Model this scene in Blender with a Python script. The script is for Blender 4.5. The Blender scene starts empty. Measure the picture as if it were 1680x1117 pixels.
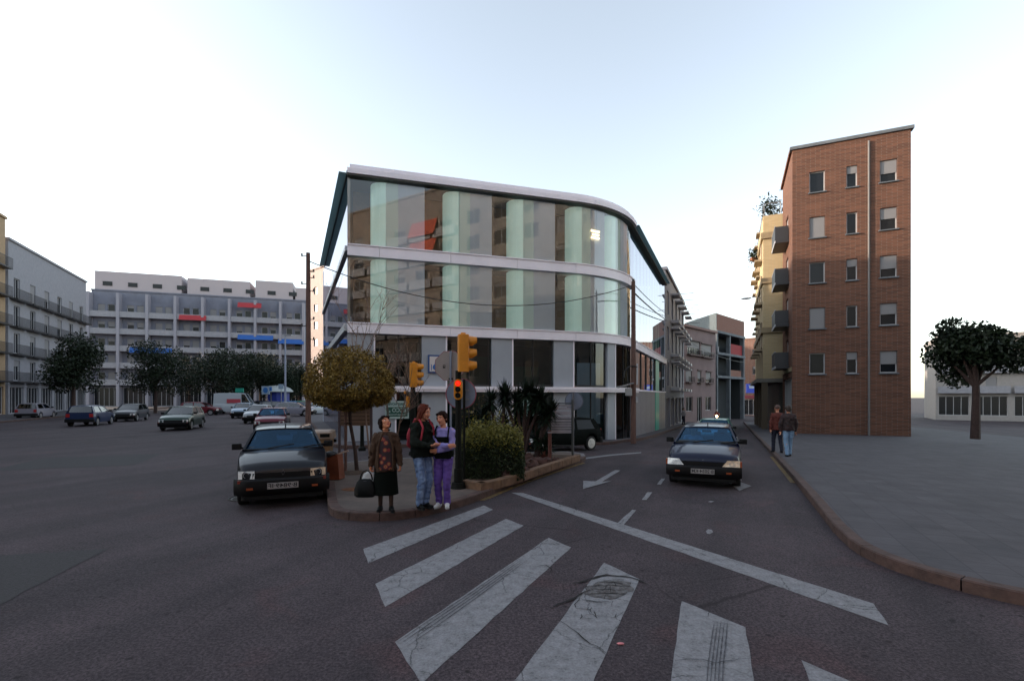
import bpy, bmesh, math, random
from mathutils import Vector, Matrix, noise
R = math.radians
scene = bpy.context.scene
col = scene.collection

# ------------------------------------------------------------------ camera, sky, sun, exposure
CAM_H = 2.0
F = 800.0                      # focal length in pixels of the 1680 px wide photograph
HX, HY = 840.0, 650.0          # vertical centre line and horizon in the photograph
cd = bpy.data.cameras.new('camera'); cam = bpy.data.objects.new('camera', cd); col.objects.link(cam)
cam.location = (0, 0, CAM_H); cam.rotation_euler = (R(90), 0, 0)
cd.sensor_width = 36; cd.lens = F / 1680 * 36; cd.shift_y = (HY - 558.5) / 1680
cd.clip_start = 0.1; cd.clip_end = 2000
scene.camera = cam

SUN_EL, SUN_AZ = 8.0, -86.0    # azimuth from +Y, clockwise: the sun is low, off to the left
w = bpy.data.worlds.new('World'); scene.world = w; w.use_nodes = True
nt = w.node_tree; bg = nt.nodes['Background']
sky = nt.nodes.new('ShaderNodeTexSky'); sky.sky_type = 'NISHITA'; sky.sun_disc = False
sky.sun_elevation = R(SUN_EL); sky.sun_rotation = R(SUN_AZ)
sky.air_density = 1.0; sky.dust_density = 1.0; sky.ozone_density = 1.2; sky.altitude = 50
hs = nt.nodes.new('ShaderNodeHueSaturation'); hs.inputs['Saturation'].default_value = 0.52
nt.links.new(sky.outputs[0], hs.inputs['Color'])
nt.links.new(hs.outputs[0], bg.inputs[0]); bg.inputs[1].default_value = 0.15

sd = bpy.data.lights.new('sun', 'SUN'); sun = bpy.data.objects.new('sun', sd); col.objects.link(sun)
sd.energy = 1.5; sd.angle = R(0.5); sd.color = (1.0, 0.80, 0.60)
sdir = Vector((math.sin(R(SUN_AZ)) * math.cos(R(SUN_EL)), math.cos(R(SUN_AZ)) * math.cos(R(SUN_EL)), math.sin(R(SUN_EL))))
sun.rotation_euler = sdir.to_track_quat('Z', 'Y').to_euler()
sun.location = sdir * 200
vs = scene.view_settings
vs.view_transform = 'Standard'; vs.look = 'None'; vs.gamma = 1.0; vs.use_curve_mapping = False
vs.exposure = 2.02
scene.cycles.max_bounces = 8; scene.cycles.transparent_max_bounces = 24
scene.cycles.glossy_bounces = 4; scene.cycles.diffuse_bounces = 3
scene.cycles.use_denoising = True
scene.cycles.caustics_reflective = False; scene.cycles.caustics_refractive = False

# ------------------------------------------------------------------ layout frame
D = Vector((0.4104, 0.9119)); N = Vector((0.9119, -0.4104))   # along / across the right-hand street
def ab(a, b): return D * a + N * b
def sstep(x, a, b):
    t = min(1, max(0, (x - a) / (b - a))); return t * t * (3 - 2 * t)
def gz(x, y):                  # the right-hand street runs gently downhill
    a = D.x * x + D.y * y; b = N.x * x + N.y * y
    s = max(0.0, a - 10.0); s = s * s / (s + 4.0) if s > 0 else 0
    return -0.026 * min(s, 62.0) * sstep(b, -16, -6)
def g(px, py, up=0.0):         # ground point seen at a place of the photograph
    Y = 10.0
    for _ in range(30):
        X = (px - HX) / F * Y
        Y = (CAM_H - up - gz(X, Y)) * F / (py - HY)
    return Vector(((px - HX) / F * Y, Y, gz((px - HX) / F * Y, Y)))
def at(px, Y, z=None):
    X = (px - HX) / F * Y
    return Vector((X, Y, gz(X, Y) if z is None else z))
def zpx(py, Y): return CAM_H + (HY - py) / F * Y

# ------------------------------------------------------------------ materials
MATS = {}
def mat(name, color, rough=0.6, metal=0.0, spec=0.5, var=0.0, scale=3.0, bump=0.0, bscale=None, coat=0.0, color2=None, sx=(1, 1, 1), detail=4, trans=0.0, ior=1.5):
    if name in MATS: return MATS[name]
    m = bpy.data.materials.new(name); m.use_nodes = True; MATS[name] = m
    n = m.node_tree.nodes; l = m.node_tree.links; p = n['Principled BSDF']
    p.inputs['Base Color'].default_value = (*color, 1); p.inputs['Roughness'].default_value = rough
    p.inputs['Metallic'].default_value = metal; p.inputs['Specular IOR Level'].default_value = spec
    p.inputs['Coat Weight'].default_value = coat; p.inputs['Coat Roughness'].default_value = 0.05
    p.inputs['Transmission Weight'].default_value = trans; p.inputs['IOR'].default_value = ior
    if var or bump or color2:
        tc = n.new('ShaderNodeTexCoord'); mp = n.new('ShaderNodeMapping'); mp.inputs['Scale'].default_value = sx
        l.new(tc.outputs['Object'], mp.inputs[0])
        nz = n.new('ShaderNodeTexNoise'); nz.inputs['Scale'].default_value = scale; nz.inputs['Detail'].default_value = detail
        nz.inputs['Roughness'].default_value = 0.65
        l.new(mp.outputs[0], nz.inputs[0])
        if var or color2:
            r = n.new('ShaderNodeValToRGB'); e = r.color_ramp.elements
            e[0].position = 0.33; e[1].position = 0.67
            c2 = color2 or tuple(c * (1 + var) for c in color)
            c1 = color if color2 else tuple(c * (1 - var) for c in color)
            e[0].color = (*c1, 1); e[1].color = (*[min(1, c) for c in c2], 1)
            l.new(nz.outputs[0], r.inputs[0]); l.new(r.outputs[0], p.inputs['Base Color'])
        if bump:
            nb = n.new('ShaderNodeTexNoise'); nb.inputs['Scale'].default_value = bscale or scale * 4; nb.inputs['Detail'].default_value = 5
            l.new(mp.outputs[0], nb.inputs[0])
            b = n.new('ShaderNodeBump'); b.inputs['Strength'].default_value = bump; b.inputs['Distance'].default_value = 0.02
            l.new(nb.outputs[0], b.inputs['Height']); l.new(b.outputs[0], p.inputs['Normal'])
    return m
def emit(name, color, s):
    if name in MATS: return MATS[name]
    m = mat(name, color, 0.3); p = m.node_tree.nodes['Principled BSDF']
    p.inputs['Emission Color'].default_value = (*color, 1); p.inputs['Emission Strength'].default_value = s
    return m
def glass(name, tint=(0.8, 0.9, 0.9), refl=0.15, rough=0.0, spec_tint=(1, 1, 1)):
    """Thin window glass: straight-through tint mixed with a Fresnel-weighted mirror."""
    if name in MATS: return MATS[name]
    m = bpy.data.materials.new(name); m.use_nodes = True; MATS[name] = m
    n = m.node_tree.nodes; l = m.node_tree.links; n.remove(n['Principled BSDF']); out = n['Material Output']
    t = n.new('ShaderNodeBsdfTransparent'); t.inputs[0].default_value = (*tint, 1)
    gl = n.new('ShaderNodeBsdfGlossy'); gl.inputs[0].default_value = (*spec_tint, 1); gl.inputs['Roughness'].default_value = rough
    lw = n.new('ShaderNodeFresnel'); lw.inputs[0].default_value = 1.5
    mr = n.new('ShaderNodeMapRange'); mr.inputs['From Min'].default_value = 0.04; mr.inputs['From Max'].default_value = 1
    mr.inputs['To Min'].default_value = refl; mr.inputs['To Max'].default_value = 1
    mx = n.new('ShaderNodeMixShader')
    l.new(lw.outputs[0], mr.inputs[0]); l.new(mr.outputs[0], mx.inputs[0]); l.new(t.outputs[0], mx.inputs[1]); l.new(gl.outputs[0], mx.inputs[2])
    l.new(mx.outputs[0], out.inputs[0])
    return m
def brickmat(name, c1, c2, mortar, scale=1.0, bw=0.24, bh=0.07):
    if name in MATS: return MATS[name]
    m = mat(name, c1, 0.85, spec=0.2)
    n = m.node_tree.nodes; l = m.node_tree.links; p = n['Principled BSDF']
    tc = n.new('ShaderNodeTexCoord'); br = n.new('ShaderNodeTexBrick')
    sp = n.new('ShaderNodeSeparateXYZ'); ad = n.new('ShaderNodeMath'); cb = n.new('ShaderNodeCombineXYZ')
    l.new(tc.outputs['Object'], sp.inputs[0]); ad.operation = 'ADD'; l.new(sp.outputs[0], ad.inputs[0]); l.new(sp.outputs[1], ad.inputs[1])
    l.new(ad.outputs[0], cb.inputs[0]); l.new(sp.outputs[2], cb.inputs[1]); l.new(cb.outputs[0], br.inputs[0])
    br.inputs['Color1'].default_value = (*c1, 1); br.inputs['Color2'].default_value = (*c2, 1); br.inputs['Mortar'].default_value = (*mortar, 1)
    br.inputs['Scale'].default_value = 1 / scale; br.inputs['Brick Width'].default_value = bw; br.inputs['Row Height'].default_value = bh; br.inputs['Mortar Size'].default_value = 0.008
    l.new(br.outputs[0], p.inputs['Base Color'])
    return m

# ------------------------------------------------------------------ mesh builder
class MB:
    def __init__(s): s.v = []; s.f = []; s.mi = []; s.m = 0; s.smooth = False
    def add(s, vs, fs):
        k = len(s.v); s.v += [tuple(v) for v in vs]
        for f in fs: s.f.append(tuple(i + k for i in f)); s.mi.append(s.m)
        return s
    def hexa(s, p):            # 8 corners: bottom 0-3 ccw, top 4-7
        return s.add(p, [(3, 2, 1, 0), (4, 5, 6, 7), (0, 1, 5, 4), (1, 2, 6, 5), (2, 3, 7, 6), (3, 0, 4, 7)])
    def box(s, x0, x1, y0, y1, z0, z1):
        return s.hexa([(x0, y0, z0), (x1, y0, z0), (x1, y1, z0), (x0, y1, z0), (x0, y0, z1), (x1, y0, z1), (x1, y1, z1), (x0, y1, z1)])
    def boxc(s, c, d, rot=None):
        M = rot or Matrix.Identity(3); c = Vector(c); P = []
        for z in (-1, 1):
            for x, y in ((-1, -1), (1, -1), (1, 1), (-1, 1)):
                P.append(c + M @ Vector((x * d[0] / 2, y * d[1] / 2, z * d[2] / 2)))
        return s.hexa(P)
    def bbox(s, x0, x1, y0, y1, z0, z1, r=0.02, n=3):   # box with rounded vertical edges and small top bevel
        pts = []
        for cx, cy, a0 in ((x1 - r, y1 - r, 0), (x0 + r, y1 - r, 90), (x0 + r, y0 + r, 180), (x1 - r, y0 + r, 270)):
            for i in range(n + 1):
                a = R(a0 + 90 * i / n); pts.append((cx + r * math.cos(a), cy + r * math.sin(a)))
        cx, cy = (x0 + x1) / 2, (y0 + y1) / 2
        def ring(z, q): return [(cx + (x - cx) * (1 - q / (abs(x - cx) + 1e-9)) if abs(x - cx) > q else cx, cy + (y - cy) * (1 - q / (abs(y - cy) + 1e-9)) if abs(y - cy) > q else cy, z) for x, y in pts]
        q = r * 0.4
        return s.loft([ring(z0, 0), ring(z1 - q, 0), ring(z1, q)], cap=True)
    def prism(s, poly, z0, z1):
        n = len(poly)
        a = sum(poly[i][0] * poly[(i + 1) % n][1] - poly[(i + 1) % n][0] * poly[i][1] for i in range(n))
        if a < 0: poly = poly[::-1]
        vs = [(p[0], p[1], z0) for p in poly] + [(p[0], p[1], z1) for p in poly]
        return s.add(vs, [tuple(range(n - 1, -1, -1)), tuple(range(n, 2 * n))] + [(i, (i + 1) % n, n + (i + 1) % n, n + i) for i in range(n)])
    def loft(s, rings, cap=True, closed=True):
        n = len(rings[0]); vs = [p for r in rings for p in r]; fs = []
        for k in range(len(rings) - 1):
            for i in range(n if closed else n - 1):
                j = (i + 1) % n
                fs.append((k * n + i, k * n + j, (k + 1) * n + j, (k + 1) * n + i))
        if cap: fs += [tuple(range(n - 1, -1, -1)), tuple((len(rings) - 1) * n + i for i in range(n))]
        return s.add(vs, fs)
    def tube(s, path, rad, n=10, cap=True):
        path = [Vector(p) for p in path]
        if not hasattr(rad, '__len__'): rad = [rad] * len(path)
        rings = []; up = None
        for i, p in enumerate(path):
            t = (path[min(i + 1, len(path) - 1)] - path[max(i - 1, 0)]).normalized()
            if up is None: up = t.orthogonal().normalized()
            u = (up - t * up.dot(t)); u = u.normalized() if u.length > 1e-6 else t.orthogonal().normalized(); up = u
            v = t.cross(u)
            rings.append([p + (u * math.cos(2 * math.pi * k / n) + v * math.sin(2 * math.pi * k / n)) * rad[i] for k in range(n)])
        return s.loft(rings, cap)
    def cyl(s, p0, p1, r, r2=None, n=16): return s.tube([p0, p1], [r, r if r2 is None else r2], n)
    def ell(s, c, r, rot=None, nu=16, nv=10):
        M = rot or Matrix.Identity(3); c = Vector(c); vs = [c + M @ Vector((0, 0, -r[2]))]; fs = []
        for j in range(1, nv):
            a = math.pi * j / nv - math.pi / 2
            for i in range(nu):
                b = 2 * math.pi * i / nu
                vs.append(c + M @ Vector((r[0] * math.cos(a) * math.cos(b), r[1] * math.cos(a) * math.sin(b), r[2] * math.sin(a))))
        vs.append(c + M @ Vector((0, 0, r[2]))); L = len(vs) - 1
        for i in range(nu):
            k = (i + 1) % nu; fs.append((0, 1 + k, 1 + i)); fs.append((L, L - nu + i, L - nu + k))
        for j in range(nv - 2):
            for i in range(nu):
                k = (i + 1) % nu; fs.append((1 + j * nu + i, 1 + j * nu + k, 1 + (j + 1) * nu + k, 1 + (j + 1) * nu + i))
        return s.add(vs, fs)
    def caps(s, p0, r0, p1, r1, n=14):   # tapered capsule
        p0 = Vector(p0); p1 = Vector(p1); d = (p1 - p0); L = d.length; d = d / L if L > 1e-6 else Vector((0, 0, 1))
        path = []; rad = []
        for k in range(1, 5): a = k / 4 * math.pi / 2; path.append(p0 - d * r0 * math.cos(a)); rad.append(max(1e-4, r0 * math.sin(a)))
        for k in range(3, -1, -1): a = (k + 0.01) / 4 * math.pi / 2; path.append(p1 + d * r1 * math.cos(a)); rad.append(max(1e-4, r1 * math.sin(a)))
        path.insert(4, p1); rad.insert(4, r1)
        u = d.orthogonal().normalized(); v = d.cross(u)
        rings = [[p + (u * math.cos(2 * math.pi * k / n) + v * math.sin(2 * math.pi * k / n)) * q for k in range(n)] for p, q in zip(path, rad)]
        return s.loft(rings)
    def chain(s, pts, rs, n=14):
        for i in range(len(pts) - 1): s.caps(pts[i], rs[i], pts[i + 1], rs[i + 1], n)
        return s
    def torus(s, c, R_, r, rot=None, nu=24, nv=8, a0=0, a1=360):
        M = rot or Matrix.Identity(3); c = Vector(c)
        full = abs(a1 - a0) >= 360; k = nu if full else nu + 1
        rings = []
        for i in range(k):
            a = R(a0 + (a1 - a0) * i / nu)
            rings.append([c + M @ Vector(((R_ + r * math.cos(2 * math.pi * j / nv)) * math.cos(a), (R_ + r * math.cos(2 * math.pi * j / nv)) * math.sin(a), r * math.sin(2 * math.pi * j / nv))) for j in range(nv)])
        if full: rings.append(rings[0]); return s.loft(rings, cap=False)
        return s.loft(rings)
    def build(s, name, mats, parent=None, smooth=False, kind=None, angle=35, loc=None):
        me = bpy.data.meshes.new(name); me.from_pydata(s.v, [], s.f)
        if not isinstance(mats, (list, tuple)): mats = [mats]
        for m in mats: me.materials.append(m)
        if len(mats) > 1: me.polygons.foreach_set('material_index', s.mi)
        if smooth:
            me.polygons.foreach_set('use_smooth', [True] * len(me.polygons)); me.update()
            me.set_sharp_from_angle(angle=R(angle))
        me.update()
        o = bpy.data.objects.new(name, me); col.objects.link(o)
        if parent is not None: o.parent = parent
        if kind: o['kind'] = kind
        return o
def tag(o, label=None, cat=None, group=None, kind=None):
    if label: o['label'] = label
    if cat: o['category'] = cat
    if group: o['group'] = group
    if kind: o['kind'] = kind
    return o
def thing(name, label, cat, loc=(0, 0, 0), rz=0.0, group=None):
    o = bpy.data.objects.new(name, None); col.objects.link(o); o.empty_display_size = 0.2
    o.location = loc; o.rotation_euler = (0, 0, rz)
    return tag(o, label, cat, group)
def copy_tree(o, parent=None):
    c = o.copy(); col.objects.link(c); c.parent = parent
    for ch in list(o.children): copy_tree(ch, c)
    return c
def finish(o, mods):
    """apply the modifiers on an object through the depsgraph and keep the plain mesh"""
    for t, kw in mods:
        m = o.modifiers.new(t.lower(), t)
        for k, v in kw.items(): setattr(m, k, v)
    dg = bpy.context.evaluated_depsgraph_get()
    me = bpy.data.meshes.new_from_object(o.evaluated_get(dg), preserve_all_data_layers=False, depsgraph=dg)
    old = o.data; o.modifiers.clear(); o.data = me; bpy.data.meshes.remove(old)
    return o
def text_obj(name, body, size, m, parent, M, mirrored=False, width=None, bold=0.0, extrude=0.002):
    cu = bpy.data.curves.new(name, 'FONT'); cu.body = body; cu.size = size; cu.align_x = 'CENTER'; cu.align_y = 'CENTER'
    cu.extrude = extrude; cu.offset = bold; cu.resolution_u = 3
    t = bpy.data.objects.new('tmp', cu); col.objects.link(t)
    dg = bpy.context.evaluated_depsgraph_get(); me = bpy.data.meshes.new_from_object(t.evaluated_get(dg))
    bpy.data.objects.remove(t); bpy.data.curves.remove(cu); me.name = name
    xs = [v.co.x for v in me.vertices]; wd = max(xs) - min(xs)
    k = (width / wd) if width else 1.0
    sc = Matrix.Diagonal((-k if mirrored else k, 1, 1, 1))
    me.transform(M @ sc)
    if mirrored: me.flip_normals()
    me.materials.clear(); me.materials.append(m)
    o = bpy.data.objects.new(name, me); col.objects.link(o); o.parent = parent
    return o
def facing(loc, normal):   # matrix placing text (x right, y up) on a vertical face looking along normal
    n = Vector(normal).normalized(); x = Vector((0, 0, 1)).cross(n).normalized(); y = n.cross(x)
    M = Matrix((x, y, n)).transposed().to_4x4(); M.translation = Vector(loc); return M

# common materials
M_asph = mat('asphalt', (0.05, 0.047, 0.05), 0.85)
M_white = mat('white_render', (0.62, 0.6, 0.62), 0.6, var=0.05, scale=1.5)
M_dark = mat('dark_metal', (0.018, 0.018, 0.02), 0.45)
M_wdark2 = mat('dull_dark_glass', (0.006, 0.007, 0.009), 0.3, spec=0.15)
M_black = mat('black_rubber', (0.012, 0.012, 0.013), 0.7)
M_steel = mat('grey_steel', (0.25, 0.26, 0.28), 0.45, metal=0.6, var=0.15, scale=6)
M_chrome = mat('chrome', (0.7, 0.7, 0.72), 0.15, metal=1.0)
M_yel = mat('signal_yellow', (0.60, 0.22, 0.008), 0.4, var=0.12, scale=5)
# ================================================================== SETTING: ground, roads, pavements
def asphalt_nodes(m):
    n = m.node_tree.nodes; l = m.node_tree.links; p = n['Principled BSDF']
    tc = n.new('ShaderNodeTexCoord')
    def nz(sc, det=5, ro=0.6, dist=0.0):
        q = n.new('ShaderNodeTexNoise'); q.inputs['Scale'].default_value = sc; q.inputs['Detail'].default_value = det
        q.inputs['Roughness'].default_value = ro; q.inputs['Distortion'].default_value = dist; l.new(tc.outputs['Object'], q.inputs[0]); return q
    big = nz(0.45, 4, 0.6, 0.6); fine = nz(38, 4, 0.85); med = nz(7, 5, 0.7)
    def ramp(src, a, b, ca, cb):
        r = n.new('ShaderNodeValToRGB'); r.color_ramp.elements[0].position = a; r.color_ramp.elements[1].position = b
        r.color_ramp.elements[0].color = (*ca, 1); r.color_ramp.elements[1].color = (*cb, 1); l.new(src.outputs[0], r.inputs[0]); return r
    base = ramp(big, 0.35, 0.7, (0.033, 0.027, 0.031), (0.051, 0.042, 0.047))
    f = ramp(fine, 0.36, 0.64, (0.15, 0.15, 0.15), (2.2, 2.1, 2.15))
    md = ramp(med, 0.3, 0.75, (0.75, 0.72, 0.75), (1.2, 1.18, 1.15))
    def mul(a, b):
        q = n.new('ShaderNodeMix'); q.data_type = 'RGBA'; q.blend_type = 'MULTIPLY'; q.inputs[0].default_value = 1
        l.new(a.outputs[2] if a.bl_idname == 'ShaderNodeMix' else a.outputs[0], q.inputs[6]); l.new(b.outputs[0], q.inputs[7]); return q
    c = mul(mul(base, f), md)
    # lanes worn by wheels, running along the right-hand street
    mpl = n.new('ShaderNodeMapping'); mpl.inputs['Rotation'].default_value = (0, 0, -math.atan2(D.y, D.x)); l.new(tc.outputs['Object'], mpl.inputs[0])
    ln = n.new('ShaderNodeTexNoise'); ln.inputs['Scale'].default_value = 1.0; ln.inputs['Detail'].default_value = 3; mp2 = n.new('ShaderNodeMapping'); mp2.inputs['Scale'].default_value = (0.06, 0.9, 1); l.new(mpl.outputs[0], mp2.inputs[0]); l.new(mp2.outputs[0], ln.inputs[0])
    c = mul(c, ramp(ln, 0.38, 0.62, (0.8, 0.8, 0.82), (1.22, 1.18, 1.18)))
    # reddish and oily stains
    st1 = ramp(nz(0.8, 3, 0.5, 1.2), 0.58, 0.72, (1, 1, 1), (1.25, 0.98, 0.95)); st2 = ramp(nz(0.33, 4, 0.55, 0.8), 0.6, 0.7, (1, 1, 1), (0.72, 0.72, 0.76))
    c = mul(mul(c, st1), st2)
    # small dark pits and thin cracks
    vo = n.new('ShaderNodeTexVoronoi'); vo.inputs['Scale'].default_value = 4.2; l.new(tc.outputs['Object'], vo.inputs[0])
    vr = ramp(vo, 0.05, 0.13, (0.25, 0.25, 0.25), (1, 1, 1))
    wp = n.new('ShaderNodeMix'); wp.data_type = 'VECTOR'; wp.inputs[0].default_value = 0.06
    l.new(tc.outputs['Object'], wp.inputs[4]); l.new(med.outputs['Color'], wp.inputs[5])
    vc = n.new('ShaderNodeTexVoronoi'); vc.feature = 'DISTANCE_TO_EDGE'; vc.inputs['Scale'].default_value = 0.55; l.new(wp.outputs[1], vc.inputs[0])
    cr = ramp(vc, 0.0015, 0.007, (0.35, 0.33, 0.33), (1, 1, 1))
    mask = ramp(nz(0.22, 2), 0.5, 0.58, (1, 1, 1), (0, 0, 0))
    crm = n.new('ShaderNodeMix'); crm.data_type = 'RGBA'; l.new(mask.outputs[0], crm.inputs[0]); l.new(cr.outputs[0], crm.inputs[6]); crm.inputs[7].default_value = (1, 1, 1, 1)
    q = n.new('ShaderNodeMix'); q.data_type = 'RGBA'; q.blend_type = 'MULTIPLY'; q.inputs[0].default_value = 1
    c2 = mul(c, vr); l.new(c2.outputs[2], q.inputs[6]); l.new(crm.outputs[2], q.inputs[7])
    l.new(q.outputs[2], p.inputs['Base Color'])
    bp = n.new('ShaderNodeBump'); bp.inputs['Strength'].default_value = 0.5; bp.inputs['Distance'].default_value = 0.008
    l.new(fine.outputs[0], bp.inputs['Height']); l.new(bp.outputs[0], p.inputs['Normal'])
    p.inputs['Specular IOR Level'].default_value = 0.35
asphalt_nodes(M_asph)
M_soil = mat('soil', (0.06, 0.035, 0.022), 0.95, var=0.4, scale=8, bump=0.6)

# one ground sheet out to the horizon, denser near the camera
xs = sorted(set([-900, -500, -300, -200, -150, -110] + list(range(-80, 81, 4)) + [110, 150, 200, 300, 500, 900]))
ys = sorted(set([-900, -400, -200, -100, -60] + list(range(-40, 121, 4)) + [150, 200, 300, 500, 1200]))
mb = MB()
mb.add([(x, y, gz(x, y)) for y in ys for x in xs], [(j * len(xs) + i, j * len(xs) + i + 1, (j + 1) * len(xs) + i + 1, (j + 1) * len(xs) + i) for j in range(len(ys) - 1) for i in range(len(xs) - 1)])
mb.build('road', M_asph, kind='structure', smooth=True)

def sheet(name, poly, m, up=0.004, step=0.6, h=0.0, skirt=0.0, kind='structure'):
    """a flat-lying polygon that follows the ground; with skirt it gets side faces down to the road"""
    bm = bmesh.new()
    vs_ = [bm.verts.new((p[0], p[1], 0)) for p in poly]
    f = bm.faces.new(vs_); bmesh.ops.triangulate(bm, faces=[f])
    for _ in range(7):
        es = [e for e in bm.edges if e.calc_length() > step]
        if not es: break
        bmesh.ops.subdivide_edges(bm, edges=es, cuts=1)
        bmesh.ops.triangulate(bm, faces=bm.faces[:])
    bm.normal_update()
    for fc in bm.faces:
        if fc.normal.z < 0: fc.normal_flip()
    if skirt:
        bd = [e for e in bm.edges if e.is_boundary]
        ret = bmesh.ops.extrude_edge_only(bm, edges=bd)
        for v in [e for e in ret['geom'] if isinstance(e, bmesh.types.BMVert)]: v.co.z = -skirt
    for v in bm.verts: v.co.z += gz(v.co.x, v.co.y) + up + h
    me = bpy.data.meshes.new(name); bm.to_mesh(me); bm.free(); me.materials.append(m)
    o = bpy.data.objects.new(name, me); col.objects.link(o)
    if kind: o['kind'] = kind
    return o
def densify(pts, st=1.0):
    out = []
    for a, b in zip(pts, pts[1:]):
        k = max(1, int((b - a).length / st))
        out += [a + (b - a) * i / k for i in range(k)]
    return out + [pts[-1]]
def smooth_poly(pts, closed=False, it=2):
    pts = [Vector(p[:2]) for p in pts]
    for _ in range(it):
        q = [pts[0]] if not closed else []
        for i in range(len(pts) - (0 if closed else 1)):
            a, b = pts[i], pts[(i + 1) % len(pts)]
            q += [a * 0.75 + b * 0.25, a * 0.25 + b * 0.75]
        if not closed: q.append(pts[-1])
        pts = q
    return pts
def strip(name, pts, wl, m, h0, h1, kind='structure', parent=None, side=1, seg=0):
    """kerb-like strip: runs along pts, width wl to one side, from h0 to h1 above the ground"""
    pts = [Vector(p[:2]) for p in pts]; rings = []
    if seg: pts = densify(pts, 0.25)
    for i, p in enumerate(pts):
        t = (pts[min(i + 1, len(pts) - 1)] - pts[max(0, i - 1)]).normalized(); nn = Vector((-t.y, t.x)) * side
        q = p + nn * wl; z = gz(p.x, p.y)
        c = min(0.015, (h1 - h0) * 0.3)
        rings.append([(p.x, p.y, z + h0), (q.x, q.y, z + h0), (q.x, q.y, z + h1), (p.x + nn.x * c, p.y + nn.y * c, z + h1), (p.x, p.y, z + h1 - c)])
    b = MB()
    if not seg: b.loft(rings)
    else:
        k = 4
        for i in range(0, len(rings) - 1, k):
            rr = [list(map(Vector, r)) for r in rings[i:i + k + 1]]
            if len(rr) < 2: continue
            for end, nx in ((0, 1), (-1, -2)):
                d = (rr[nx][0] - rr[end][0]).normalized() * 0.007; rr[end] = [p + d for p in rr[end]]
            b.loft(rr)
    return b.build(name, m, parent, kind=kind)

M_pave = mat('pavement_concrete', (0.10, 0.076, 0.066), 0.85, var=0.22, scale=2.2, bump=0.25, bscale=40)
M_kerb = mat('kerb_stone', (0.07, 0.040, 0.034), 0.85, var=0.35, scale=5, bump=0.4, bscale=25)
M_kerb2 = mat('planter_stone', (0.15, 0.085, 0.05), 0.85, var=0.35, scale=4, bump=0.4, bscale=25)
M_yline = mat('yellow_paint', (0.22, 0.13, 0.03), 0.8, color2=(0.07, 0.055, 0.035), scale=9)
M_pale = mat('pale_paving', (0.15, 0.145, 0.155), 0.8, var=0.12, scale=2)

def tiles(m, w_, h_, k=0.55):   # thin darker joints between paving slabs
    n = m.node_tree.nodes; l = m.node_tree.links; p = n['Principled BSDF']; src = p.inputs['Base Color'].links[0].from_socket
    tc = n.new('ShaderNodeTexCoord'); mp = n.new('ShaderNodeMapping'); mp.inputs['Rotation'].default_value = (0, 0, 0.42); l.new(tc.outputs['Object'], mp.inputs[0])
    b = n.new('ShaderNodeTexBrick'); b.inputs['Scale'].default_value = 1; b.inputs['Brick Width'].default_value = w_; b.inputs['Row Height'].default_value = h_; b.inputs['Mortar Size'].default_value = 0.006; b.offset = 0
    b.inputs['Color1'].default_value = (0.88, 0.88, 0.88, 1); b.inputs['Color2'].default_value = (1.1, 1.08, 1.06, 1); b.inputs['Mortar'].default_value = (k, k, k, 1); l.new(mp.outputs[0], b.inputs[0])
    q = n.new('ShaderNodeMix'); q.data_type = 'RGBA'; q.blend_type = 'MULTIPLY'; q.inputs[0].default_value = 1; l.new(src, q.inputs[6]); l.new(b.outputs[0], q.inputs[7]); l.new(q.outputs[2], p.inputs['Base Color'])
tiles(M_pave, 0.6, 0.4, 0.7)
# traffic island with the people
isl = [g(*p)[:2] for p in ((536, 800), (537, 832), (541, 845), (556, 852), (600, 856), (660, 853), (715, 843), (775, 826), (845, 796), (905, 775), (955, 759))]
isl = [Vector(p) for p in isl]
front = smooth_poly(isl, it=2)
back = [Vector(g(*p)[:2]) for p in ((961, 755), (958, 750), (930, 746), (840, 748), (760, 752), (690, 756), (600, 762), (540, 768))]
island_poly = front + back
sheet('island_pavement', island_poly, M_pave, up=0.0, h=0.125, step=0.5)
fk = front + [back[0]]
strip('island_kerb', fk, 0.16, M_kerb, -0.02, 0.135, side=1, seg=1)
strip('island_back_kerb', list(back), 0.14, M_pale, -0.02, 0.135, side=1)
yl = [p for p in front if p.x > -0.75]
strip('yellow_kerb_line', yl, 0.10, M_yline, 0.0, 0.006, side=-1)

# pavement round the glass building and along the street behind
# (right-hand street: kerbs at b = -4.25 on the left, 1.37 on the right)
M_pavs = mat('street_pavement', (0.062, 0.058, 0.068), 0.85, var=0.2, scale=1.5, bump=0.2, bscale=30)
tiles(M_pavs, 0.4, 0.4)
def poly_ab(l): return [ab(a, b) for a, b in l]
Lp = [ab(72, -4.3), ab(50, -4.25), ab(30, -4.2), ab(26.5, -4.3), ab(24.6, -4.9), Vector(at(1000, 22.4)[:2]), Vector(at(900, 21.4)[:2]), Vector(at(760, 20.2)[:2]), Vector(at(640, 19.2)[:2]), Vector(at(572, 18.6)[:2]), Vector(at(548, 19.0)[:2]), Vector(at(531, 21.5)[:2]), Vector((-19.5, 46)), Vector((-25, 60))]
kerbL = [Lp[0], Lp[1], Lp[2]] + smooth_poly(Lp[2:], it=2)[1:]
inner = [Vector((-15, 60)), Vector((-7, 30)), Vector((5, 33)), ab(72, -8)]
sheet('building_pavement', kerbL + inner, M_pavs, up=0, h=0.12, step=2.0)
strip('building_kerb', kerbL, 0.15, M_kerb, -0.02, 0.13, side=-1, seg=1)
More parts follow.
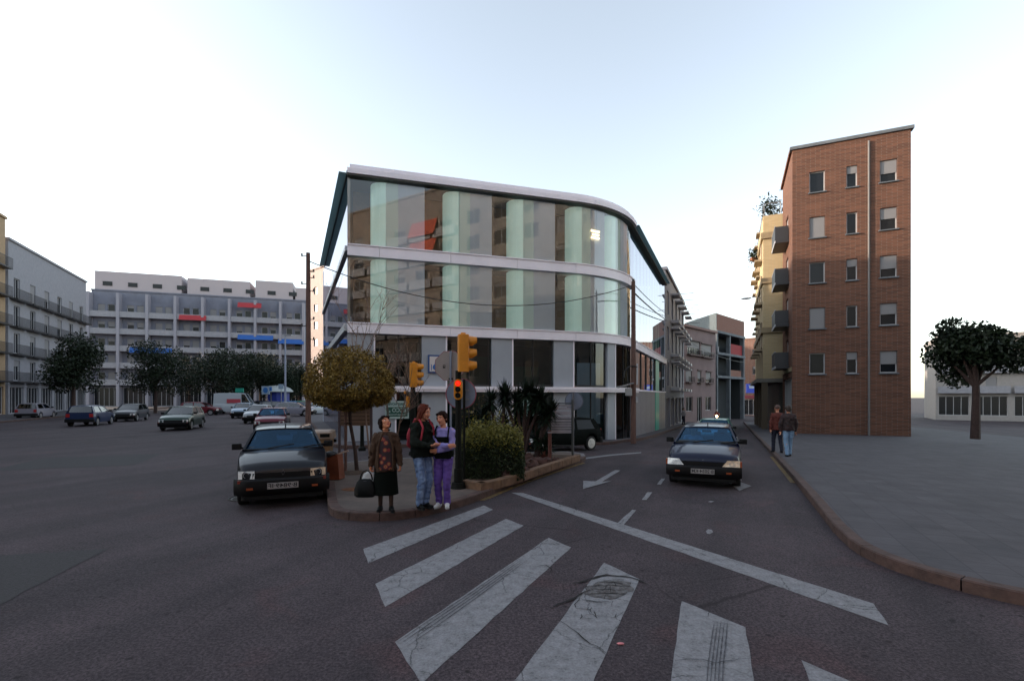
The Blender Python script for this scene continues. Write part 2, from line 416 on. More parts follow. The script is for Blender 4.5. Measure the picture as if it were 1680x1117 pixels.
# right-hand pavement
Rp = [ab(6.2, 16.0), ab(6.0, 3.6), ab(6.3, 2.2), ab(7.2, 1.45), ab(8.5, 1.37), ab(20, 1.37), ab(40, 1.37), ab(72, 1.45)]
kerbR = smooth_poly(Rp[:5], it=2) + Rp[5:]
sheet('right_pavement', kerbR + [ab(72, 17), ab(6.5, 17)], M_pavs, up=0, h=0.12, step=2.0)
strip('right_kerb', kerbR, 0.15, M_kerb, -0.02, 0.132, side=-1, seg=1)
strip('yellow_kerb_line', densify([ab(13.2, 1.37), ab(20, 1.37)]), 0.10, M_yline, 0.0, 0.006, side=1)
# pavement at left margin, across the wide avenue
LK = [Vector((-29, 4)), Vector((-30, 18)), Vector((-49, 60)), Vector((-62, 90))]
sheet('avenue_pavement', LK + [Vector((-75, 90)), Vector((-60, 60)), Vector((-38, 4))], M_pavs, up=0, h=0.12, step=6)
strip('avenue_kerb', densify(LK, 4), 0.2, M_kerb, -0.02, 0.13, side=1)

# --------- painted road markings
def paint(name, wear=0.5):
    m = mat(name, (0.3, 0.3, 0.31), 0.75)
    n = m.node_tree.nodes; l = m.node_tree.links; p = n['Principled BSDF']; tc = n.new('ShaderNodeTexCoord')
    def nz(sc, det=6, ro=0.7):
        q = n.new('ShaderNodeTexNoise'); q.inputs['Scale'].default_value = sc; q.inputs['Detail'].default_value = det; q.inputs['Roughness'].default_value = ro
        l.new(tc.outputs['Object'], q.inputs[0]); return q
    r = n.new('ShaderNodeValToRGB'); e = r.color_ramp.elements; e[0].position = 0.36; e[0].color = (0.05, 0.048, 0.05, 1); e[1].position = 0.47; e[1].color = (0.16, 0.16, 0.172, 1)
    x = r.color_ramp.elements.new(0.7); x.color = (0.27, 0.27, 0.29, 1)
    a = nz(9); b = nz(45, 3, 0.8); ad = n.new('ShaderNodeMath'); ad.operation = 'MULTIPLY_ADD'; ad.inputs[1].default_value = 0.55; l.new(a.outputs[0], ad.inputs[0])
    m2 = n.new('ShaderNodeMath'); m2.operation = 'MULTIPLY'; m2.inputs[1].default_value = wear; l.new(b.outputs[0], m2.inputs[0]); l.new(m2.outputs[0], ad.inputs[2]); l.new(ad.outputs[0], r.inputs[0])
    # cracks through the paint
    md = nz(4); wp = n.new('ShaderNodeMix'); wp.data_type = 'VECTOR'; wp.inputs[0].default_value = 0.12; l.new(tc.outputs['Object'], wp.inputs[4]); l.new(md.outputs['Color'], wp.inputs[5])
    vc = n.new('ShaderNodeTexVoronoi'); vc.feature = 'DISTANCE_TO_EDGE'; vc.inputs['Scale'].default_value = 2.2; l.new(wp.outputs[1], vc.inputs[0])
    rr = n.new('ShaderNodeValToRGB'); rr.color_ramp.elements[0].position = 0.002; rr.color_ramp.elements[1].position = 0.012; rr.color_ramp.elements[0].color = (0.25, 0.25, 0.25, 1); l.new(vc.outputs[0], rr.inputs[0])
    mk = nz(0.8, 2); rk = n.new('ShaderNodeValToRGB'); rk.color_ramp.elements[0].position = 0.48; rk.color_ramp.elements[1].position = 0.56; l.new(mk.outputs[0], rk.inputs[0])
    c = n.new('ShaderNodeMix'); c.data_type = 'RGBA'; l.new(rk.outputs[0], c.inputs[0]); l.new(rr.outputs[0], c.inputs[6]); c.inputs[7].default_value = (1, 1, 1, 1)
    q = n.new('ShaderNodeMix'); q.data_type = 'RGBA'; q.blend_type = 'MULTIPLY'; q.inputs[0].default_value = 1
    l.new(r.outputs[0], q.inputs[6]); l.new(c.outputs[2], q.inputs[7]); l.new(q.outputs[2], p.inputs['Base Color'])
    return m
M_paint = paint('worn_white_paint', 0.5)
rnd = random.Random(5)
def ragged(poly, amp=0.006, st=0.16):
    out = []
    n = len(poly)
    for i in range(n):
        a, b = Vector(poly[i]), Vector(poly[(i + 1) % n]); L = (b - a).length; k = max(1, int(L / st)); t = (b - a) / max(L, 1e-6); nn = Vector((-t.y, t.x))
        for j in range(k):
            q = a + (b - a) * j / k
            if j: q += nn * rnd.uniform(-amp, amp)
            out.append(q)
    return out
def marking(name, poly, up=0.004, amp=0.006): return sheet(name, ragged([Vector(p[:2]) for p in poly], amp), M_paint, up=up, step=2.5)
bars = []
def gg(*p): return [Vector(g(*q)[:2]) for q in p]
def extend(q, d):     # q: A(near-left) B(far-left) C(far-right) E(near-right): lengthen toward the camera
    A, B, C, E = q
    return [A + (A - B).normalized() * d, B, C, E + (E - C).normalized() * d]
bars.append(gg((596, 900.5), (794, 829), (809, 836), (604, 924)))
bars.append(gg((615.6, 958), (830, 851), (859, 862), (632, 995.6)))
bars.append(gg((648, 1053), (900, 882), (937, 898), (691, 1122)))
b4 = gg((845, 1116), (991, 923), (1049, 950), (974, 1116)); b4 = extend(b4, 0.75); bars.append(b4)
b5 = gg((1101, 1116), (1118.6, 986), (1223, 1029), (1236.5, 1116)); b5 = extend(b5, 1.1); bars.append(b5)
sh = bars[4][1] - bars[3][1]
bars.append([p + sh * 0.97 for p in bars[4]])
for k, q in enumerate(bars): marking('crosswalk_stripe', q)
U = gg((858, 808.5), (1290, 945)); L_ = gg((838, 808), (1290, 968.5))
du = (U[1] - U[0]).normalized(); 
def tob(p, d, b):     # slide along d until the kerb line b
    return p + d * ((b - N.dot(p)) / N.dot(d))
marking('stop_line', [U[0], tob(U[1], du, 1.25), tob(L_[1], du, 1.25), L_[0]])
for q in (((1011, 860.5), (1037, 836.5), (1043.6, 837), (1022, 862.7)), ((1053, 820), (1062, 807.5), (1070.4, 807.5), (1061, 820)), ((1078, 794.5), (1085, 785), (1091, 785), (1084, 795))):
    marking('lane_dash', gg(*q), up=0.0045 if q[0][0] > 1020 else 0.008, amp=0.006)
for k in range(4):
    a0 = 19 + k * 4.0; marking('lane_dash', [ab(a0, -1.7), ab(a0, -1.58), ab(a0 + 1.6, -1.58), ab(a0 + 1.6, -1.7)], amp=0.006)
arrow = gg((956.5, 801.6), (957, 789), (976, 789.5), (1010, 771), (1018, 771.6), (989, 790), (1002, 789.5))
arrow = gg((956.5, 802), (957, 788.5), (977, 789.5), (1009, 771), (1018, 771.6), (988, 790), (1003, 789))
marking('lane_arrow', arrow, amp=0.004)
sh2 = N * 2.75 + D * 0.35
marking('lane_arrow', [gg((1233, 797))[0], gg((1213, 790))[0], ab(13.0, 0.1), ab(15.0, 0.1), ab(15.0, -0.12), ab(12.8, -0.12), gg((1213, 805))[0]], amp=0.004)
marking('worn_line', gg((948, 752), (1000, 745.5), (1052, 741.5), (1052, 743), (1000, 747.8), (950, 754.5)), amp=0.003)
marking('paint_splash', gg((1158, 871), (1162, 868), (1168, 869), (1170, 873), (1164, 876), (1160, 875)), amp=0.01)
marking('paint_splash', gg((1161, 823), (1166, 821.5), (1172, 822.5), (1167, 824)), amp=0.01)

M_pt = mat('patched_asphalt', (0.026, 0.024, 0.027), 0.85, var=0.35, scale=30, bump=0.5, bscale=60)
for q in ([(-6.6, 4.2), (-4.9, 4.6), (-5.3, 6.4), (-7.0, 6.0)], [(-14, 13), (-11, 14.2), (-12.2, 17), (-15.2, 15.8)], [(4.9, 3.6), (5.6, 3.3), (6.3, 4.6), (5.6, 4.9)]):
    sheet('asphalt_patch', ragged([Vector(p) for p in q], 0.015, 0.2), M_pt, up=0.004, step=2)
for (x, y) in ((-5.2, 9.6), (-9.5, 7.2)):
    mc = MB().cyl((0, 0, 0), (0, 0, 0.008), 0.3, n=32); mc.torus((0, 0, 0.006), 0.33, 0.012, nu=32, nv=6)
    for k in range(-4, 5): mc.boxc((0, k * 0.06, 0.011), (0.5 * math.sqrt(1 - (k / 5) ** 2), 0.018, 0.006))
    o = mc.build('manhole_cover', mat('cast_iron', (0.03, 0.027, 0.025), 0.55, metal=0.4, var=0.3, scale=20), kind='structure'); o.location = (x, y, gz(x, y) + 0.004)
# cracks and the sunken patch across the fourth stripe
M_crack = mat('crack', (0.008, 0.007, 0.008), 0.95)
M_patch = mat('broken_asphalt', (0.04, 0.034, 0.034), 0.95, color2=(0.15, 0.145, 0.15), scale=16, bump=0.8, bscale=30)
def crack(pts, w0, up=0.012, jit=0.02):
    P = [Vector(g(*p)[:2]) for p in pts]; P = densify(P, 0.05); n = len(P); L = []; Rr = []
    for i, p in enumerate(P):
        t = (P[min(n - 1, i + 1)] - P[max(0, i - 1)]).normalized(); nn = Vector((-t.y, t.x)); ww = w0 * (math.sin(math.pi * (i + 0.4) / (n + 0.2)) ** 0.6) * rnd.uniform(0.5, 1.3)
        o = nn * rnd.uniform(-jit, jit) * 0.6
        L.append(p + o + nn * ww / 2); Rr.append(p + o - nn * ww / 2)
    mb.add([(q.x, q.y, gz(q.x, q.y) + up) for q in L] + [(q.x, q.y, gz(q.x, q.y) + up) for q in Rr], [(i, i + 1, n + i + 1, n + i) for i in range(n - 1)])
mb = MB()
crack([(938, 959), (960, 954), (978, 947), (995, 944), (1015, 946), (1035, 948), (1052, 955), (1064, 960)], 0.035)
crack([(900, 998), (925, 990), (943, 982), (955, 973), (968, 969)], 0.03)
crack([(880, 930), (895, 928), (905, 934), (903, 942)], 0.012)
crack([(915, 1018), (940, 1035), (960, 1052), (978, 1062), (994, 1073)], 0.010)
for y0, x0, x1 in ((957, 975, 1022), (962, 968, 1030), (968, 975, 1010), (974, 970, 1026), (952, 990, 1024), (986, 955, 1000), (1000, 945, 968)):
    crack([(x0, y0), ((x0 + x1) / 2, y0 + rnd.uniform(-2, 2)), (x1, y0 + 1)], 0.012, jit=0.03)
for _ in range(14):
    x0 = rnd.uniform(935, 1025); y0 = rnd.uniform(955, 1010); crack([(x0, y0), (x0 + rnd.uniform(-8, 8), y0 + rnd.uniform(5, 12))], 0.008)
crack([(1180, 913), (1215, 914), (1185, 920)], 0.008); crack([(850, 898), (872, 902), (885, 897)], 0.006)
crack([(1008, 948), (1060, 938), (1120, 945)], 0.006); crack([(1100, 1086), (1150, 1082), (1175, 1088), (1235, 1080)], 0.006)
crack([(1165, 1004), (1162, 1012)], 0.006); crack([(942, 828), (946, 838), (958, 841)], 0.010)
mb.build('asphalt_crack', M_crack, kind='structure')
sheet('broken_patch', ragged(gg((962, 962), (985, 955), (1010, 953), (1036, 956), (1040, 966), (1020, 978), (1000, 984), (975, 980), (958, 975)), 0.03, 0.06), M_patch, up=0.008, step=2)
# tyre marks along the third and fifth stripes
M_tyre = mat('tyre_mark', (0.075, 0.075, 0.085), 0.85, var=0.5, scale=20)
mb = MB()
for k in range(4):
    crack([(652 + k * 5, 1054 + k * 2.5), (700 + k * 5, 1021 + k * 2.5), (770 + k * 4, 975 + k * 2), (850 + k * 3, 919 + k * 1.5)][:4], 0.016, up=0.0085, jit=0.002)
for k in range(5):
    crack([(1172 + k * 5.5, 1020), (1166 + k * 6, 1060), (1162 + k * 6.2, 1090), (1158 + k * 6.5, 1140)], 0.012, up=0.0085, jit=0.002)
mb.build('tyre_mark', M_tyre, kind='structure')
o = MB().ell((0, 0, 0.006), (0.03, 0.015, 0.008)).build('litter', mat('pink_litter', (0.6, 0.2, 0.22), 0.7)); p = g(1018, 1057); o.location = p + Vector((0, 0, 0.004)); tag(o, 'scrap of pink litter lying on the asphalt beside the fourth stripe', 'litter')
# ================================================================== THE GLASS OFFICE BUILDING
CA = Vector((-6.92, 20.5)); CU = Vector((0.957, 0.291)).normalized(); CL = Vector((-0.4104, 0.912)).normalized(); CR = Vector((0.407, 0.913)).normalized()
S1 = 10.39; TH = math.acos(CU.dot(CR)); RR = 2.5 / math.tan(TH / 2); ARC = RR * TH   # fillet
C1 = CA + CU * S1; CN = Vector((CU.y, -CU.x)); CC = C1 - CN * RR
S2 = S1 + ARC; C2 = CC + Vector((CR.y, -CR.x)) * RR; S3 = S2 + 15.6; S0 = -17.5
def path(s, off=0.0):
    """point at arc length s along the facade; off > 0 is outward"""
    if s < 0: return CA + CL * (-s) + Vector((-CL.y, CL.x)) * off
    if s <= S1: return CA + CU * s + CN * off
    if s <= S2:
        a = (s - S1) / RR; d = Vector((CN.x * math.cos(a) - CN.y * math.sin(a), CN.x * math.sin(a) + CN.y * math.cos(a)))
        return CC + d * (RR + off)
    return C2 + CR * (s - S2) + Vector((CR.y, -CR.x)) * off
def srange(s0, s1):
    ss = [s0]
    for k in range(1, 60):
        q = S1 + ARC * k / 24
        if s0 + 1e-4 < q < s1 - 1e-4 and q <= S2 + 1e-6: ss.append(q)
    if s0 < S1 < s1: ss.append(S1)
    return sorted(set(ss)) + [s1]
def band(mb, s0, s1, o0, o1, z0, z1, corner=False):
    rings = []
    for s in srange(s0, s1):
        a = path(s, o0); b = path(s, o1)
        rings.append([(a.x, a.y, z0), (b.x, b.y, z0), (b.x, b.y, z1), (a.x, a.y, z1)])
    mb.loft(rings); return mb
def sheet_s(mb, s0, s1, off, z0, z1):
    ss = srange(s0, s1); vs_ = []
    for s in ss: p = path(s, off); vs_ += [(p.x, p.y, z0), (p.x, p.y, z1)]
    return mb.add(vs_, [(2 * i, 2 * i + 2, 2 * i + 3, 2 * i + 1) for i in range(len(ss) - 1)])

M_band = mat('white_metal_cladding', (0.86, 0.80, 0.86), 0.45, var=0.05, scale=0.8)
M_teal = mat('teal_soffit', (0.35, 0.5, 0.5), 0.4, var=0.1)
_n = M_teal.node_tree.nodes; _l = M_teal.node_tree.links; _t = _n.new('ShaderNodeBsdfTranslucent'); _t.inputs[0].default_value = (0.24, 0.31, 0.32, 1)
_m = _n.new('ShaderNodeMixShader'); _m.inputs[0].default_value = 0.75; _l.new(_n['Principled BSDF'].outputs[0], _m.inputs[1]); _l.new(_t.outputs[0], _m.inputs[2]); _l.new(_m.outputs[0], _n['Material Output'].inputs[0])   # frosted glass eave: daylight comes through
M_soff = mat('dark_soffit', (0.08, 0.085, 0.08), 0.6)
M_gclear = glass('facade_glass', (0.94, 0.98, 0.96), 0.085)
M_gside = glass('side_glass', (0.62, 0.72, 0.72), 0.42, spec_tint=(0.80, 0.79, 0.86))
M_gground = glass('ground_glass', (0.3, 0.38, 0.38), 0.045)
M_mint = mat('mint_glass_jamb', (0.70, 0.93, 0.90), 0.35, var=0.04, scale=1)
M_grey = mat('grey_glass_panel', (0.62, 0.68, 0.80), 0.45, var=0.04, scale=1)
_p = M_grey.node_tree.nodes['Principled BSDF']; _p.inputs['Emission Color'].default_value = (0.72, 0.82, 1.0, 1); _p.inputs['Emission Strength'].default_value = 0.012  # faint emission added to brighten the flat panels
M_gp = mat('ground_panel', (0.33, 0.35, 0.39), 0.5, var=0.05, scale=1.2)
_p = M_mint.node_tree.nodes['Principled BSDF']; _p.inputs['Emission Color'].default_value = (0.66, 0.95, 0.84, 1); _p.inputs['Emission Strength'].default_value = 0.052  # emission added to the jamb for a glow assumed to come from within
M_mint2 = mat('pale_glow_glass', (0.62, 0.74, 0.74), 0.35); _p = M_mint2.node_tree.nodes['Principled BSDF']; _p.inputs['Emission Color'].default_value = (0.66, 0.92, 0.86, 1); _p.inputs['Emission Strength'].default_value = 0.020   # weaker added emission: the glow thinning out beside the jamb
M_inner = mat('amber_inner_wall', (0.13, 0.06, 0.018), 0.6, var=0.3, scale=1.5)
M_ceil = mat('office_ceiling', (0.35, 0.33, 0.3), 0.8)
M_floor = mat('office_floor', (0.12, 0.09, 0.07), 0.6)

ob = thing('office_building', 'three-storey glass office building with white bands, wedge-shaped between two streets, rounded right corner', 'building')
ZG, ZB2, ZB2t, ZB1, ZB1t, ZT = -0.8, 4.66, 5.06, 7.90, 8.33, 11.3
# roof: white two-step fascia on the front, teal overhangs on the two sides
mb = MB(); band(mb, 0.0, S1 + 1.0, -0.8, 0.26, ZT, 11.52)
band(mb, S1 + 1.0, S2 + 0.4, -0.8, 0.30, ZT, 11.52); mb.build('fascia', M_band, ob, smooth=True)
mb = MB(); band(mb, 0.1, S2 + 1.2, -1.0, 0.13, 11.522, 11.72); mb.build('roof_edge', M_band, ob, smooth=True)
mb = MB()
for (s0, s1, o1) in ((S0 + 1.5, -0.002, 0.34), (S2 + 0.402, S3, 0.42)):
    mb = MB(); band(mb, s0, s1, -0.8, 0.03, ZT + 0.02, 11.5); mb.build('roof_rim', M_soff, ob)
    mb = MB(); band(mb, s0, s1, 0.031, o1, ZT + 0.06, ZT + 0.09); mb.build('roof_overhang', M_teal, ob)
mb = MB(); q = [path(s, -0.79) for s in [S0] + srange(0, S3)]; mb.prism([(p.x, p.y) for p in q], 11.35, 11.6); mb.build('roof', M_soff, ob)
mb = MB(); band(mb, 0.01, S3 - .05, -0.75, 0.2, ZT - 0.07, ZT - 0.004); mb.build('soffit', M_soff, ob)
# intermediate white bands, cut into segments with narrow joints
joints = [0.0, 1.3, 4.35, 7.45, 10.39, S2 - 0.9]
for z0, z1, last in ((ZB2, ZB2t, S3), (ZB1, ZB1t, S2 + 0.5)):
    jj = joints + [last]
    for a, b in zip(jj, jj[1:]):
        mb = MB(); band(mb, a + (0.006 if a else 0), b - 0.006, -0.5, 0.16, z0, z1); band(mb, a + (0.006 if a else 0), b - 0.006, -0.5, 0.20, z1 + 0.001, z1 + 0.05)
        mb.build('floor_band', M_band, ob, smooth=True)
mb = MB()
band(mb, S0, -0.004, -0.4, 0.10, ZB1 + 0.22, ZB1t); band(mb, S0, -0.004, -0.4, 0.12, ZB2 + 0.1, ZB2t)
mb.build('side_band', mat('side_band_metal', (0.42, 0.45, 0.47), 0.4), ob)
# thin ledge at mezzanine height with white lip
mb = MB(); band(mb, 1.9, S2 + 1.0, -0.3, 0.34, 2.30, 2.44); band(mb, 1.9, S2 + 1.0, -0.3, 0.30, 2.2, 2.298); mb.build('ledge', M_band, ob, smooth=True)
mb = MB(); band(mb, S2 + 1.002, S3, -0.3, 0.1, 2.3, 2.4); mb.build('ledge', M_band, ob)

# upper floors on the main front
opens = [(0.12, 0.92), (3.23, 4.11), (6.30, 7.17), (9.42, 10.20), (12.30, 12.62)]
floors = [(ZB2t + 0.05, ZB1), (ZB1t + 0.05, ZT - 0.07)]
for z0, z1 in floors:
    for k, (a, b) in enumerate(opens):
        nb = opens[k + 1][0] if k + 1 < len(opens) else S2 - 0.15
        # panel between this window and the next: a rounded jamb at its left end, then flat
        w_ = min(1.05, (nb - b) * 0.55)
        prof = [(b + 0.02, -0.80), (b + 0.04, -0.55), (b + 0.12, -0.36), (b + 0.25, -0.25), (b + 0.45, -0.17), (b + 0.62 * w_, -0.135)]
        ring0 = []; ring1 = []
        for s_, o_ in prof: p = path(s_, o_); ring0.append((p.x, p.y, z0)); ring1.append((p.x, p.y, z1))
        m1 = MB(); nP = len(prof); m1.add(ring0 + ring1, [(i, i + 1, nP + i + 1, nP + i) for i in range(nP - 1)])
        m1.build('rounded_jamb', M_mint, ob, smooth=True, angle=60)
        m2 = MB(); band(m2, b + 0.62 * w_ + 0.002, b + w_ + 0.12, -0.165, -0.13, z0, z1); m2.build('glow_panel', M_mint2, ob, smooth=True)
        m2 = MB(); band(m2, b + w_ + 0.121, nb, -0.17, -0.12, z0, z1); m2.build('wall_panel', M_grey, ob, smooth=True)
        if k < len(opens) - 1:   # return wall at the right end of the panel
            p0 = path(nb + 0.001, -0.12); p1 = path(nb + 0.001, -1.0); m2 = MB(); m2.add([(p0.x, p0.y, z0), (p1.x, p1.y, z0), (p1.x, p1.y, z1), (p0.x, p0.y, z1)], [(0, 1, 2, 3)]); m2.build('window_return', M_inner, ob)
    cuts = [0.0, 1.3, 4.35, 7.45, 10.39, 12.62, S2]
    for a, b in zip(cuts, cuts[1:]):
        m3 = MB(); sheet_s(m3, a + 0.004, b - 0.004, 0.0, z0, z1); m3.build('window_pane', M_gclear, ob, smooth=True)
    # end jamb at the sharp left corner
m4 = MB(); band(m4, 0.0, 0.11, -0.14, -0.02, ZB2t, ZT - 0.1); m4.build('corner_post', mat('corner_post_metal', (0.5, 0.46, 0.42), 0.5), ob)

# side fronts: reflective glass with thin mullions
def side(s0, s1, z0, z1, step, m=M_gside):
    a = s0
    while a < s1 - 0.01:
        b = min(a + step, s1); m3 = MB(); sheet_s(m3, a + 0.006, b - 0.006, 0.0, z0, z1); m3.build('window_pane', m, ob); a = b
side(S2, S3, ZB2t + 0.05, ZT, 2.6)
side(S0, 0, ZB2t, ZB1 + 0.2, 2.5); side(S0, 0, ZB1t, ZT, 2.5); side(S0, 0, ZG, ZB2 + 0.1, 2.5)
# inside: dark floor slabs and the opaque inner walls seen through the panes
def inner_poly(off): return [(p.x, p.y) for p in [path(S0 + .1, off)] + [path(-1.2, off)] + [path(s, off) for s in srange(1.2, S3 - .1)]]
mb = MB()
for z in (4.72, 8.02): mb.prism(inner_poly(-0.52), z, z + 0.28)
mb.build('floor_slab', M_floor, ob)
mb = MB()
for z0, z1 in floors: band(mb, 0.2, S2, -1.7, -1.5, z0, z1); 
band(mb, S2 - 1.5, S3 - 0.2, -2.2, -2.0, ZB2t, ZT - 0.1); band(mb, S0 + 0.2, -2.2, -2.2, -2.0, ZB2t, ZT - 0.1)
mb.build('inner_wall', M_inner, ob, smooth=True)
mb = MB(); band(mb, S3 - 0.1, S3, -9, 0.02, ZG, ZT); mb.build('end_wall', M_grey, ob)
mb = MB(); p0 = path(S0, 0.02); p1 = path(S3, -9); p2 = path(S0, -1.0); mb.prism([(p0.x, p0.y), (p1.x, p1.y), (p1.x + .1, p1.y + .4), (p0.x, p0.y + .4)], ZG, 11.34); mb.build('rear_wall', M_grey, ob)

# ground floor: pale panels under the upper windows, tinted glass between
gp = [(0.0, 1.12), (3.09, 4.2), (6.25, 7.28), (9.3, 10.35), (12.35, 13.0)]
for z0, z1 in ((2.45, ZB2), (ZG, 2.2)):
    for k, (a, b) in enumerate(gp):
        if z0 < 0 and k == 0: a, b = 0, 2.0
        m2 = MB(); band(m2, a, b, -0.45, 0.04, z0, z1); m2.build('ground_panel', M_gp, ob, smooth=True)
        m2 = MB(); band(m2, b - 0.06, b + 0.004, -0.2, 0.06, z0 + 0.001, z1 - 0.001); m2.build('panel_edge', M_band, ob)
        nb = gp[k + 1][0] if k + 1 < len(gp) else S2
        m3 = MB(); sheet_s(m3, b + 0.01, nb - 0.01, -0.1, z0, z1); m3.build('shop_window', M_gground, ob, smooth=True)
        m3 = MB()
        if nb - b > 1.5:
            for q in ((b + nb) / 2, (b + nb) / 2 + 0.9):
                if q < nb: band(m3, q - 0.02, q + 0.02, -0.14, -0.07, z0, z1)
        band(m3, b + 0.012, nb - 0.012, -0.16, -0.085, z0 + 0.01, z0 + 0.1)
        m3.build('window_frame', M_dark, ob)
mb = MB(); band(mb, 1.5, S2, -3.2, -3.0, ZG, ZB2); mb.build('inner_wall', mat('dark_inner_wall', (0.05, 0.06, 0.055), 0.7, var=0.3, scale=1), ob, smooth=True)
mb = MB(); band(mb, 4.6, 7.0, -2.4, -2.3, ZG, 4.0); band(mb, 7.6, 9.2, -1.9, -1.8, 2.5, 3.5); mb.build('partition', mat('green_partition', (0.03, 0.12, 0.08), 0.6), ob)
# ground floor along the right-hand street, with its teal strip
a = S2
k = 0
for wd in (1.4, 2.0, 2.0, 2.2, 2.0, 2.0, 1.6, 2.4):
    b = a + wd
    for z0, z1 in ((2.41, ZB2), (ZG, 2.29)):
        if k == 5: mm, nm, off = mat('teal_panel', (0.02, 0.36, 0.27), 0.3), 'teal_panel', 0.05
        elif z0 < 0: mm, nm, off = (mat('lower_panel', (0.2, 0.19, 0.21), 0.4, var=0.1), 'ground_panel', 0.02)
        else: mm, nm, off = M_gground, 'window_pane', 0.0
        m3 = MB(); band(m3, a + 0.02, b - 0.02, -0.03, off, z0, z1); m3.build(nm, mm, ob)
    m3 = MB(); band(m3, b - 0.018, b + 0.018, -0.06, 0.06, 2.42, ZB2 - .01); m3.build('mullion', M_dark, ob)
    a = b; k += 1
mb = MB(); band(mb, S2 + 0.5, S3 - 0.3, -1.6, -1.5, ZG, ZB2); mb.build('inner_wall', M_inner, ob)
# fins seen behind the right-hand glass of the first floor
mb = MB()
for k in range(9): band(mb, S2 + 3.0 + k * 1.35, S2 + 3.35 + k * 1.35, -0.35, -0.3, ZB2t, ZT - 0.1)
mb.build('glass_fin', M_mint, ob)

# sun glint in the top right pane, imitated by added glowing beads on rails
tl = thing('sun_glint', 'glowing bead cluster imitating a sun glint behind the top floor pane near the rounded corner', 'lamp', (0, 0, 0))
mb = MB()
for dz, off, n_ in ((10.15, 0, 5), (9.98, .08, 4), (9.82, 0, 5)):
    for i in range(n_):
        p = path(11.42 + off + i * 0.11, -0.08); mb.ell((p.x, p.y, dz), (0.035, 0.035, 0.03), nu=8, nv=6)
o = mb.build('glint_bead', emit('warm_glint', (1.0, 0.72, 0.36), 2.2), tl)
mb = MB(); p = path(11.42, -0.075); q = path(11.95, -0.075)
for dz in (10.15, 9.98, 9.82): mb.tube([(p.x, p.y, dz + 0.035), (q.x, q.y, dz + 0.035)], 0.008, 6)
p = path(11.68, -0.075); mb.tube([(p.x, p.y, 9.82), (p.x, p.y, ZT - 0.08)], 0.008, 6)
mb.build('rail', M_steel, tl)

# ================================================================== SIGNS ON AND AT THE BUILDING
M_sgreen = mat('sign_green', (0.012, 0.07, 0.05), 0.5); M_swhite = mat('sign_white', (0.33, 0.42, 0.40), 0.5); M_sdk = mat('sign_ink', (0.03, 0.09, 0.08), 0.5)
def shop_sign(s, z, w_, h_, label, group):
    p = path(s, 0.10); t = thing('rental_sign', label, 'sign', (p.x, p.y, z), math.atan2(CU.y, CU.x), group)
    MB().box(-w_ / 2, w_ / 2, -0.02, 0.02, -h_ / 2, h_ / 2).build('board', M_swhite, t)
    MB().box(-w_ / 2 + 0.06, w_ / 2 - 0.06, -0.026, -0.021, -h_ / 2 + 0.09, h_ / 2 - 0.26).build('green_field', M_sgreen, t)
    text_obj('lettering', 'ECCO', 0.24, M_swhite, t, facing((0.08, -0.029, -0.02), (0, -1, 0)), True, width=w_ * 0.58, bold=0.006)
    text_obj('lettering', 's', 0.18, M_swhite, t, facing((-w_ / 2 + 0.19, -0.029, -0.06), (0, -1, 0)), True, bold=0.004)
    text_obj('lettering', 'Tecnologia Permanent', 0.09, M_swhite, t, facing((0, -0.029, -0.2), (0, -1, 0)), True, width=w_ * 0.8, bold=0.002)
    text_obj('lettering', 'OBRES NOVES', 0.15, M_sdk, t, facing((0, -0.022, h_ / 2 - 0.14), (0, -1, 0)), True, width=w_ * 0.8, bold=0.006)
    for sx in (-1, 1): pass
    return t
shop_sign(2.03, 1.42, 1.0, 0.76, 'green and white shop board with mirror-written ECCO lettering, behind the older woman', 'mirror-written shop boards')
shop_sign(8.25, 1.45, 1.0, 0.76, 'green and white shop board mostly hidden behind the spiky yucca leaves', 'mirror-written shop boards')
# square blue-and-white pictogram sign
p = path(3.75, 0.09); t = thing('pictogram_sign', 'square white sign with thick blue frame and blue stroke-and-ball emblem', 'sign', (p.x, p.y, 3.42), math.atan2(CU.y, CU.x))
M_blue = mat('sign_blue', (0.012, 0.06, 0.2), 0.45); M_lblue = mat('emblem_blue', (0.02, 0.12, 0.36), 0.45); M_spanel = mat('sign_panel', (0.62, 0.56, 0.55), 0.5)
MB().box(-0.4, 0.4, -0.03, 0.03, -0.4, 0.4).build('frame', M_blue, t)
MB().box(-0.33, 0.33, -0.036, -0.031, -0.33, 0.33).build('panel', M_spanel, t)
mb = MB(); mb.add([(x, -0.040, z) for x, z in ((-0.17, 0.02), (-0.19, -0.1), (-0.1, 0.1), (0.02, 0.24), (0.16, 0.30), (0.2, 0.27), (0.06, 0.16), (-0.04, 0.0), (-0.12, -0.06))][2:] + [], [(0, 1, 2, 3, 4, 5, 6)])
c = [(-0.05 + 0.15 * math.cos(i * 0.42), -0.041, -0.14 + 0.14 * math.sin(i * 0.42)) for i in range(15)]; mb.add(c, [tuple(range(15))])
c = [(x, -0.040, z) for x, z in ((-0.27, -0.28), (-0.235, -0.28), (-0.235, -0.02), (-0.27, -0.02))]; mb.add(c, [(0, 1, 2, 3)])
mb.build('emblem', M_lblue, t)

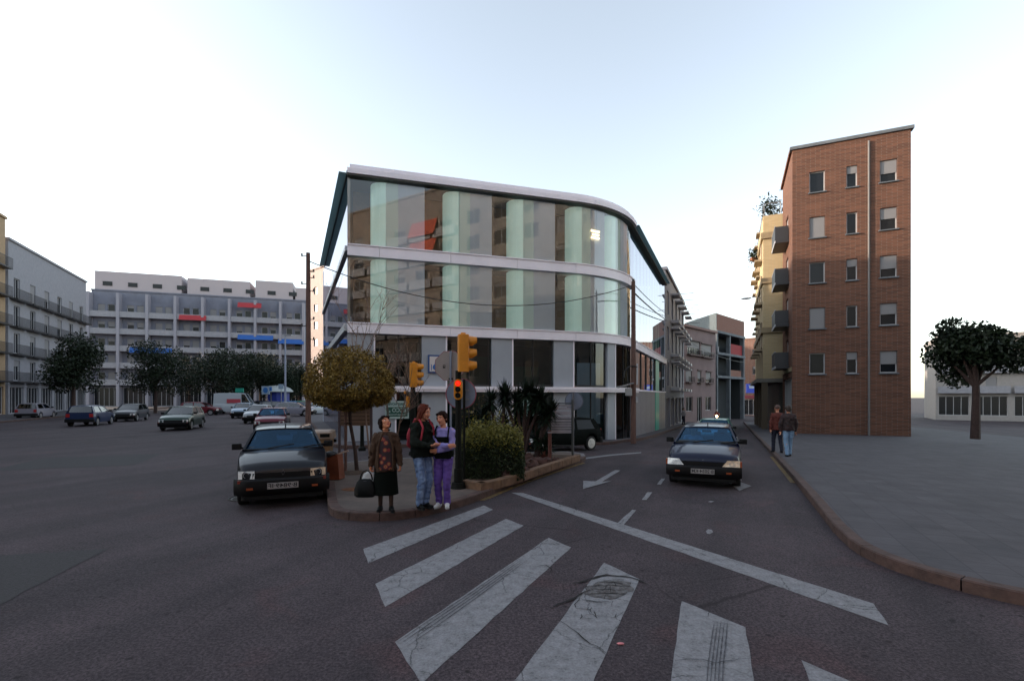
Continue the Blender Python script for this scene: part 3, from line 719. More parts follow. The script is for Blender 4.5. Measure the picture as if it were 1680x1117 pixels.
# ================================================================== OTHER BUILDINGS
def facade(t, p0, p1, z0, z1, openings, m, reveal=0.18, name='wall'):
    """front wall (seen with p0 on the left) with real recessed openings; returns unit vectors"""
    p0 = Vector(p0[:2]); p1 = Vector(p1[:2]); L = (p1 - p0).length; u = (p1 - p0) / L; nn = Vector((u.y, -u.x))
    us = sorted({0.0, L} | {max(0, min(L, o[0])) for o in openings} | {max(0, min(L, o[1])) for o in openings})
    zs = sorted({z0, z1} | {o[2] for o in openings} | {o[3] for o in openings})
    mb = MB()
    def P(uu, z, d=0.0): q = p0 + u * uu - nn * d; return (q.x, q.y, z)
    for a, b in zip(us, us[1:]):
        for c, d in zip(zs, zs[1:]):
            if b - a < 1e-4 or d - c < 1e-4: continue
            mu, mz = (a + b) / 2, (c + d) / 2
            if any(o[0] < mu < o[1] and o[2] < mz < o[3] for o in openings): continue
            mb.add([P(a, c), P(b, c), P(b, d), P(a, d)], [(0, 1, 2, 3)])
    for a, b, c, d in [o[:4] for o in openings]:
        r = reveal
        mb.add([P(a, c), P(a, d), P(a, d, r), P(a, c, r), P(b, c), P(b, d), P(b, d, r), P(b, c, r)], [(0, 1, 2, 3), (5, 4, 7, 6), (0, 3, 7, 4), (1, 5, 6, 2)])
    mb.build(name, m, t)
    return p0, u, nn
M_win = glass('dark_window', (0.05, 0.06, 0.07), 0.12)
M_wdark = mat('window_dark', (0.012, 0.014, 0.018), 0.2, spec=0.3)
M_wwarm = mat('window_curtain', (0.35, 0.33, 0.3), 0.6, var=0.2)
M_shut = mat('roller_shutter', (0.22, 0.215, 0.225), 0.7)
M_frame = mat('window_frame_white', (0.45, 0.45, 0.47), 0.6)
def window(t, p0, u, nn, o, style=0, m_frame=None, parent=None, reveal=0.18):
    a, b, c, d = o[:4]; m_frame = m_frame or M_frame
    def B(mb, u0, u1, d0, d1, z0, z1):
        q = [p0 + u * uu - nn * dd for uu, dd in ((u0, d1), (u1, d1), (u1, d0), (u0, d0))]
        mb.hexa([(q[3].x, q[3].y, z0), (q[2].x, q[2].y, z0), (q[1].x, q[1].y, z0), (q[0].x, q[0].y, z0), (q[3].x, q[3].y, z1), (q[2].x, q[2].y, z1), (q[1].x, q[1].y, z1), (q[0].x, q[0].y, z1)])
    mb = MB(); r0, r1 = reveal - 0.05, reveal + 0.01; fw = 0.06
    B(mb, a, a + fw, r0, r1, c, d); B(mb, b - fw, b, r0, r1, c, d); B(mb, a + fw, b - fw, r0, r1, d - fw, d); B(mb, a + fw, b - fw, r0, r1, c, c + fw)
    k = max(1, round((b - a) / 0.8))
    for i in range(1, k): x = a + (b - a) * i / k; B(mb, x - 0.03, x + 0.03, r0, r1 - 0.02, c + fw, d - fw)
    mb.m = 1
    B(mb, a + 0.01, b - 0.01, r1 - 0.015, r1 + 0.02, c + 0.01, d - 0.01)
    mb.m = 2
    if style: B(mb, a + 0.02, b - 0.02, r0 - 0.04, r0 - 0.01, d - (d - c) * style, d - 0.01)
    mb.build('window', [m_frame, M_wdark, M_shut], parent or t)
def body(t, pts, z0, z1, m, name='body'):
    MB().prism([tuple(p[:2]) for p in pts], z0, z1).build(name, m, t)

def block(name, label, p0, p1, depth, z0, z1, m, ground=3.6, floor_h=2.95, bay=3.2, balcony=None, win=(0.5, 2.6, 0.9, 2.3), group=None, seed=1, sides=True, roof_m=None, nwin=1, rail=None, cat='building', first_door=True):
    t = thing(name, label, cat, group=group); rd = random.Random(seed)
    p0 = Vector(p0[:2]); p1 = Vector(p1[:2]); L = (p1 - p0).length; u = (p1 - p0) / L; nn = Vector((u.y, -u.x))
    nb = max(1, int(L / bay)); bw = L / nb; nf = int((z1 - z0 - ground - 0.6) / floor_h); ops = []; bal = []
    for f in range(nf):
        zb = z0 + ground + f * floor_h
        for i in range(nb):
            sw = win[1] - win[0]
            if nwin == 1: ops.append((i * bw + (bw - sw) / 2, i * bw + (bw + sw) / 2, zb + win[2], zb + win[3]))
            else:
                ww = sw / nwin * 0.72
                for k in range(nwin):
                    c = i * bw + bw / 2 + (k - (nwin - 1) / 2) * (sw / nwin); ops.append((c - ww / 2, c + ww / 2, zb + win[2], zb + win[3]))
    gops = []
    for i in range(nb): gops.append((i * bw + 0.35, (i + 1) * bw - 0.35, z0 + 0.15, z0 + ground - 0.6))
    P0, u, nn = facade(t, p0, p1, z0 - 1, z1, ops + gops, m)
    for o in (ops + gops)[:96]: window(t, P0, u, nn, o, rd.choice([0, 0, 0.3, 0.55, 1.0]) if o[2] > z0 + 1.5 else 0)
    if len(ops + gops) > 96:
        pass
    bk = 0.2
    q0 = p0 - nn * bk; q1 = p1 - nn * bk; r1 = p1 - nn * depth; r0 = p0 - nn * depth
    mbb = MB(); mbb.m = 0
    mbb.add([(q0.x, q0.y, z0 - 1), (q1.x, q1.y, z0 - 1), (q1.x, q1.y, z1), (q0.x, q0.y, z1)], [(0, 1, 2, 3)]); mbb.m = 1
    for A, B in ((p0, r0), (r0, r1), (r1, p1)):
        mbb.add([(A.x, A.y, z0 - 1), (B.x, B.y, z0 - 1), (B.x, B.y, z1), (A.x, A.y, z1)], [(0, 3, 2, 1)])
    mbb.add([(p0.x, p0.y, z1), (p1.x, p1.y, z1), (r1.x, r1.y, z1), (r0.x, r0.y, z1)], [(0, 1, 2, 3)])
    mbb.build('body', [M_wdark, m], t)
    if balcony:
        for f in range(nf):
            zb = z0 + ground + f * floor_h
            mb = MB(); mb.m = 0
            def B(mb, u0, u1, d0, d1, za, zc):
                q = [P0 + u * a + nn * b for a, b in ((u0, d0), (u1, d0), (u1, d1), (u0, d1))]
                mb.hexa([(q[3].x, q[3].y, za), (q[2].x, q[2].y, za), (q[1].x, q[1].y, za), (q[0].x, q[0].y, za), (q[3].x, q[3].y, zc), (q[2].x, q[2].y, zc), (q[1].x, q[1].y, zc), (q[0].x, q[0].y, zc)])
            for i in range(nb):
                a0, a1 = i * bw + 0.2, (i + 1) * bw - 0.2
                B(mb, a0, a1, 0.003, balcony, zb - 0.15, zb)
                if rail:
                    B(mb, a0, a1, balcony - 0.03, balcony, zb + 0.95, zb + 1.0)
                    k = int((a1 - a0) / 0.14)
                    for j in range(k + 1): x = a0 + (a1 - a0 - 0.02) * j / k; B(mb, x, x + 0.02, balcony - 0.025, balcony - 0.005, zb, zb + 0.95)
                else:
                    B(mb, a0, a1, balcony - 0.1, balcony, zb, zb + 0.9)
            mb.build('balcony', rail or M_frame if rail else mat('parapet_' + name, (0.27, 0.27, 0.3), 0.7, var=0.1), t)
    mb = MB(); q = [p0 + nn * 0.15 - u * 0.1, p1 + nn * 0.15 + u * 0.1, p1 - nn * 0.3 + u * 0.1, p0 - nn * 0.3 - u * 0.1]
    mb.prism([tuple(x) for x in q], z1 + 0.002, z1 + 0.25); mb.build('cornice', roof_m or m, t)
    return t, P0, u, nn, bw, nf

M_lav = mat('lavender_render', (0.16, 0.17, 0.22), 0.8, var=0.12, scale=0.6)
M_pinkr = mat('pink_render', (0.5, 0.36, 0.33), 0.8, var=0.08, scale=0.8)
M_tan = mat('tan_render', (0.48, 0.36, 0.18), 0.8, var=0.1, scale=0.8)
M_greyr = mat('grey_render', (0.34, 0.33, 0.36), 0.8, var=0.1, scale=0.8)
M_red = mat('red_render', (0.30, 0.07, 0.03), 0.8, var=0.1, scale=0.8)
M_conc = mat('raw_concrete', (0.12, 0.135, 0.155), 0.85, var=0.2, scale=1)
M_brickred = brickmat('red_brick', (0.2, 0.08, 0.06), (0.25, 0.12, 0.09), (0.2, 0.16, 0.14))
M_brickdk = brickmat('dark_brick', (0.14, 0.07, 0.05), (0.2, 0.1, 0.08), (0.2, 0.17, 0.15))

# far apartment block beyond the square
A0 = Vector(at(150, 90)[:2]); A1 = Vector(at(501, 101)[:2])
tA, P0, u, nn, bw, nf = block('apartment_block', 'long lavender-grey apartment block with full-width balconies, red and blue awnings, beyond the cars', A0, A1, 14, 0, 21.6, M_lav, ground=4.2, floor_h=3.15, bay=4.3, balcony=1.3, win=(0.4, 3.5, 0.5, 2.3), seed=3, nwin=2)
mb = MB()
for k in range(int((A1 - A0).length / bw) + 1):
    q = A0 + u * min(k * bw, (A1 - A0).length - 0.3) + nn * 0.7; MB().boxc((q.x, q.y, 10.6), (0.45, 1.5, 21), Matrix.Rotation(math.atan2(u.y, u.x), 3, 'Z')).build('pilaster', mat('pale_pilaster', (0.28, 0.275, 0.32), 0.7), tA)
mb = MB(); 
L = (A1 - A0).length
for a, b, h in ((0, 14, 25.5), (15, 26, 25.2), (27, 34, 25.6), (34.5, 38.5, 24.6), (39, L, 24.0)):
    q = [A0 + u * a - nn * 1.2, A0 + u * b - nn * 1.2, A0 + u * b - nn * 10, A0 + u * a - nn * 10]; MB().prism([tuple(x) for x in q], 21.9, h).build('penthouse', mat('penthouse_render', (0.42, 0.37, 0.39), 0.8), tA)
mb = MB()
for a in range(2, int(L) - 1, 4):
    q = A0 + u * a - nn * 1.17; MB().boxc((q.x, q.y, 23.2), (1.5, 0.1, 0.8), Matrix.Rotation(math.atan2(u.y, u.x), 3, 'Z')).build('penthouse_window', M_wdark, tA)
def awning(t, P0, u, nn, a, b, z, m, out=1.5, drop=0.7):
    q = [P0 + u * a + nn * 1.32, P0 + u * b + nn * 1.32]; r = [P0 + u * b + nn * (1.32 + 0.35), P0 + u * a + nn * (1.32 + .35)]
    mb = MB(); mb.hexa([(r[1].x, r[1].y, z - drop), (r[0].x, r[0].y, z - drop), (q[1].x, q[1].y, z), (q[0].x, q[0].y, z), (r[1].x, r[1].y, z - drop + 0.06), (r[0].x, r[0].y, z - drop + 0.06), (q[1].x, q[1].y, z + 0.3), (q[0].x, q[0].y, z + .3)])
    mb.build('awning', m, t)
M_awr = mat('red_awning', (0.33, 0.03, 0.04), 0.8); M_awb = mat('blue_awning', (0.02, 0.1, 0.36), 0.8)
Lx = lambda px: ((Vector(at(px, 95)[:2]) - A0).dot(u))
awning(tA, P0, u, nn, Lx(388), Lx(425), zpx(495, 94), M_awr); awning(tA, P0, u, nn, Lx(300), Lx(340), zpx(520, 94), M_awr)
awning(tA, P0, u, nn, Lx(388), Lx(444), zpx(549, 94), M_awb); awning(tA, P0, u, nn, Lx(452), Lx(494), zpx(556, 96), M_awb); awning(tA, P0, u, nn, Lx(230), Lx(290), zpx(575, 94), M_awb)
# pale building catching the last sun, right behind the left pole
block('corner_building', 'narrow salmon-pink building glimpsed between the wooden pole and the glass building', at(509, 80), at(545, 76), 10, 0, 22.5, mat('salmon_render', (0.40, 0.32, 0.30), 0.8, var=0.06), floor_h=2.8, bay=3.2, win=(1.0, 2.0, 0.9, 2.1), seed=8)
# the avenue's left side
block('terrace_block', 'tall cream block with iron balconies lining the far side of the avenue, outermost left', Vector((-31, 2)), Vector((-44, 31)), 14, 0, 19.5, mat('cream_render', (0.42, 0.38, 0.33), 0.8, var=0.08), bay=3.6, balcony=0.7, win=(1.0, 2.3, 0.1, 2.3), rail=M_dark, seed=5)
block('terrace_block', 'ochre block with iron balconies, between the cream block and the grey one', Vector((-44.1, 31.3)), Vector((-53, 51)), 14, 0, 20.5, mat('ochre_render', (0.36, 0.25, 0.15), 0.8, var=0.08), bay=3.4, balcony=0.7, win=(1.0, 2.3, 0.1, 2.3), rail=M_dark, seed=6)
block('terrace_block', 'grey block at the far end of the avenue row, nearest the long apartment block', Vector((-53.1, 51.4)), Vector((-62, 71)), 14, 0, 18.5, mat('ash_render', (0.27, 0.27, 0.3), 0.8, var=0.08), bay=3.4, balcony=0.7, win=(1.0, 2.3, 0.1, 2.3), rail=M_dark, seed=7)

# right-hand street, left side beyond the glass building
zs = lambda a, b=-5: gz(*ab(a, b))
tG, P0, u, nn, bw, nf = block('townhouse', 'grey-white townhouse with projecting bay windows, next to the end of the glass building', ab(42.6, -5.05), ab(60, -5.05), 12, zs(50), 12.6, mat('townhouse_render', (0.20, 0.205, 0.25), 0.7, var=0.08), ground=3.4, floor_h=3.1, bay=2.9, win=(0.7, 2.0, 0.5, 2.5), seed=11)
mb = MB()
for f in range(3):
    for i in range(1, 6):
        q = P0 + u * (i * bw + bw / 2) + nn * 0.36; zc = zs(50) + 3.4 + f * 3.1
        mb = MB(); mb.boxc((q.x, q.y, zc + 0.2), (1.9, 0.7, 0.25), Matrix.Rotation(math.atan2(u.y, u.x), 3, 'Z')); mb.build('balcony', M_frame, tG)
        mb = MB(); mb.boxc((q.x, q.y, zc + 2.7), (1.9, 0.7, 0.15), Matrix.Rotation(math.atan2(u.y, u.x), 3, 'Z')); mb.build('window_hood', M_frame, tG)
mb = MB()
for f in range(2):
    for i in range(2, 6):
        q = P0 + u * (i * bw + bw / 2) + nn * 0.9; MB().boxc((q.x, q.y, 12.2 - f * 1.5), (0.04, 1.5, 0.04), Matrix.Rotation(math.atan2(u.y, u.x), 3, 'Z')).build('clothes_pole', M_dark, tG)
# rose building facing the bend of the street
p0, p1 = at(1121, 60), at(1174, 67)
zb = gz(p0.x, p0.y)
t = thing('rose_house', 'two-storey rose-coloured house with shuttered balcony and window boxes at the street bend', 'building')
Lh = (Vector(p1[:2]) - Vector(p0[:2])).length
def wpx(x): return (x - 1121) / 53.0 * Lh
Yf = 63.0
ops = [(wpx(1127), wpx(1147), zpx(583, Yf), zpx(561, Yf)), (wpx(1149), wpx(1167), zpx(584, Yf), zpx(563, Yf))]
ops += [(wpx(1125), wpx(1134), zpx(627, Yf), zpx(606, Yf)), (wpx(1143), wpx(1149), zpx(627, Yf), zpx(608, Yf)), (wpx(1157), wpx(1166), zpx(627, Yf), zpx(609, Yf))]
ops += [(wpx(1125), wpx(1135), zpx(674, Yf), zpx(651, Yf)), (wpx(1142), wpx(1150), zb, zpx(651, Yf)), (wpx(1156), wpx(1166), zpx(674, Yf), zpx(651, Yf))]
M_rose = mat('rose_render', (0.19, 0.135, 0.14), 0.85, var=0.12, scale=0.7)
P0, u, nn = facade(t, p0, p1, zb - 1, zpx(541, Yf), ops, M_rose)
for k, o in enumerate(ops): window(t, P0, u, nn, o, [0.5, 0.8, 1.0, 0.7, 0.7, 0, 0, 0][k])
mb = MB()
for o in ops[:5]:
    q = P0 + u * (o[0] + o[1]) / 2 + nn * 0.22; mb.boxc((q.x, q.y, o[2] - 0.08), (o[1] - o[0] + 0.25, 0.44, 0.15), Matrix.Rotation(math.atan2(u.y, u.x), 3, 'Z'))
    q = P0 + u * (o[0] + o[1]) / 2 + nn * 0.08; mb.boxc((q.x, q.y, o[3] + 0.08), (o[1] - o[0] + 0.25, 0.16, 0.12), Matrix.Rotation(math.atan2(u.y, u.x), 3, 'Z'))
mb.build('sill', mat('brown_sill', (0.1, 0.06, 0.06), 0.7), t)
mb = MB()
for o in ops[:5]:
    n_ = int((o[1] - o[0]) / 0.12)
    for i in range(n_ + 1):
        q = P0 + u * (o[0] + (o[1] - o[0]) * i / n_) + nn * 0.38; mb.boxc((q.x, q.y, o[2] + 0.3), (0.02, 0.02, 0.65), None)
    q = P0 + u * (o[0] + o[1]) / 2 + nn * 0.38; mb.boxc((q.x, q.y, o[2] + 0.62), (o[1] - o[0] + 0.1, 0.03, 0.04), Matrix.Rotation(math.atan2(u.y, u.x), 3, 'Z'))
mb.build('balcony_rail', M_dark, t)
q0 = Vector(p0[:2]) - nn * 0.22; q1 = Vector(p1[:2]) - nn * 0.22; r1 = q1 - nn * 9; r0 = q0 - nn * 9
body(t, [q0, q1, r1, r0], zb - 1, zpx(541, Yf) - 0.002, M_wdark)
mb = MB(); q = [Vector(p0[:2]) + nn * 0.3, Vector(p1[:2]) + nn * 0.3, Vector(p1[:2]) - nn * 2.2, Vector(p0[:2]) - nn * 2.2]; mb.prism([tuple(x) for x in q], zpx(541, Yf), zpx(541, Yf) + 0.3); mb.build('cornice', mat('cornice_brown', (0.2, 0.12, 0.11), 0.8), t)

# unfinished concrete frame building
t = thing('unfinished_building', 'unfinished concrete-frame building with open floors and a brick parapet, behind the rose house', 'building')
c0 = Vector(at(1124, 80)[:2]); c1 = Vector(at(1176, 70)[:2]); c2 = Vector(at(1221, 78)[:2]); zb = gz(*c1)
Yc = 72.0; zt = zpx(514, 70); z_p = zpx(543, 71)
bk = c2 + (c0 - c1)
MB().prism([tuple(c0), tuple(c1), tuple(c2), tuple(bk)], z_p, zt).build('top_storey', M_brickred, t)
uL = (c1 - c0).normalized(); nL = Vector((uL.y, -uL.x))
MB().prism([tuple(c0 + nL * .05), tuple(c1 + nL * .05), tuple(c1 + nL * .004), tuple(c0 + nL * .004)], zb - 1, zt + .1).build('rendered_side', mat('blue_grey_render', (0.10, 0.125, 0.14), 0.8, var=0.15), t)
uR = (c2 - c1).normalized(); nR = Vector((uR.y, -uR.x)); LR = (c2 - c1).length
rz_ = Matrix.Rotation(math.atan2(uR.y, uR.x), 3, 'Z')
def RB(mb, a, b, d0, d1, z0, z1):
    q = c1 + uR * (a + b) / 2 + nR * (d0 + d1) / 2; mb.boxc((q.x, q.y, (z0 + z1) / 2), (b - a, abs(d1 - d0), z1 - z0), rz_)
levels = [zpx(543, 71), zpx(578, 71), zpx(616, 71), zb]
mb = MB()
for z in levels[:3]: RB(mb, -0.05, LR + 0.2, -6, 0.12, z - 0.35, z - 0.001)
mb.build('floor_slab', M_conc, t)
for a in (0.15, LR * 0.45, LR - 0.2):
    mb = MB(); RB(mb, a - 0.2, a + 0.2, -0.5, 0.05, zb - 1, levels[0] - 0.35); mb.build('column', M_conc, t)
mb = MB(); RB(mb, 0.0, LR, -2.6, -2.4, zb - 1, levels[0] - .4); RB(mb, LR - 0.35, LR - 0.02, -2.39, -0.6, zb - 1, levels[0] - .4); mb.build('back_wall', mat('dark_interior', (0.03, 0.035, 0.04), 0.9), t)
mb = MB(); RB(mb, LR * 0.5, LR - 0.4, -0.3, -0.2, levels[1], levels[1] + 1.6); mb.build('red_panel', mat('red_board', (0.25, 0.015, 0.02), 0.8), t)
mb = MB(); RB(mb, LR * 0.5, LR - 0.8, -0.3, -0.2, levels[2], levels[2] + 1.0); mb.build('brick_infill', M_brickred, t)
mb = MB(); RB(mb, 0.5, 1.8, -0.8, -0.4, levels[1], levels[1] + 0.9); mb.build('building_material', mat('grey_sacks', (0.3, 0.3, 0.32), 0.9), t)
# brick house closing the street
block('brick_house', 'dark brick house closing the far end of the right-hand street', at(1217, 92), at(1262, 88), 10, -1.6, zpx(556, 90), M_brickdk, floor_h=3.2, bay=3.0, win=(0.9, 1.9, 0.8, 2.3), seed=13)
t = thing('shop_sign', 'small blue shop sign with a white mark at the far end of the street', 'sign', at(1232, 80, zpx(637, 80)))
MB().box(-0.8, 0.8, -0.1, 0.1, -0.75, 0.75).build('panel', emit('blue_light_panel', (0.01, 0.04, 0.4), 0.08), t)
MB().box(-0.35, 0.7, -0.13, -0.11, 0.0, 0.35).add([(-0.3, -0.12, 0.3), (0.2, -0.12, 0.3), (0.2, -0.12, 0.5), (-0.5, -0.12, 0.5)], [(0, 1, 2, 3)]).build('mark', mat('sign_mark', (0.6, 0.65, 0.75), 0.6), t)
MB().tube([(0.8, 0, 0.3), (2.5, 0.4, 0.3)], 0.04, 6).build('bracket', M_dark, t)
t = thing('awning', 'dull red shop awning under the blue sign at the street end', 'awning', at(1231, 84, zpx(653, 84)))
MB().loft([[(-1.3, 0, 0.5), (1.3, 0, 0.5), (1.3, 0.1, 0.5), (-1.3, 0.1, 0.5)], [(-1.3, -1.0, 0), (1.3, -1.0, 0), (1.3, -0.9, -0.05), (-1.3, -.9, -.05)]]).build('canvas', mat('awning_red', (0.2, 0.02, 0.03), 0.8), t)
MB().tube([(-1.2, 0, 0.1), (-1.2, -0.95, 0)], 0.02, 6).tube([(1.2, 0, 0.1), (1.2, -.95, 0)], 0.02, 6).build('frame', M_dark, t)

# yellow brick tower house on the right
M_ybrick = brickmat('yellow_brick', (0.48, 0.36, 0.20), (0.54, 0.42, 0.25), (0.42, 0.36, 0.25))
ZR = zs(46, 2)
zt = zpx(365, 42)
t = thing('corner_house', 'tall yellow brick house with cornice bands and roof railing, next to the red-brown block', 'building')
Q = [ab(45.5, 3.75), ab(45.5, 2.4), ab(60, 2.4), ab(60, 12), ab(45.5, 12)]
body(t, Q, ZR + 4.3, zt, M_ybrick, 'wall')
for z, h in ((zpx(397, 42), 0.5), (zpx(468, 42), 0.45), (zpx(546, 42), 0.45)):
    MB().prism([tuple(ab(45.33, 3.9)), tuple(ab(45.33, 2.24)), tuple(ab(60.2, 2.24)), tuple(ab(60.2, 12))], z - h / 2, z + h / 2).build('cornice', mat('stone_band', (0.3, 0.23, 0.14), 0.8, var=0.1), t)
mb = MB(); mb.prism([tuple(ab(45.2, 3.9)), tuple(ab(45.2, 1.9)), tuple(ab(60.2, 1.9)), tuple(ab(60.2, 12))], ZR + 4.0, ZR + 4.299); mb.build('canopy', mat('canopy_grey', (0.2, 0.18, 0.16), 0.8), t)
mb = MB()
for a in (45.5, 50, 55, 59.5): q = ab(a, 2.5); MB().boxc((q.x, q.y, ZR + 1.9), (0.45, 0.45, 4.4), Matrix.Rotation(math.atan2(D.y, D.x), 3, 'Z')).build('pillar', mat('dark_pillar', (0.12, 0.09, 0.06), 0.8), t)
body(t, [ab(45.8, 3.6), ab(60, 3.6), ab(60, 12), ab(45.8, 12)], ZR - 1, ZR + 3.99, mat('dark_shopfront', (0.03, 0.025, 0.02), 0.5), 'shopfront')
mb = MB()
for k in range(3):
    z = zpx([500, 575, 430][k], 42)
    for a in (47.5, 51.5, 55.5): q = ab(a, 2.1); mb = MB(); mb.boxc((q.x, q.y, z), (2.0, 0.6, 0.15), Matrix.Rotation(math.atan2(D.y, D.x), 3, 'Z')); mb.boxc((q.x, q.y, z + 2.4), (1.6, 0.3, 0.12), Matrix.Rotation(math.atan2(D.y, D.x), 3, 'Z')); mb.boxc((q.x + N.x * .27, q.y + N.y * .27, z + 1.3), (1.3, 0.1, 2.2), Matrix.Rotation(math.atan2(D.y, D.x), 3, 'Z')); mb.build('bay_window', mat('bay_stone', (0.33, 0.26, 0.18), 0.8), t)
mb = MB(); 
pts = [ab(45.6, 3.7), ab(45.6, 2.5), ab(52, 2.5), ab(59.8, 2.5)]
for a, b in zip(pts, pts[1:]):
    mb.tube([(a.x, a.y, zt + 1.0), (b.x, b.y, zt + 1.0)], 0.04, 6); k = max(1, int((b - a).length / 1.2))
    for i in range(k + 1): q = a + (b - a) * i / k; mb.tube([(q.x, q.y, zt), (q.x, q.y, zt + 1.0)], 0.035, 6)
mb.build('roof_railing', M_steel, t)
# plants on its roof and its ledge
def leafcloud(mb, fn, n, size, rd, flat=0.0, aspect=2.2):
    """n small leaf quads at points returned by fn()"""
    V = mb.v; Fc = mb.f; MI = mb.mi
    for _ in range(n):
        c = fn(rd); d = Vector((rd.gauss(0, 1), rd.gauss(0, 1), rd.gauss(0, 1) + flat)).normalized(); e = d.orthogonal().normalized()
        e.rotate(Matrix.Rotation(rd.uniform(0, 6.28), 3, d)); f_ = d.cross(e); s_ = size * rd.uniform(0.6, 1.3)
        a = e * s_ * aspect / 2; b = f_ * s_ / 2; k = len(V)
        V += [tuple(c - a), tuple(c + b * 0.9 - a * 0.1), tuple(c + a), tuple(c - b * 0.9 - a * 0.1)]; Fc.append((k, k + 1, k + 2, k + 3)); MI.append(mb.m)
def leafmat(name, c1, c2, scale=1.5, rough=0.55):
    if name in MATS: return MATS[name]
    m = mat(name, c1, rough, spec=0.25); n = m.node_tree.nodes; l = m.node_tree.links; p = n['Principled BSDF']
    tc = n.new('ShaderNodeTexCoord'); nz = n.new('ShaderNodeTexNoise'); nz.inputs['Scale'].default_value = scale; nz.inputs['Detail'].default_value = 6; nz.inputs['Roughness'].default_value = 0.8
    r = n.new('ShaderNodeValToRGB'); r.color_ramp.elements[0].position = 0.38; r.color_ramp.elements[1].position = 0.62; r.color_ramp.elements[0].color = (*c1, 1); r.color_ramp.elements[1].color = (*c2, 1)
    l.new(tc.outputs['Object'], nz.inputs[0]); l.new(nz.outputs[0], r.inputs[0]); l.new(r.outputs[0], p.inputs['Base Color'])
    return m
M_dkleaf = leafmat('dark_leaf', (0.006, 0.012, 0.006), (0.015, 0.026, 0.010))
q = ab(47, 3.0); t2 = thing('roof_plant', 'potted plant on the roof terrace of the yellow brick house', 'plant', (q.x, q.y, zt))
MB().cyl((0, 0, 0), (0, 0, 0.35), 0.2, 0.26).build('pot', mat('clay_pot', (0.3, 0.12, 0.06), 0.8), t2)
rd = random.Random(2); mb = MB(); leafcloud(mb, lambda r: Vector((r.gauss(0, 0.4), r.gauss(0, 0.4), 1.1 + r.gauss(0, 0.45))), 350, 0.14, rd); mb.tube([(0, 0, 0.3), (0, 0, 1.2)], 0.03, 6); mb.build('foliage', M_dkleaf, t2)
q = ab(52, 2.05); t2 = thing('balcony_plant', 'bushy plant hanging from an upper ledge of the yellow brick house', 'plant', (q.x, q.y, zpx(408, 46)))
MB().box(-0.4, 0.4, -0.2, 0.2, -1.0, -0.7).build('trough', mat('clay_pot', (0.3, 0.12, 0.06), 0.8), t2)
mb = MB(); leafcloud(mb, lambda r: Vector((r.gauss(0, 0.3), r.gauss(0, 0.3), -0.5 + r.gauss(0, 0.35))), 260, 0.14, rd); mb.build('foliage', M_dkleaf, t2)
q = ab(47.0, 2.35); t2 = thing('wall_lamp', 'street lamp on a long arm fixed to the yellow brick house', 'street lamp', (q.x, q.y, zpx(500, 45)), math.atan2(-N.y, -N.x))
MB().tube([(-0.1, 0, 0), (0.5, 0, 0.12), (1.0, 0, 0.1)], 0.03, 8).build('arm', M_steel, t2); MB().ell((1.2, 0, 0.05), (0.4, 0.14, 0.09)).build('lamp_head', M_frame, t2)

# red building with balconies, right next to the camera, reaching down the street
MR = brickmat('brown_brick', (0.10, 0.046, 0.032), (0.17, 0.075, 0.048), (0.17, 0.13, 0.11), bw=0.28, bh=0.09)
tR, P0, u, nn, bw, nf = block('balcony_block', 'tall red-brown apartment block with stacked dark balconies, at the right edge of the street', ab(45.2, 3.8), ab(38.5, 3.8), 6.5, -0.5, 18.8, MR, ground=4.4, floor_h=3.05, bay=6.5, win=(0.9, 2.6, 0.05, 2.3), seed=21)
for f in range(nf):
    zb = -0.2 + 4.4 + f * 3.05
    for i in range(1):
        c = P0 + u * (i * bw + bw / 2) + nn * 0.45
        M3 = Matrix.Rotation(math.atan2(u.y, u.x), 3, 'Z')
        mb = MB(); mb.boxc((c.x, c.y, zb - 0.09), (3.0, 0.9, 0.18), M3)
        e = c + nn * 0.43; mb.boxc((e.x, e.y, zb + 0.5), (3.0, 0.04, 0.98), M3)
        for sx in (-1, 1): e = c + u * sx * 1.48; mb.boxc((e.x, e.y, zb + 0.5), (0.04, 0.82, 0.98), M3)
        mb.m = 1; e = c + nn * 0.44; mb.boxc((e.x, e.y, zb + 1.02), (3.04, 0.07, 0.05), M3); mb.boxc((e.x, e.y, zb - 0.1), (3.04, 0.06, 0.16), M3)
        mb.build('balcony', [mat('balcony_panel', (0.03, 0.03, 0.035), 0.5), M_frame], tR)
mb = MB(); c = P0 + u * 18 + nn * 0.2
MB().prism([tuple(x) for x in (P0 + nn * 0.06, P0 + u * 6.6 + nn * 0.06, P0 + u * 6.6 + nn * 0.004, P0 + nn * 0.004)], 3.72, 4.02).build('string_course', mat('stone_band', (0.3, 0.23, 0.14), 0.8), tR)

# window columns on the end wall that faces the crossing
e0 = ab(38.5, 10.3); e1_ = ab(38.5, 3.8); uE = (e0 - e1_).normalized(); nE = -D
eo = []
for f in range(5):
    for q in (1.0, 3.1, 4.9): eo.append((q, q + (0.9 if q != 3.1 else 0.6), 3.5 + f * 3.05, 4.9 + f * 3.05))
PE, uE, nE = facade(tR, e1_ + nE * 0.22, e0 + nE * 0.22, -1.2, 18.8, eo, MR, name='end_wall')
for k, o in enumerate(eo): window(tR, PE, uE, nE, o, [0, 0.35, 0.6, 1.0, 0, 0.5][(k * 7) % 6])
for A_, B_ in ((e1_, e1_ + nE * 0.22), (e0 + nE * 0.22, e0)):
    MB().add([(A_.x, A_.y, -1.2), (B_.x, B_.y, -1.2), (B_.x, B_.y, 18.8), (A_.x, A_.y, 18.8)], [(0, 1, 2, 3)]).build('end_wall', MR, tR)
M3 = Matrix.Rotation(math.atan2(uE.y, uE.x), 3, 'Z')
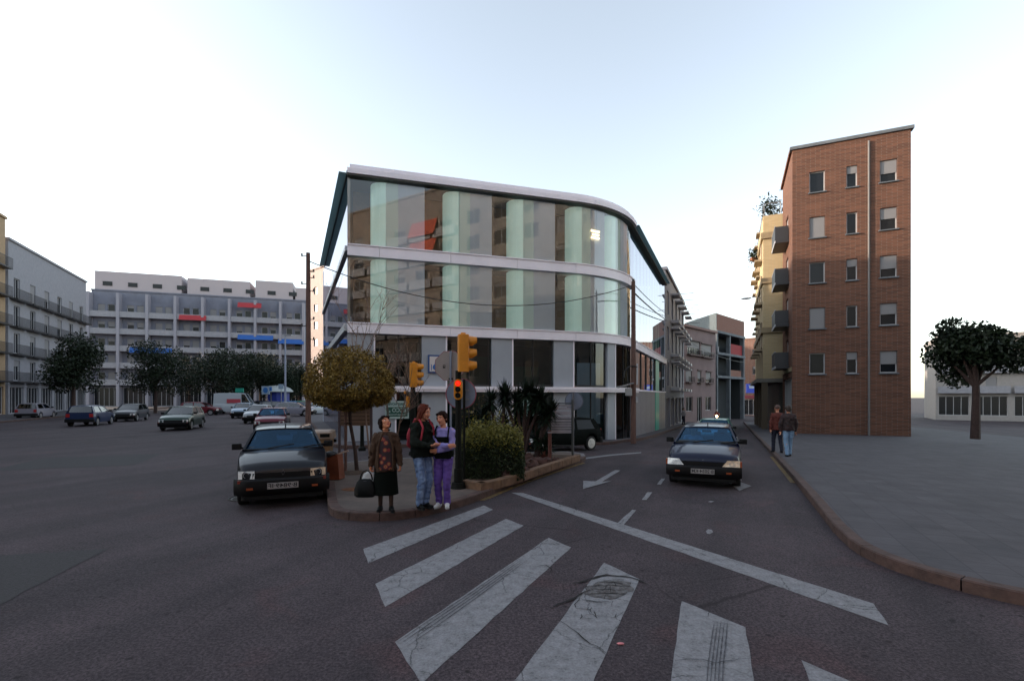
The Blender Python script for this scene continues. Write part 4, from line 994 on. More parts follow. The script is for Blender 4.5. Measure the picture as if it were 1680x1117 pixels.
for o in eo:
    c = PE + uE * (o[0] + o[1]) / 2 + nE * 0.05; MB().boxc((c.x, c.y, o[2] - 0.04), (o[1] - o[0] + 0.16, 0.14, 0.07), M3).build('sill', M_conc, tR)
c = (e0 + e1_) / 2 + nE * 0.1; MB().boxc((c.x, c.y, 18.9), (6.8, 0.5, 0.2), M3).build('coping', M_conc, tR)
c = PE + uE * 4.3 + nE * 0.07; MB().cyl((c.x, c.y, -0.8), (c.x, c.y, 18.5), 0.06, n=8).build('downpipe', mat('zinc_pipe', (0.16, 0.15, 0.15), 0.6), tR)
block('distant_block', 'low pale block far off beyond the open ground at the extreme right', at(1535, 75), at(1800, 66), 10, -1.0, 11, mat('dusty_render', (0.3, 0.28, 0.27), 0.8, var=0.08), bay=3.6, balcony=0.7, win=(1.0, 2.2, 0.5, 2.2), seed=44)
# blocks behind the photographer: they face the glass building and show in its panes
t1, P0, u, nn, bw, nf = block('facing_block', 'tan brick apartment block with white-framed windows facing the glass building from across the crossing', ab(24, 17), ab(-3, 17), 12, 0, 26.5, mat('tan_brickwork', (0.24, 0.22, 0.205), 0.85, var=0.12, scale=0.5), bay=3.8, balcony=None, win=(0.9, 2.7, 0.6, 2.3), seed=31, group='blocks facing the crossing')
block('facing_block', 'second, redder block beside the tan brick one, across the crossing', ab(-3.2, 17), ab(-30, 17), 12, 0, 27, mat('red_brickwork', (0.23, 0.19, 0.17), 0.85, var=0.1, scale=0.5), bay=3.8, balcony=0.5, win=(0.9, 2.7, 0.6, 2.3), seed=33, group='blocks facing the crossing')
block('facing_block', 'cream apartment block with balconies closing the crossing behind the camera', Vector((0, -27)), Vector((-42, -20)), 12, 0, 18, mat('cream_brickwork', (0.46, 0.36, 0.25), 0.85, var=0.1, scale=0.5), bay=3.8, balcony=0.8, win=(0.9, 2.7, 0.6, 2.3), seed=32, group='blocks facing the crossing')

tF = t1
for (a_, z_) in ((32.5, 22.6), (32.5, 20.6)):
    c = ab(24, 17) - D * a_ - N * 0.45; M3 = Matrix.Rotation(math.atan2(-D.y, -D.x), 3, 'Z')
    MB().boxc((c.x, c.y, z_), (4.2, 2.2, 0.06), M3 @ Matrix.Rotation(R(68), 3, 'X')).build('awning', mat('awning_orange_red', (0.5, 0.07, 0.03), 0.8), tF)
# ================================================================== VEHICLES
M_cglass = glass('car_glass', (0.25, 0.50, 0.75), 0.07, spec_tint=(0.3, 0.55, 0.85))
M_cglass_dk = glass('car_glass_dark', (0.10, 0.14, 0.17), 0.12)
M_tyreb = mat('tyre_rubber', (0.015, 0.015, 0.016), 0.8)
M_rim = mat('wheel_rim', (0.35, 0.35, 0.37), 0.35, metal=0.7)
M_plastic = mat('bumper_plastic', (0.007, 0.007, 0.008), 0.6, spec=0.2, bump=0.1, scale=20)
M_int = mat('car_interior', (0.035, 0.04, 0.045), 0.8)
M_seat = mat('seat_fabric', (0.05, 0.055, 0.065), 0.9)
M_lens = mat('headlamp_lens', (0.78, 0.80, 0.84), 0.25, metal=0.0, var=0.25, scale=14, coat=1.0)
M_lensw = mat('headlamp_lens_warm', (0.8, 0.62, 0.45), 0.25, metal=0.0, var=0.25, scale=14, coat=1.0)
M_orange = mat('indicator_orange', (0.30, 0.06, 0.015), 0.3, coat=0.6)
M_redl = mat('tail_lamp_red', (0.4, 0.01, 0.01), 0.3, coat=0.6)
M_plate = mat('plate_white', (0.30, 0.28, 0.28), 0.6, var=0.1, scale=9); M_plink = mat('plate_ink', (0.02, 0.02, 0.022), 0.6)
def paintmat(name, c, coat=0.55, rough=0.35, metal=0.0): return mat(name, c, rough, metal, coat=coat * 0.75, spec=0.15)

def car(name, label, cat, loc, heading, paintm, L=3.7, W=1.6, H=1.38, hood=0.95, cowl=0.9, nose=0.7, ws=0.72, rear='hatch', plate=None, plate_w=0.5, lamps='rect', group=None, bumper=None, interior=True, glassm=None, roofbars=False, lens=None, van=False, sill=0.2, doors=2, wheels_r=0.28, badge=None, detail=True, hub=None):
    """x forward, y left, z up.  heading: unit vector of the nose."""
    t = thing(name, label, cat, loc, math.atan2(heading[1], heading[0]), group)
    glassm = glassm or M_cglass; bumper = bumper or M_plastic
    xf = L / 2; xr = -L / 2; hw = W / 2; xA = xf - hood; xB = xA - ws
    belt = cowl + 0.03
    wx = (xf - 0.68, xr + 0.62); r = wheels_r; ar = r + 0.065
    # ---- lower body, lofted along x, with real wheel arches
    xs_ = set([xr + 0.02, xr + 0.1, xr + 0.3, xf - 0.32, xf - 0.12, xf - 0.04, xf, xA, xA - 0.1, xA + 0.15] + [xA + (xf - xA) * k / 5 for k in range(1, 5)] + [xr + 0.4 + (xA - xr - 0.4) * k / 8 for k in range(8)])
    for c in wx:
        for k in range(-6, 7): xs_.add(c + ar * math.sin(k / 6 * math.pi / 2) * 0.999)
    xs_ = sorted(x for x in xs_ if xr <= x <= xf)
    def top(x):
        if x >= xA:
            k = (x - xA) / (xf - xA); z = cowl + (nose - cowl) * (k ** 1.5)
            if x > xf - 0.12: z -= 0.10 * ((x - xf + 0.12) / 0.12) ** 2
            return z
        if van: return belt
        if rear == 'boot' and x < xr + 0.75: return belt - 0.02
        return belt
    def half(x):
        w_ = hw
        if x > xf - 0.9: w_ = hw - 0.07 * ((x - xf + 0.9) / 0.9) ** 2 - (0.10 * max(0, (x - xf + 0.15) / 0.15) ** 2)
        if x < xr + 0.5: w_ = hw - 0.05 * ((xr + 0.5 - x) / 0.5) ** 2
        return w_
    rings = []
    for x in xs_:
        z0 = sill + 0.04 if abs(x) < L / 2 - 0.2 else sill + 0.12
        arch = z0
        for c in wx:
            if abs(x - c) < ar: arch = max(arch, r + math.sqrt(max(0, ar * ar - (x - c) ** 2)))
        h_ = half(x); zt = top(x); zm = sill + (zt - sill) * 0.5
        lo = min(arch + 0.001, zt - 0.12); l1 = min(max(lo + 0.03, sill + 0.16), zt - 0.10); l2 = max(zm, l1 + 0.02); l3 = max(zt - 0.07, l2 + 0.01)
        hd = x >= xA
        sh = 0.10 if hd else 0.06
        crown = 0.035 if hd else 0.0
        prof = [(0, lo), (h_ * 0.55, lo), (h_ - 0.03, lo), (h_ - 0.005, l1), (h_, l2), (h_ - 0.015, l3), (h_ - 0.04, zt - 0.02), (h_ - sh, zt), (h_ * 0.5, zt + crown * 0.75), (0, zt + crown)]
        ring = [(x, y, z) for y, z in prof] + [(x, -y, z) for y, z in prof[::-1][1:-1]]
        rings.append(ring)
    MB().loft(rings).build('body', paintm, t, smooth=True, angle=40)
    # ---- greenhouse
    wb = hw - 0.07; wt = wb * (0.80 if not van else 0.93); zr = H - 0.03; zb = belt
    xC = xr + (0.30 if rear == 'hatch' else 0.85 if rear == 'boot' else 0.12); xD = xr + (0.06 if rear == 'hatch' else 0.45 if rear == 'boot' else 0.03)
    if van: xC, xD = xr + 0.08, xr + 0.03
    rr = []
    for k in range(9):
        f = k / 8; x = xB + 0.03 + (xC - xB - 0.03) * f; e = 0.0 if 0 < k < 8 else 0.025
        zz = zr + 0.03 * math.sin(math.pi * min(1, f * 0.9 + 0.08)) - e
        rr.append([(x, wt - 0.0, zz - 0.055), (x, wt - 0.01, zz - 0.02), (x, wt - 0.06, zz + 0.005), (x, wt * 0.5, zz + 0.022), (x, 0, zz + 0.028), (x, -wt * 0.5, zz + 0.022), (x, -wt + 0.06, zz + 0.005), (x, -wt + 0.01, zz - 0.02), (x, -wt, zz - 0.055), (x, 0, zz - 0.04)])
    MB().loft(rr).build('roof', paintm, t, smooth=True, angle=50)
    ztop = zr - 0.045
    def pillar(a, b, w1, w2):
        mb = MB(); a = Vector(a); b = Vector(b); n_ = 6; d = (b - a).normalized(); sx = Vector((1, 0, 0)); sx = (sx - d * sx.dot(d)).normalized(); sy = d.cross(sx)
        R_ = []
        for p, w_ in ((a, w1), (b, w2)):
            R_.append([p + sx * w_ + sy * 0.018, p - sx * w_ + sy * 0.018, p - sx * w_ - sy * 0.018, p + sx * w_ - sy * 0.018])
        mb.loft(R_); mb.build('pillar', paintm, t)
    for s in (-1, 1):
        pillar((xA - 0.02, s * (wb - 0.0), zb - 0.02), (xB + 0.02, s * (wt - 0.02), ztop + 0.02), 0.045, 0.04)
        xm = xA - 1.35
        if van: xm = xA - 1.0
        pillar((xm, s * wb, zb - 0.02), (xm - 0.08, s * (wt - 0.015), ztop + 0.01), 0.05, 0.04)
        if not van: pillar((xD + 0.14, s * (wb - 0.01), zb - 0.02), (xC + 0.08, s * (wt - 0.02), ztop + 0.01), 0.15, 0.10)
        if doors == 4: pillar((xm + 0.0 - 0.7, s * wb, zb - 0.02), (xm - 0.72, s * (wt - 0.015), ztop + 0.01), 0.03, 0.03)
    # glass: windscreen, rear, sides
    m1 = MB(); n_ = 8; R0 = []; R1 = []
    for k in range(n_ + 1):
        f = k / n_ * 2 - 1; bow = 0.07 * (1 - f * f)
        R0.append((xA - 0.03 + bow, f * (wb - 0.03), zb - 0.03)); R1.append((xB + 0.0 + bow * 0.6, f * (wt - 0.03), ztop + 0.025))
    m1.add(R0 + R1, [(i, i + 1, n_ + 2 + i, n_ + 1 + i) for i in range(n_)]); m1.build('windscreen', glassm, t, smooth=True)
    mr_ = MB(); R0 = []; R1 = []
    for k in range(n_ + 1):
        f = k / n_ * 2 - 1; bow = 0.04 * (1 - f * f); R0.append((xD + 0.03 - bow, f * (wb - 0.1), zb - 0.02)); R1.append((xC + 0.0 - bow, f * (wt - 0.06), ztop + 0.02))
    mr_.add(R0 + R1, [(i + 1, i, n_ + 1 + i, n_ + 2 + i) for i in range(n_)]); mr_.build('rear_window', glassm, t, smooth=True)
    for s in (-1, 1):
        ms = MB(); x1 = xA - 0.06; x2 = xD + 0.18
        if van: x2 = xA - 1.0
        ms.add([(x1, s * (wb - 0.005), zb - 0.02), (x2, s * (wb - 0.005), zb - 0.02), (xC + 0.1 if not van else x2, s * (wt - 0.018), ztop + 0.02), (xB - 0.0, s * (wt - 0.018), ztop + 0.02)], [(0, 1, 2, 3) if s > 0 else (3, 2, 1, 0)])
        ms.build('side_window', glassm, t)
        if van:
            ms = MB(); ms.add([(x2, s * wb, zb - 0.05), (xD, s * wb, zb - 0.05), (xC, s * (wt - 0.015), ztop + 0.03), (x2, s * (wt - 0.015), ztop + 0.03)], [(0, 1, 2, 3) if s > 0 else (3, 2, 1, 0)]); ms.build('side_panel', paintm, t)
    # ---- interior
    MB().box(xD + 0.15, xA - 0.02, -wb + 0.03, wb - 0.03, zb + 0.002, zb + 0.012).build('parcel_shelf', M_int, t)
    if interior:
        MB().bbox(xA - 0.45, xA - 0.12, -wb + 0.08, wb - 0.08, zb + 0.0125, zb + 0.05, 0.03).build('dashboard', M_int, t)
        for s in (-1, 1):
            cx = xA - 1.12; mb = MB(); mb.loft([[(cx - 0.07, s * 0.36 - 0.22, zb + .013), (cx + 0.07, s * 0.36 - 0.22, zb + .013), (cx + 0.07, s * 0.36 + 0.22, zb + .013), (cx - 0.07, s * 0.36 + 0.22, zb + .013)], [(cx - 0.14, s * 0.36 - 0.19, zb + 0.2), (cx - 0.03, s * 0.36 - 0.19, zb + 0.2), (cx - 0.03, s * 0.36 + 0.19, zb + 0.2), (cx - 0.14, s * 0.36 + 0.19, zb + 0.2)]])
            se = mb.build('seat', M_seat, t)
            MB().bbox(cx - 0.15, cx - 0.06, s * 0.36 - 0.12, s * 0.36 + 0.12, zb + 0.2, zb + 0.31, 0.04).build('headrest', M_seat, se)
        MB().torus((xA - 0.5, 0.36, zb + 0.05), 0.18, 0.014, Matrix.Rotation(R(65), 3, 'Y')).build('steering_wheel', M_plastic, t)
        MB().boxc((xB + 0.05, 0, ztop - 0.06), (0.03, 0.22, 0.06)).build('inside_mirror', M_plastic, t)
    # ---- front end
    def lx(y): return half(xf) 
    MB().box(xf - 0.1, xf + 0.012, -hw + 0.30, hw - 0.30, nose - 0.185, nose - 0.095).build('grille', M_plastic, t)
    bx = MB(); prof = []
    zb0, zb1 = sill + 0.06, nose - 0.19
    for (zz, dx) in ((zb0, 0.02), (zb0 + 0.05, 0.07), ((zb0 + zb1) / 2, 0.10), (zb1 - 0.03, 0.09), (zb1, 0.05)):
        ring = []
        for k in range(13):
            f = k / 12 * 2 - 1; a = abs(f); x = xf + dx - 0.16 * max(0, (a - 0.75) / 0.25) ** 2 ; ring.append((x, f * (hw - 0.0), zz))
        prof.append(ring)
    n_ = 13; V = [p for rg in prof for p in rg]; Fs = [(k * n_ + i, k * n_ + i + 1, (k + 1) * n_ + i + 1, (k + 1) * n_ + i) for k in range(4) for i in range(12)]
    back = [(xf - 0.3, -hw, zb0), (xf - 0.3, hw, zb0), (xf - 0.3, -hw, zb1), (xf - 0.3, hw, zb1)]
    b0 = len(V); V += back; Fs += [tuple([b0 + 2] + [4 * n_ + i for i in range(13)] + [b0 + 3]), tuple([b0 + 1] + [i for i in range(12, -1, -1)] + [b0]), (b0, 0, n_, 2 * n_, 3 * n_, 4 * n_, b0 + 2), (b0 + 3, 4 * n_ + 12, 3 * n_ + 12, 2 * n_ + 12, n_ + 12, 12, b0 + 1)]
    bx.add(V, Fs); bx.build('front_bumper', bumper, t, smooth=True, angle=40)
    MB().bbox(xf - 0.25, xf + 0.01, -hw + 0.12, hw - 0.12, sill - 0.02, sill + 0.059, 0.05).build('air_dam', M_plastic, t)
    lw = 0.27 if lamps == 'rect' else 0.30
    for s in (-1, 1):
        y0, y1 = (hw - 0.33, hw - 0.07)
        ln = lens or M_lens
        if lens is None and s > 0 and name != 'taxi': ln = M_lensw
        z0_, z1_ = nose - 0.19, nose - 0.055
        if lamps == 'rect':
            q = [(xf + 0.02, s * y0, z0_), (xf - 0.05, s * y1, z0_), (xf - 0.06, s * y1, z1_), (xf + 0.01, s * y0, z1_)]
        else:
            q = [(xf + 0.045, s * (y0 - 0.06), z0_ + 0.01), (xf - 0.02, s * (y1 + 0.03), z0_ - 0.0), (xf - 0.045, s * (y1 + 0.03), z1_ + 0.005), (xf + 0.03, s * (y0 + 0.04), z1_ + 0.005)]
        q2 = [(p[0] - 0.1, p[1], p[2]) for p in q]
        m_ = MB(); m_.hexa([q2[0], q[0], q[1], q2[1], q2[3], q[3], q[2], q2[2]]) if s > 0 else m_.hexa([q2[1], q[1], q[0], q2[0], q2[2], q[2], q[3], q2[3]])
        hl = m_.build('headlight', ln, t)
        m_ = MB(); m_.torus(((q[0][0] + q[1][0]) / 2 + 0.012, s * (y0 + y1) / 2, (z0_ + z1_) / 2), 0.046, 0.003, Matrix.Rotation(R(90), 3, 'Y'), nu=20, nv=6); m_.build('reflector_ring', mat('lens_rib', (0.42, 0.43, 0.46), 0.4), hl)
        if lamps == 'rect': MB().box(xf - 0.05, xf + 0.055, s * y0 if s > 0 else s * y1, s * y1 if s > 0 else s * y0, z0_ - 0.065, z0_ - 0.012).build('indicator', mat('indicator_dark', (0.2, 0.03, 0.02), 0.3, coat=.5), t)
        else: MB().box(xf - 0.16, xf - 0.03, s * (y1 + 0.031) if s > 0 else s * (y1 + 0.068), s * (y1 + 0.068) if s > 0 else s * (y1 + 0.031), z0_, z1_ - 0.01).build('indicator', M_orange, t)
        if detail:
            MB().boxc((xf + 0.10, s * (hw - 0.26), zb0 + 0.13), (0.02, 0.10, 0.035)).build('fog_lamp', M_orange, t)
        # mirrors
        mm = MB(); mm.bbox(xA - 0.22, xA - 0.12, min(s * (wb + 0.03), s * (wb + 0.2)), max(s * (wb + 0.03), s * (wb + 0.2)), zb + 0.0, zb + 0.12, 0.03); mm.boxc((xA - 0.17, s * (wb + 0.01), zb + 0.03), (0.05, 0.08, 0.04)); mm.build('wing_mirror', M_plastic, t, smooth=True)
        # tail lamps, rear
        MB().box(xr - 0.005, xr + 0.03, s * (hw - 0.28) if s > 0 else s * (hw - 0.08), s * (hw - 0.08) if s > 0 else s * (hw - 0.28), 0.62, 0.84).build('tail_lamp', M_redl, t)
        # wheels
        for c in wx:
            w_ = thing('wheel', None, None, (c, s * (hw - 0.11), r)); w_.parent = t
            m_ = MB(); m_.loft([[(rad * math.cos(2 * math.pi * k / 28), y, rad * math.sin(2 * math.pi * k / 28)) for k in range(28)] for rad, y in ((r - 0.09, -0.085), (r - 0.02, -0.09), (r, -0.07), (r, 0.07), (r - 0.02, 0.09), (r - 0.09, 0.085))]); m_.build('tyre', M_tyreb, w_, smooth=True)
            yo = 0.088 * s
            m_ = MB(); m_.cyl((0, 0.05 * s, 0), (0, yo, 0), r - 0.085, n=24)
            for k in range(5):
                a = k * 2 * math.pi / 5; m_.boxc((math.cos(a) * 0.09, yo + 0.006 * s, math.sin(a) * 0.09), (0.12, 0.02, 0.04), Matrix.Rotation(-a, 3, 'Y'))
            m_.ell((0, yo, 0), (0.045, 0.03, 0.045)); m_.build('rim', hub or M_rim, w_)
    MB().bbox(xr - 0.05, xr + 0.15, -hw + 0.01, hw - 0.01, sill + 0.08, 0.5, 0.05).build('rear_bumper', bumper, t, smooth=True)
    if detail:
        for s in (-0.28, 0.35):
            MB().tube([(xA + 0.06, s, zb + 0.02), (xA - 0.02, s + 0.22, zb + 0.05), (xA - 0.06, s + 0.46, zb + 0.08)], 0.012, 6).build('wiper', M_plastic, t)
        MB().tube([(xB - 0.05, 0.02, zr + 0.02), (xB - 0.1, 0.02, zr + 0.09)], 0.012, 6).build('aerial', M_plastic, t)
        # door seams
    if plate:
        zc = (zb0 + zb1) / 2 + 0.02
        pl = MB().boxc((xf + 0.108, 0, zc), (0.012, plate_w, 0.105)).build('number_plate', M_plate, t)
        text_obj('plate_lettering', plate, 0.1, M_plink, pl, facing((xf + 0.1155, 0, zc), (1, 0, 0)), True, width=plate_w * 0.93, bold=0.002, extrude=0.0006)
    if badge == 'lozenge':
        mb = MB(); z = nose - 0.1; mb.torus((xf + 0.02, 0, z), 0.035, 0.006, Matrix.Rotation(R(90), 3, 'Y') @ Matrix.Diagonal((1.3, 0.8, 1)).to_3x3() if False else Matrix(((0, 0, 1), (0, 0.75, 0), (1.3, 0, 0))), nu=4, nv=6); mb.build('badge', M_chrome, t)
    if badge == 'chevrons':
        mb = MB()
        for dz in (0, -0.028): mb.tube([(xf - 0.01, -0.035, nose - 0.09 + dz), (xf - 0.01, 0, nose - 0.055 + dz), (xf - 0.01, 0.035, nose - 0.09 + dz)], 0.008, 5)
        mb.build('badge', M_chrome, t)
    return t
tocam = -CL
c0 = at(463, 8.95); h1 = Vector((0.4104, -0.912)).normalized()
def place(px, Yf, hd, L, z=None):     # the given place is the foot of the front bumper
    p = Vector(at(px, Yf)[:2]); c = p - Vector(hd) * L / 2; return (c.x, c.y, gz(c.x, c.y) if z is None else z)
P_black = paintmat('black_paint', (0.006, 0.007, 0.012)); P_blue = paintmat('dark_blue_paint', (0.004, 0.007, 0.028))
k1 = car('hatchback_car', 'black hatchback facing the camera at the left kerb beside the pavement corner', 'car', place(464.5, 8.75, h1, 3.6), h1, P_black, L=3.6, W=1.57, H=1.36, hood=0.95, cowl=0.94, nose=0.74, ws=0.62, plate='B·9849·IF', badge='lozenge', plate_w=0.5)
MB().boxc((-3.6 / 2 + 1.98, 0.3, 1.335), (0.01, 0.05, 0.03)).build('sticker', mat('red_sticker', (0.5, 0.04, 0.03), 0.6), k1)
h2 = -D
k2 = car('hatchback_car', 'dark blue hatchback driving towards the camera in the right-hand lane, driver at the wheel', 'car', place(1153, 10.75, h2, 4.0), h2, P_blue, L=4.0, W=1.57, H=1.29, hood=1.1, cowl=0.88, nose=0.70, ws=0.85, plate='B·2034·KM', badge='chevrons', lamps='slant', plate_w=0.48)
h3 = Vector((-0.43, -0.90)).normalized()
k3 = car('taxi', 'green sedan with a pale roof and green sun strip, just behind the dark blue hatchback', 'car', place(1168, 21.0, h3, 4.2), h3, paintmat('green_grey_paint', (0.10, 0.22, 0.18)), L=4.2, W=1.62, H=1.34, hood=1.1, cowl=0.88, nose=0.72, rear='boot', lens=M_lens, doors=4)
MB().hexa([(0.26, -0.5, 1.17), (0.27, -0.5, 1.17), (0.27, 0.5, 1.17), (0.26, 0.5, 1.17), (0.13, -0.48, 1.265), (0.14, -0.48, 1.265), (0.14, 0.48, 1.265), (0.13, 0.48, 1.265)]).build('sun_strip', mat('sun_strip_green', (0.12, 0.36, 0.28), 0.5), k3)
MB().hexa([(0.225, -0.3, 1.205), (0.235, -0.3, 1.205), (0.235, 0.3, 1.205), (0.225, 0.3, 1.205), (0.19, -0.3, 1.232), (0.2, -0.3, 1.232), (0.2, 0.3, 1.232), (0.19, 0.3, 1.232)]).build('strip_mark', M_swhite, k3)

k3.scale.z = 0.93
# parked and passing cars on the avenue (left)
ha = Vector((0.3, -0.95)).normalized()
car('hatchback_car', 'dark red hatchback seen just over the roof of the black car', 'car', place(442, 25.8, (0.35, -0.94), 3.6), Vector((0.35, -0.94)).normalized(), paintmat('wine_red_paint', (0.16, 0.015, 0.035)), L=3.6, W=1.56, H=1.36, cowl=0.92, nose=0.74, detail=True, plate='T·1957·K', plate_w=0.45, group=None, lens=M_lens)
def small(name, label, px, Y, hd, col_, **kw):
    hd = Vector(hd).normalized(); p = at(px, Y)
    return car(name, label, kw.pop('cat', 'car'), (p.x, p.y, gz(p.x, p.y)), hd, paintmat('paint_' + col_[0], col_[1]), glassm=M_cglass_dk, detail=False, lens=M_lens, **kw)
silver = ('silver', (0.24, 0.23, 0.27)); whitep = ('white', (0.40, 0.43, 0.46)); dkblue = ('navy', (0.02, 0.035, 0.09)); dkred = ('maroon', (0.12, 0.012, 0.02)); grey = ('grey', (0.05, 0.055, 0.065)); blue = ('blue', (0.02, 0.12, 0.3)); green = ('green', (0.04, 0.2, 0.1)); cream = ('dull_green', (0.03, 0.06, 0.05))
small('hatchback_car', 'silver three-door hatchback parked side-on, left of the wooden pole', 485, 50, (1, 0.12), silver, L=3.7)
small('sedan_car', 'pale blue-white sedan at the left of the small white car', 400, 46, (0.35, -1), ('pale_blue', (0.25, 0.33, 0.42)), L=4.0, rear='boot')
small('sedan_car', 'small white car partly hidden behind the dark red hatchback', 425, 37, (0.3, -1), whitep, L=3.5, H=1.35)
small('estate_car', 'dark estate car with a pale roof, behind the silver hatchback', 452, 58, (1, 0.1), grey, L=4.3, rear='boot')
small('hatchback_car', 'bright blue car behind the silver hatchback', 484, 64, (1, 0.15), blue, L=3.7)
small('hatchback_car', 'green car between the bright blue car and the wooden pole', 500, 66, (1, 0.2), green, L=3.7)
small('sedan_car', 'white car just right of the wooden pole', 516, 52, (-0.2, -1), whitep, L=3.9, rear='boot')
small('hatchback_car', 'dark blue car parked below the blue kiosk', 437, 66, (1, 0.1), dkblue, L=3.8)
small('van', 'white delivery van with a red-lettered side, parked under the dark trees at the left', 390, 56, (1, 0.3), whitep, L=4.6, W=1.8, H=2.35, hood=0.75, cowl=1.15, nose=0.85, ws=0.7, van=True, cat='van', rear='van', wheels_r=0.33)
p = at(390, 56); vd = Vector((1, 0.3, 0)).normalized(); vn = Vector((vd.y, -vd.x, 0))
# van side lettering, as a child of the van
van = [o for o in bpy.data.objects if o.name.startswith('van') and o.get('category') == 'van'][0]
MB().box(-0.9, 0.5, -0.925, -0.915, 1.25, 1.7).build('side_stripe', mat('van_red', (0.4, 0.05, 0.07), 0.6), van)
# more cars out on the avenue, left of the black hatchback
for px, Y, hd, c_, lb in ((300, 30, (0.35, -1), cream, 'dark green hatchback coming along the avenue, nearest of the cars at the far left'), (215, 40, (0.4, -1), grey, 'grey hatchback on the avenue behind the dark green one'), (150, 34, (-0.4, 1), dkblue, 'navy hatchback driving away along the left side of the avenue'), (330, 52, (1, 0.2), dkred, 'maroon hatchback parked across, left of the white delivery van'), (60, 44, (-0.42, 1), silver, 'silver hatchback parked at the kerb under the iron balconies')):
    small('hatchback_car', lb, px, Y, hd, c_, L=3.7)

# dark car behind the planter
hd = Vector((-0.80, -0.60)).normalized()
P_vdk = mat('very_dark_green_paint', (0.0015, 0.003, 0.0025), 0.6, spec=0.04, coat=0.0)
pc = at(912, 19.3)
car('hatchback_car', 'very dark green hatchback parked behind the slatted sign rack and the yuccas', 'car', (pc.x, pc.y, gz(pc.x, pc.y)), hd, P_vdk, L=3.7, W=1.55, H=1.28, cowl=0.82, nose=0.66, glassm=M_wdark2, lens=M_lens, hub=mat('bright_hubcap', (0.6, 0.6, 0.6), 0.3, metal=0.5), detail=False)

# oncoming moped with lit headlamp, rider with white helmet: rider built with the people
mp = thing('motorcycle', 'motorcycle with its round headlamp lit, coming down the street behind the cars', 'motorcycle', at(1176, 58), math.atan2(-D.y, -D.x))
for x in (0.62, -0.62): MB().torus((x, 0, 0.3), 0.25, 0.05, Matrix.Rotation(R(90), 3, 'X')).build('wheel', M_tyreb, mp, smooth=True)
MB().ell((0.1, 0, 0.75), (0.3, 0.14, 0.13)).build('tank', dkr := mat('tank_red', (0.25, 0.02, 0.02), 0.3, coat=1), mp, smooth=True)
MB().bbox(-0.65, -0.1, -0.13, 0.13, 0.7, 0.8, 0.05).build('seat', M_black, mp)
MB().bbox(-0.2, 0.25, -0.15, 0.15, 0.3, 0.6, 0.05).tube([(0.62, 0.08, 0.3), (0.4, 0.08, 0.95)], 0.025, 6).tube([(0.62, -0.08, 0.3), (0.4, -0.08, 0.95)], 0.025, 6).tube([(-0.62, 0.1, 0.3), (-0.1, 0.1, 0.5)], 0.03, 6).tube([(0.35, -0.36, 1.02), (0.42, 0, 0.98), (0.35, 0.36, 1.02)], 0.018, 6).build('frame', M_dark, mp)
MB().ell((0.52, 0, 0.92), (0.09, 0.12, 0.12)).build('headlight', emit('lit_headlamp', (1.0, 0.72, 0.42), 9), mp, smooth=True)
# ================================================================== STREET FURNITURE
def gi(px, py): p = g(px, py, 0.13); p.z = gz(p.x, p.y) + 0.125; return p   # a place on the raised island
M_wood = mat('pole_wood', (0.085, 0.045, 0.035), 0.85, color2=(0.15, 0.08, 0.065), scale=3, sx=(6, 6, 0.5), bump=0.4, bscale=20)
def wood_pole(name, label, p, ztop, r, rungs):
    t = thing(name, label, 'pole', p); h = ztop - p[2]
    MB().tube([(0, 0, -0.1), (0.01, 0, h * 0.5), (0, 0, h)], [r * 1.15, r, r * 0.8], 12).build('shaft', M_wood, t, smooth=True)
    return t
PL = at(505.5, 19, 0.12); PR = at(1039, 23.4); PR.z += 0.12
zL = zpx(415, 19); zR = zpx(462, 23.4)
tl_ = wood_pole('utility_pole', 'tall wooden utility pole with small side brackets, left of the round tree', PL, zL, 0.095, True)
for k, zz in enumerate((zpx(420, 19), zpx(446, 19), zpx(456, 19), zpx(466, 19), zpx(478, 19), zpx(524, 19), zpx(535, 19), zpx(557, 19))):
    h = zz - PL.z; s = 1 if k % 3 else -1; MB().tube([(0.05 * s, -0.03, h), (0.24 * s, -0.03, h)], 0.016, 6).cyl((0.23 * s, -0.03, h - 0.02), (0.23 * s, -0.03, h + 0.09), 0.032, n=8).build('insulator', M_dark, tl_)
tr_ = wood_pole('utility_pole', 'brown wooden utility pole standing at the rounded corner of the glass building', PR, zR, 0.115, False)
hR = zR - PR.z
MB().torus((-0.05, -0.12, zpx(615, 23.4) - PR.z), 0.42, 0.03, Matrix.Rotation(R(90), 3, 'X'), a0=60, a1=200).tube([(-0.3, -0.1, 2.55), (-0.3, -0.1, 3.3)], 0.02, 6).build('cable_loop', M_dark, tr_)
MB().boxc((-0.42, -0.2, zpx(632, 23.4) - PR.z), (0.75, 0.35, 0.06), Matrix.Rotation(R(-16), 3, 'Y')).build('lamp_shade', M_steel, tr_)
MB().bbox(-0.42, -0.12, -0.28, -0.1, zpx(649, 23.4) - PR.z, zpx(637, 23.4) - PR.z, 0.03).build('junction_box', mat('grey_box', (0.3, 0.3, 0.3), 0.6), tr_)
MB().boxc((0.16, -0.1, zpx(614, 23.4) - PR.z), (0.07, 0.07, 1.0)).boxc((0.14, -0.12, zpx(655, 23.4) - PR.z), (0.08, 0.08, 0.28)).build('conduit', mat('pale_conduit', (0.4, 0.4, 0.42), 0.6), tr_)
MB().tube([(0, 0, hR), (0, 0, hR + 0.12)], 0.06, 8).build('cap', M_dark, tr_)
def cable(name, label, a, b, sag, r=0.016, k=32):
    a = Vector(a); b = Vector(b); P = [a.lerp(b, i / k) - Vector((0, 0, sag * 4 * (i / k) * (1 - i / k))) for i in range(k + 1)]
    o = MB().tube([p - a for p in P], r, 6).build(name, M_dark, smooth=True); o.location = a
    return tag(o, label, 'cable')
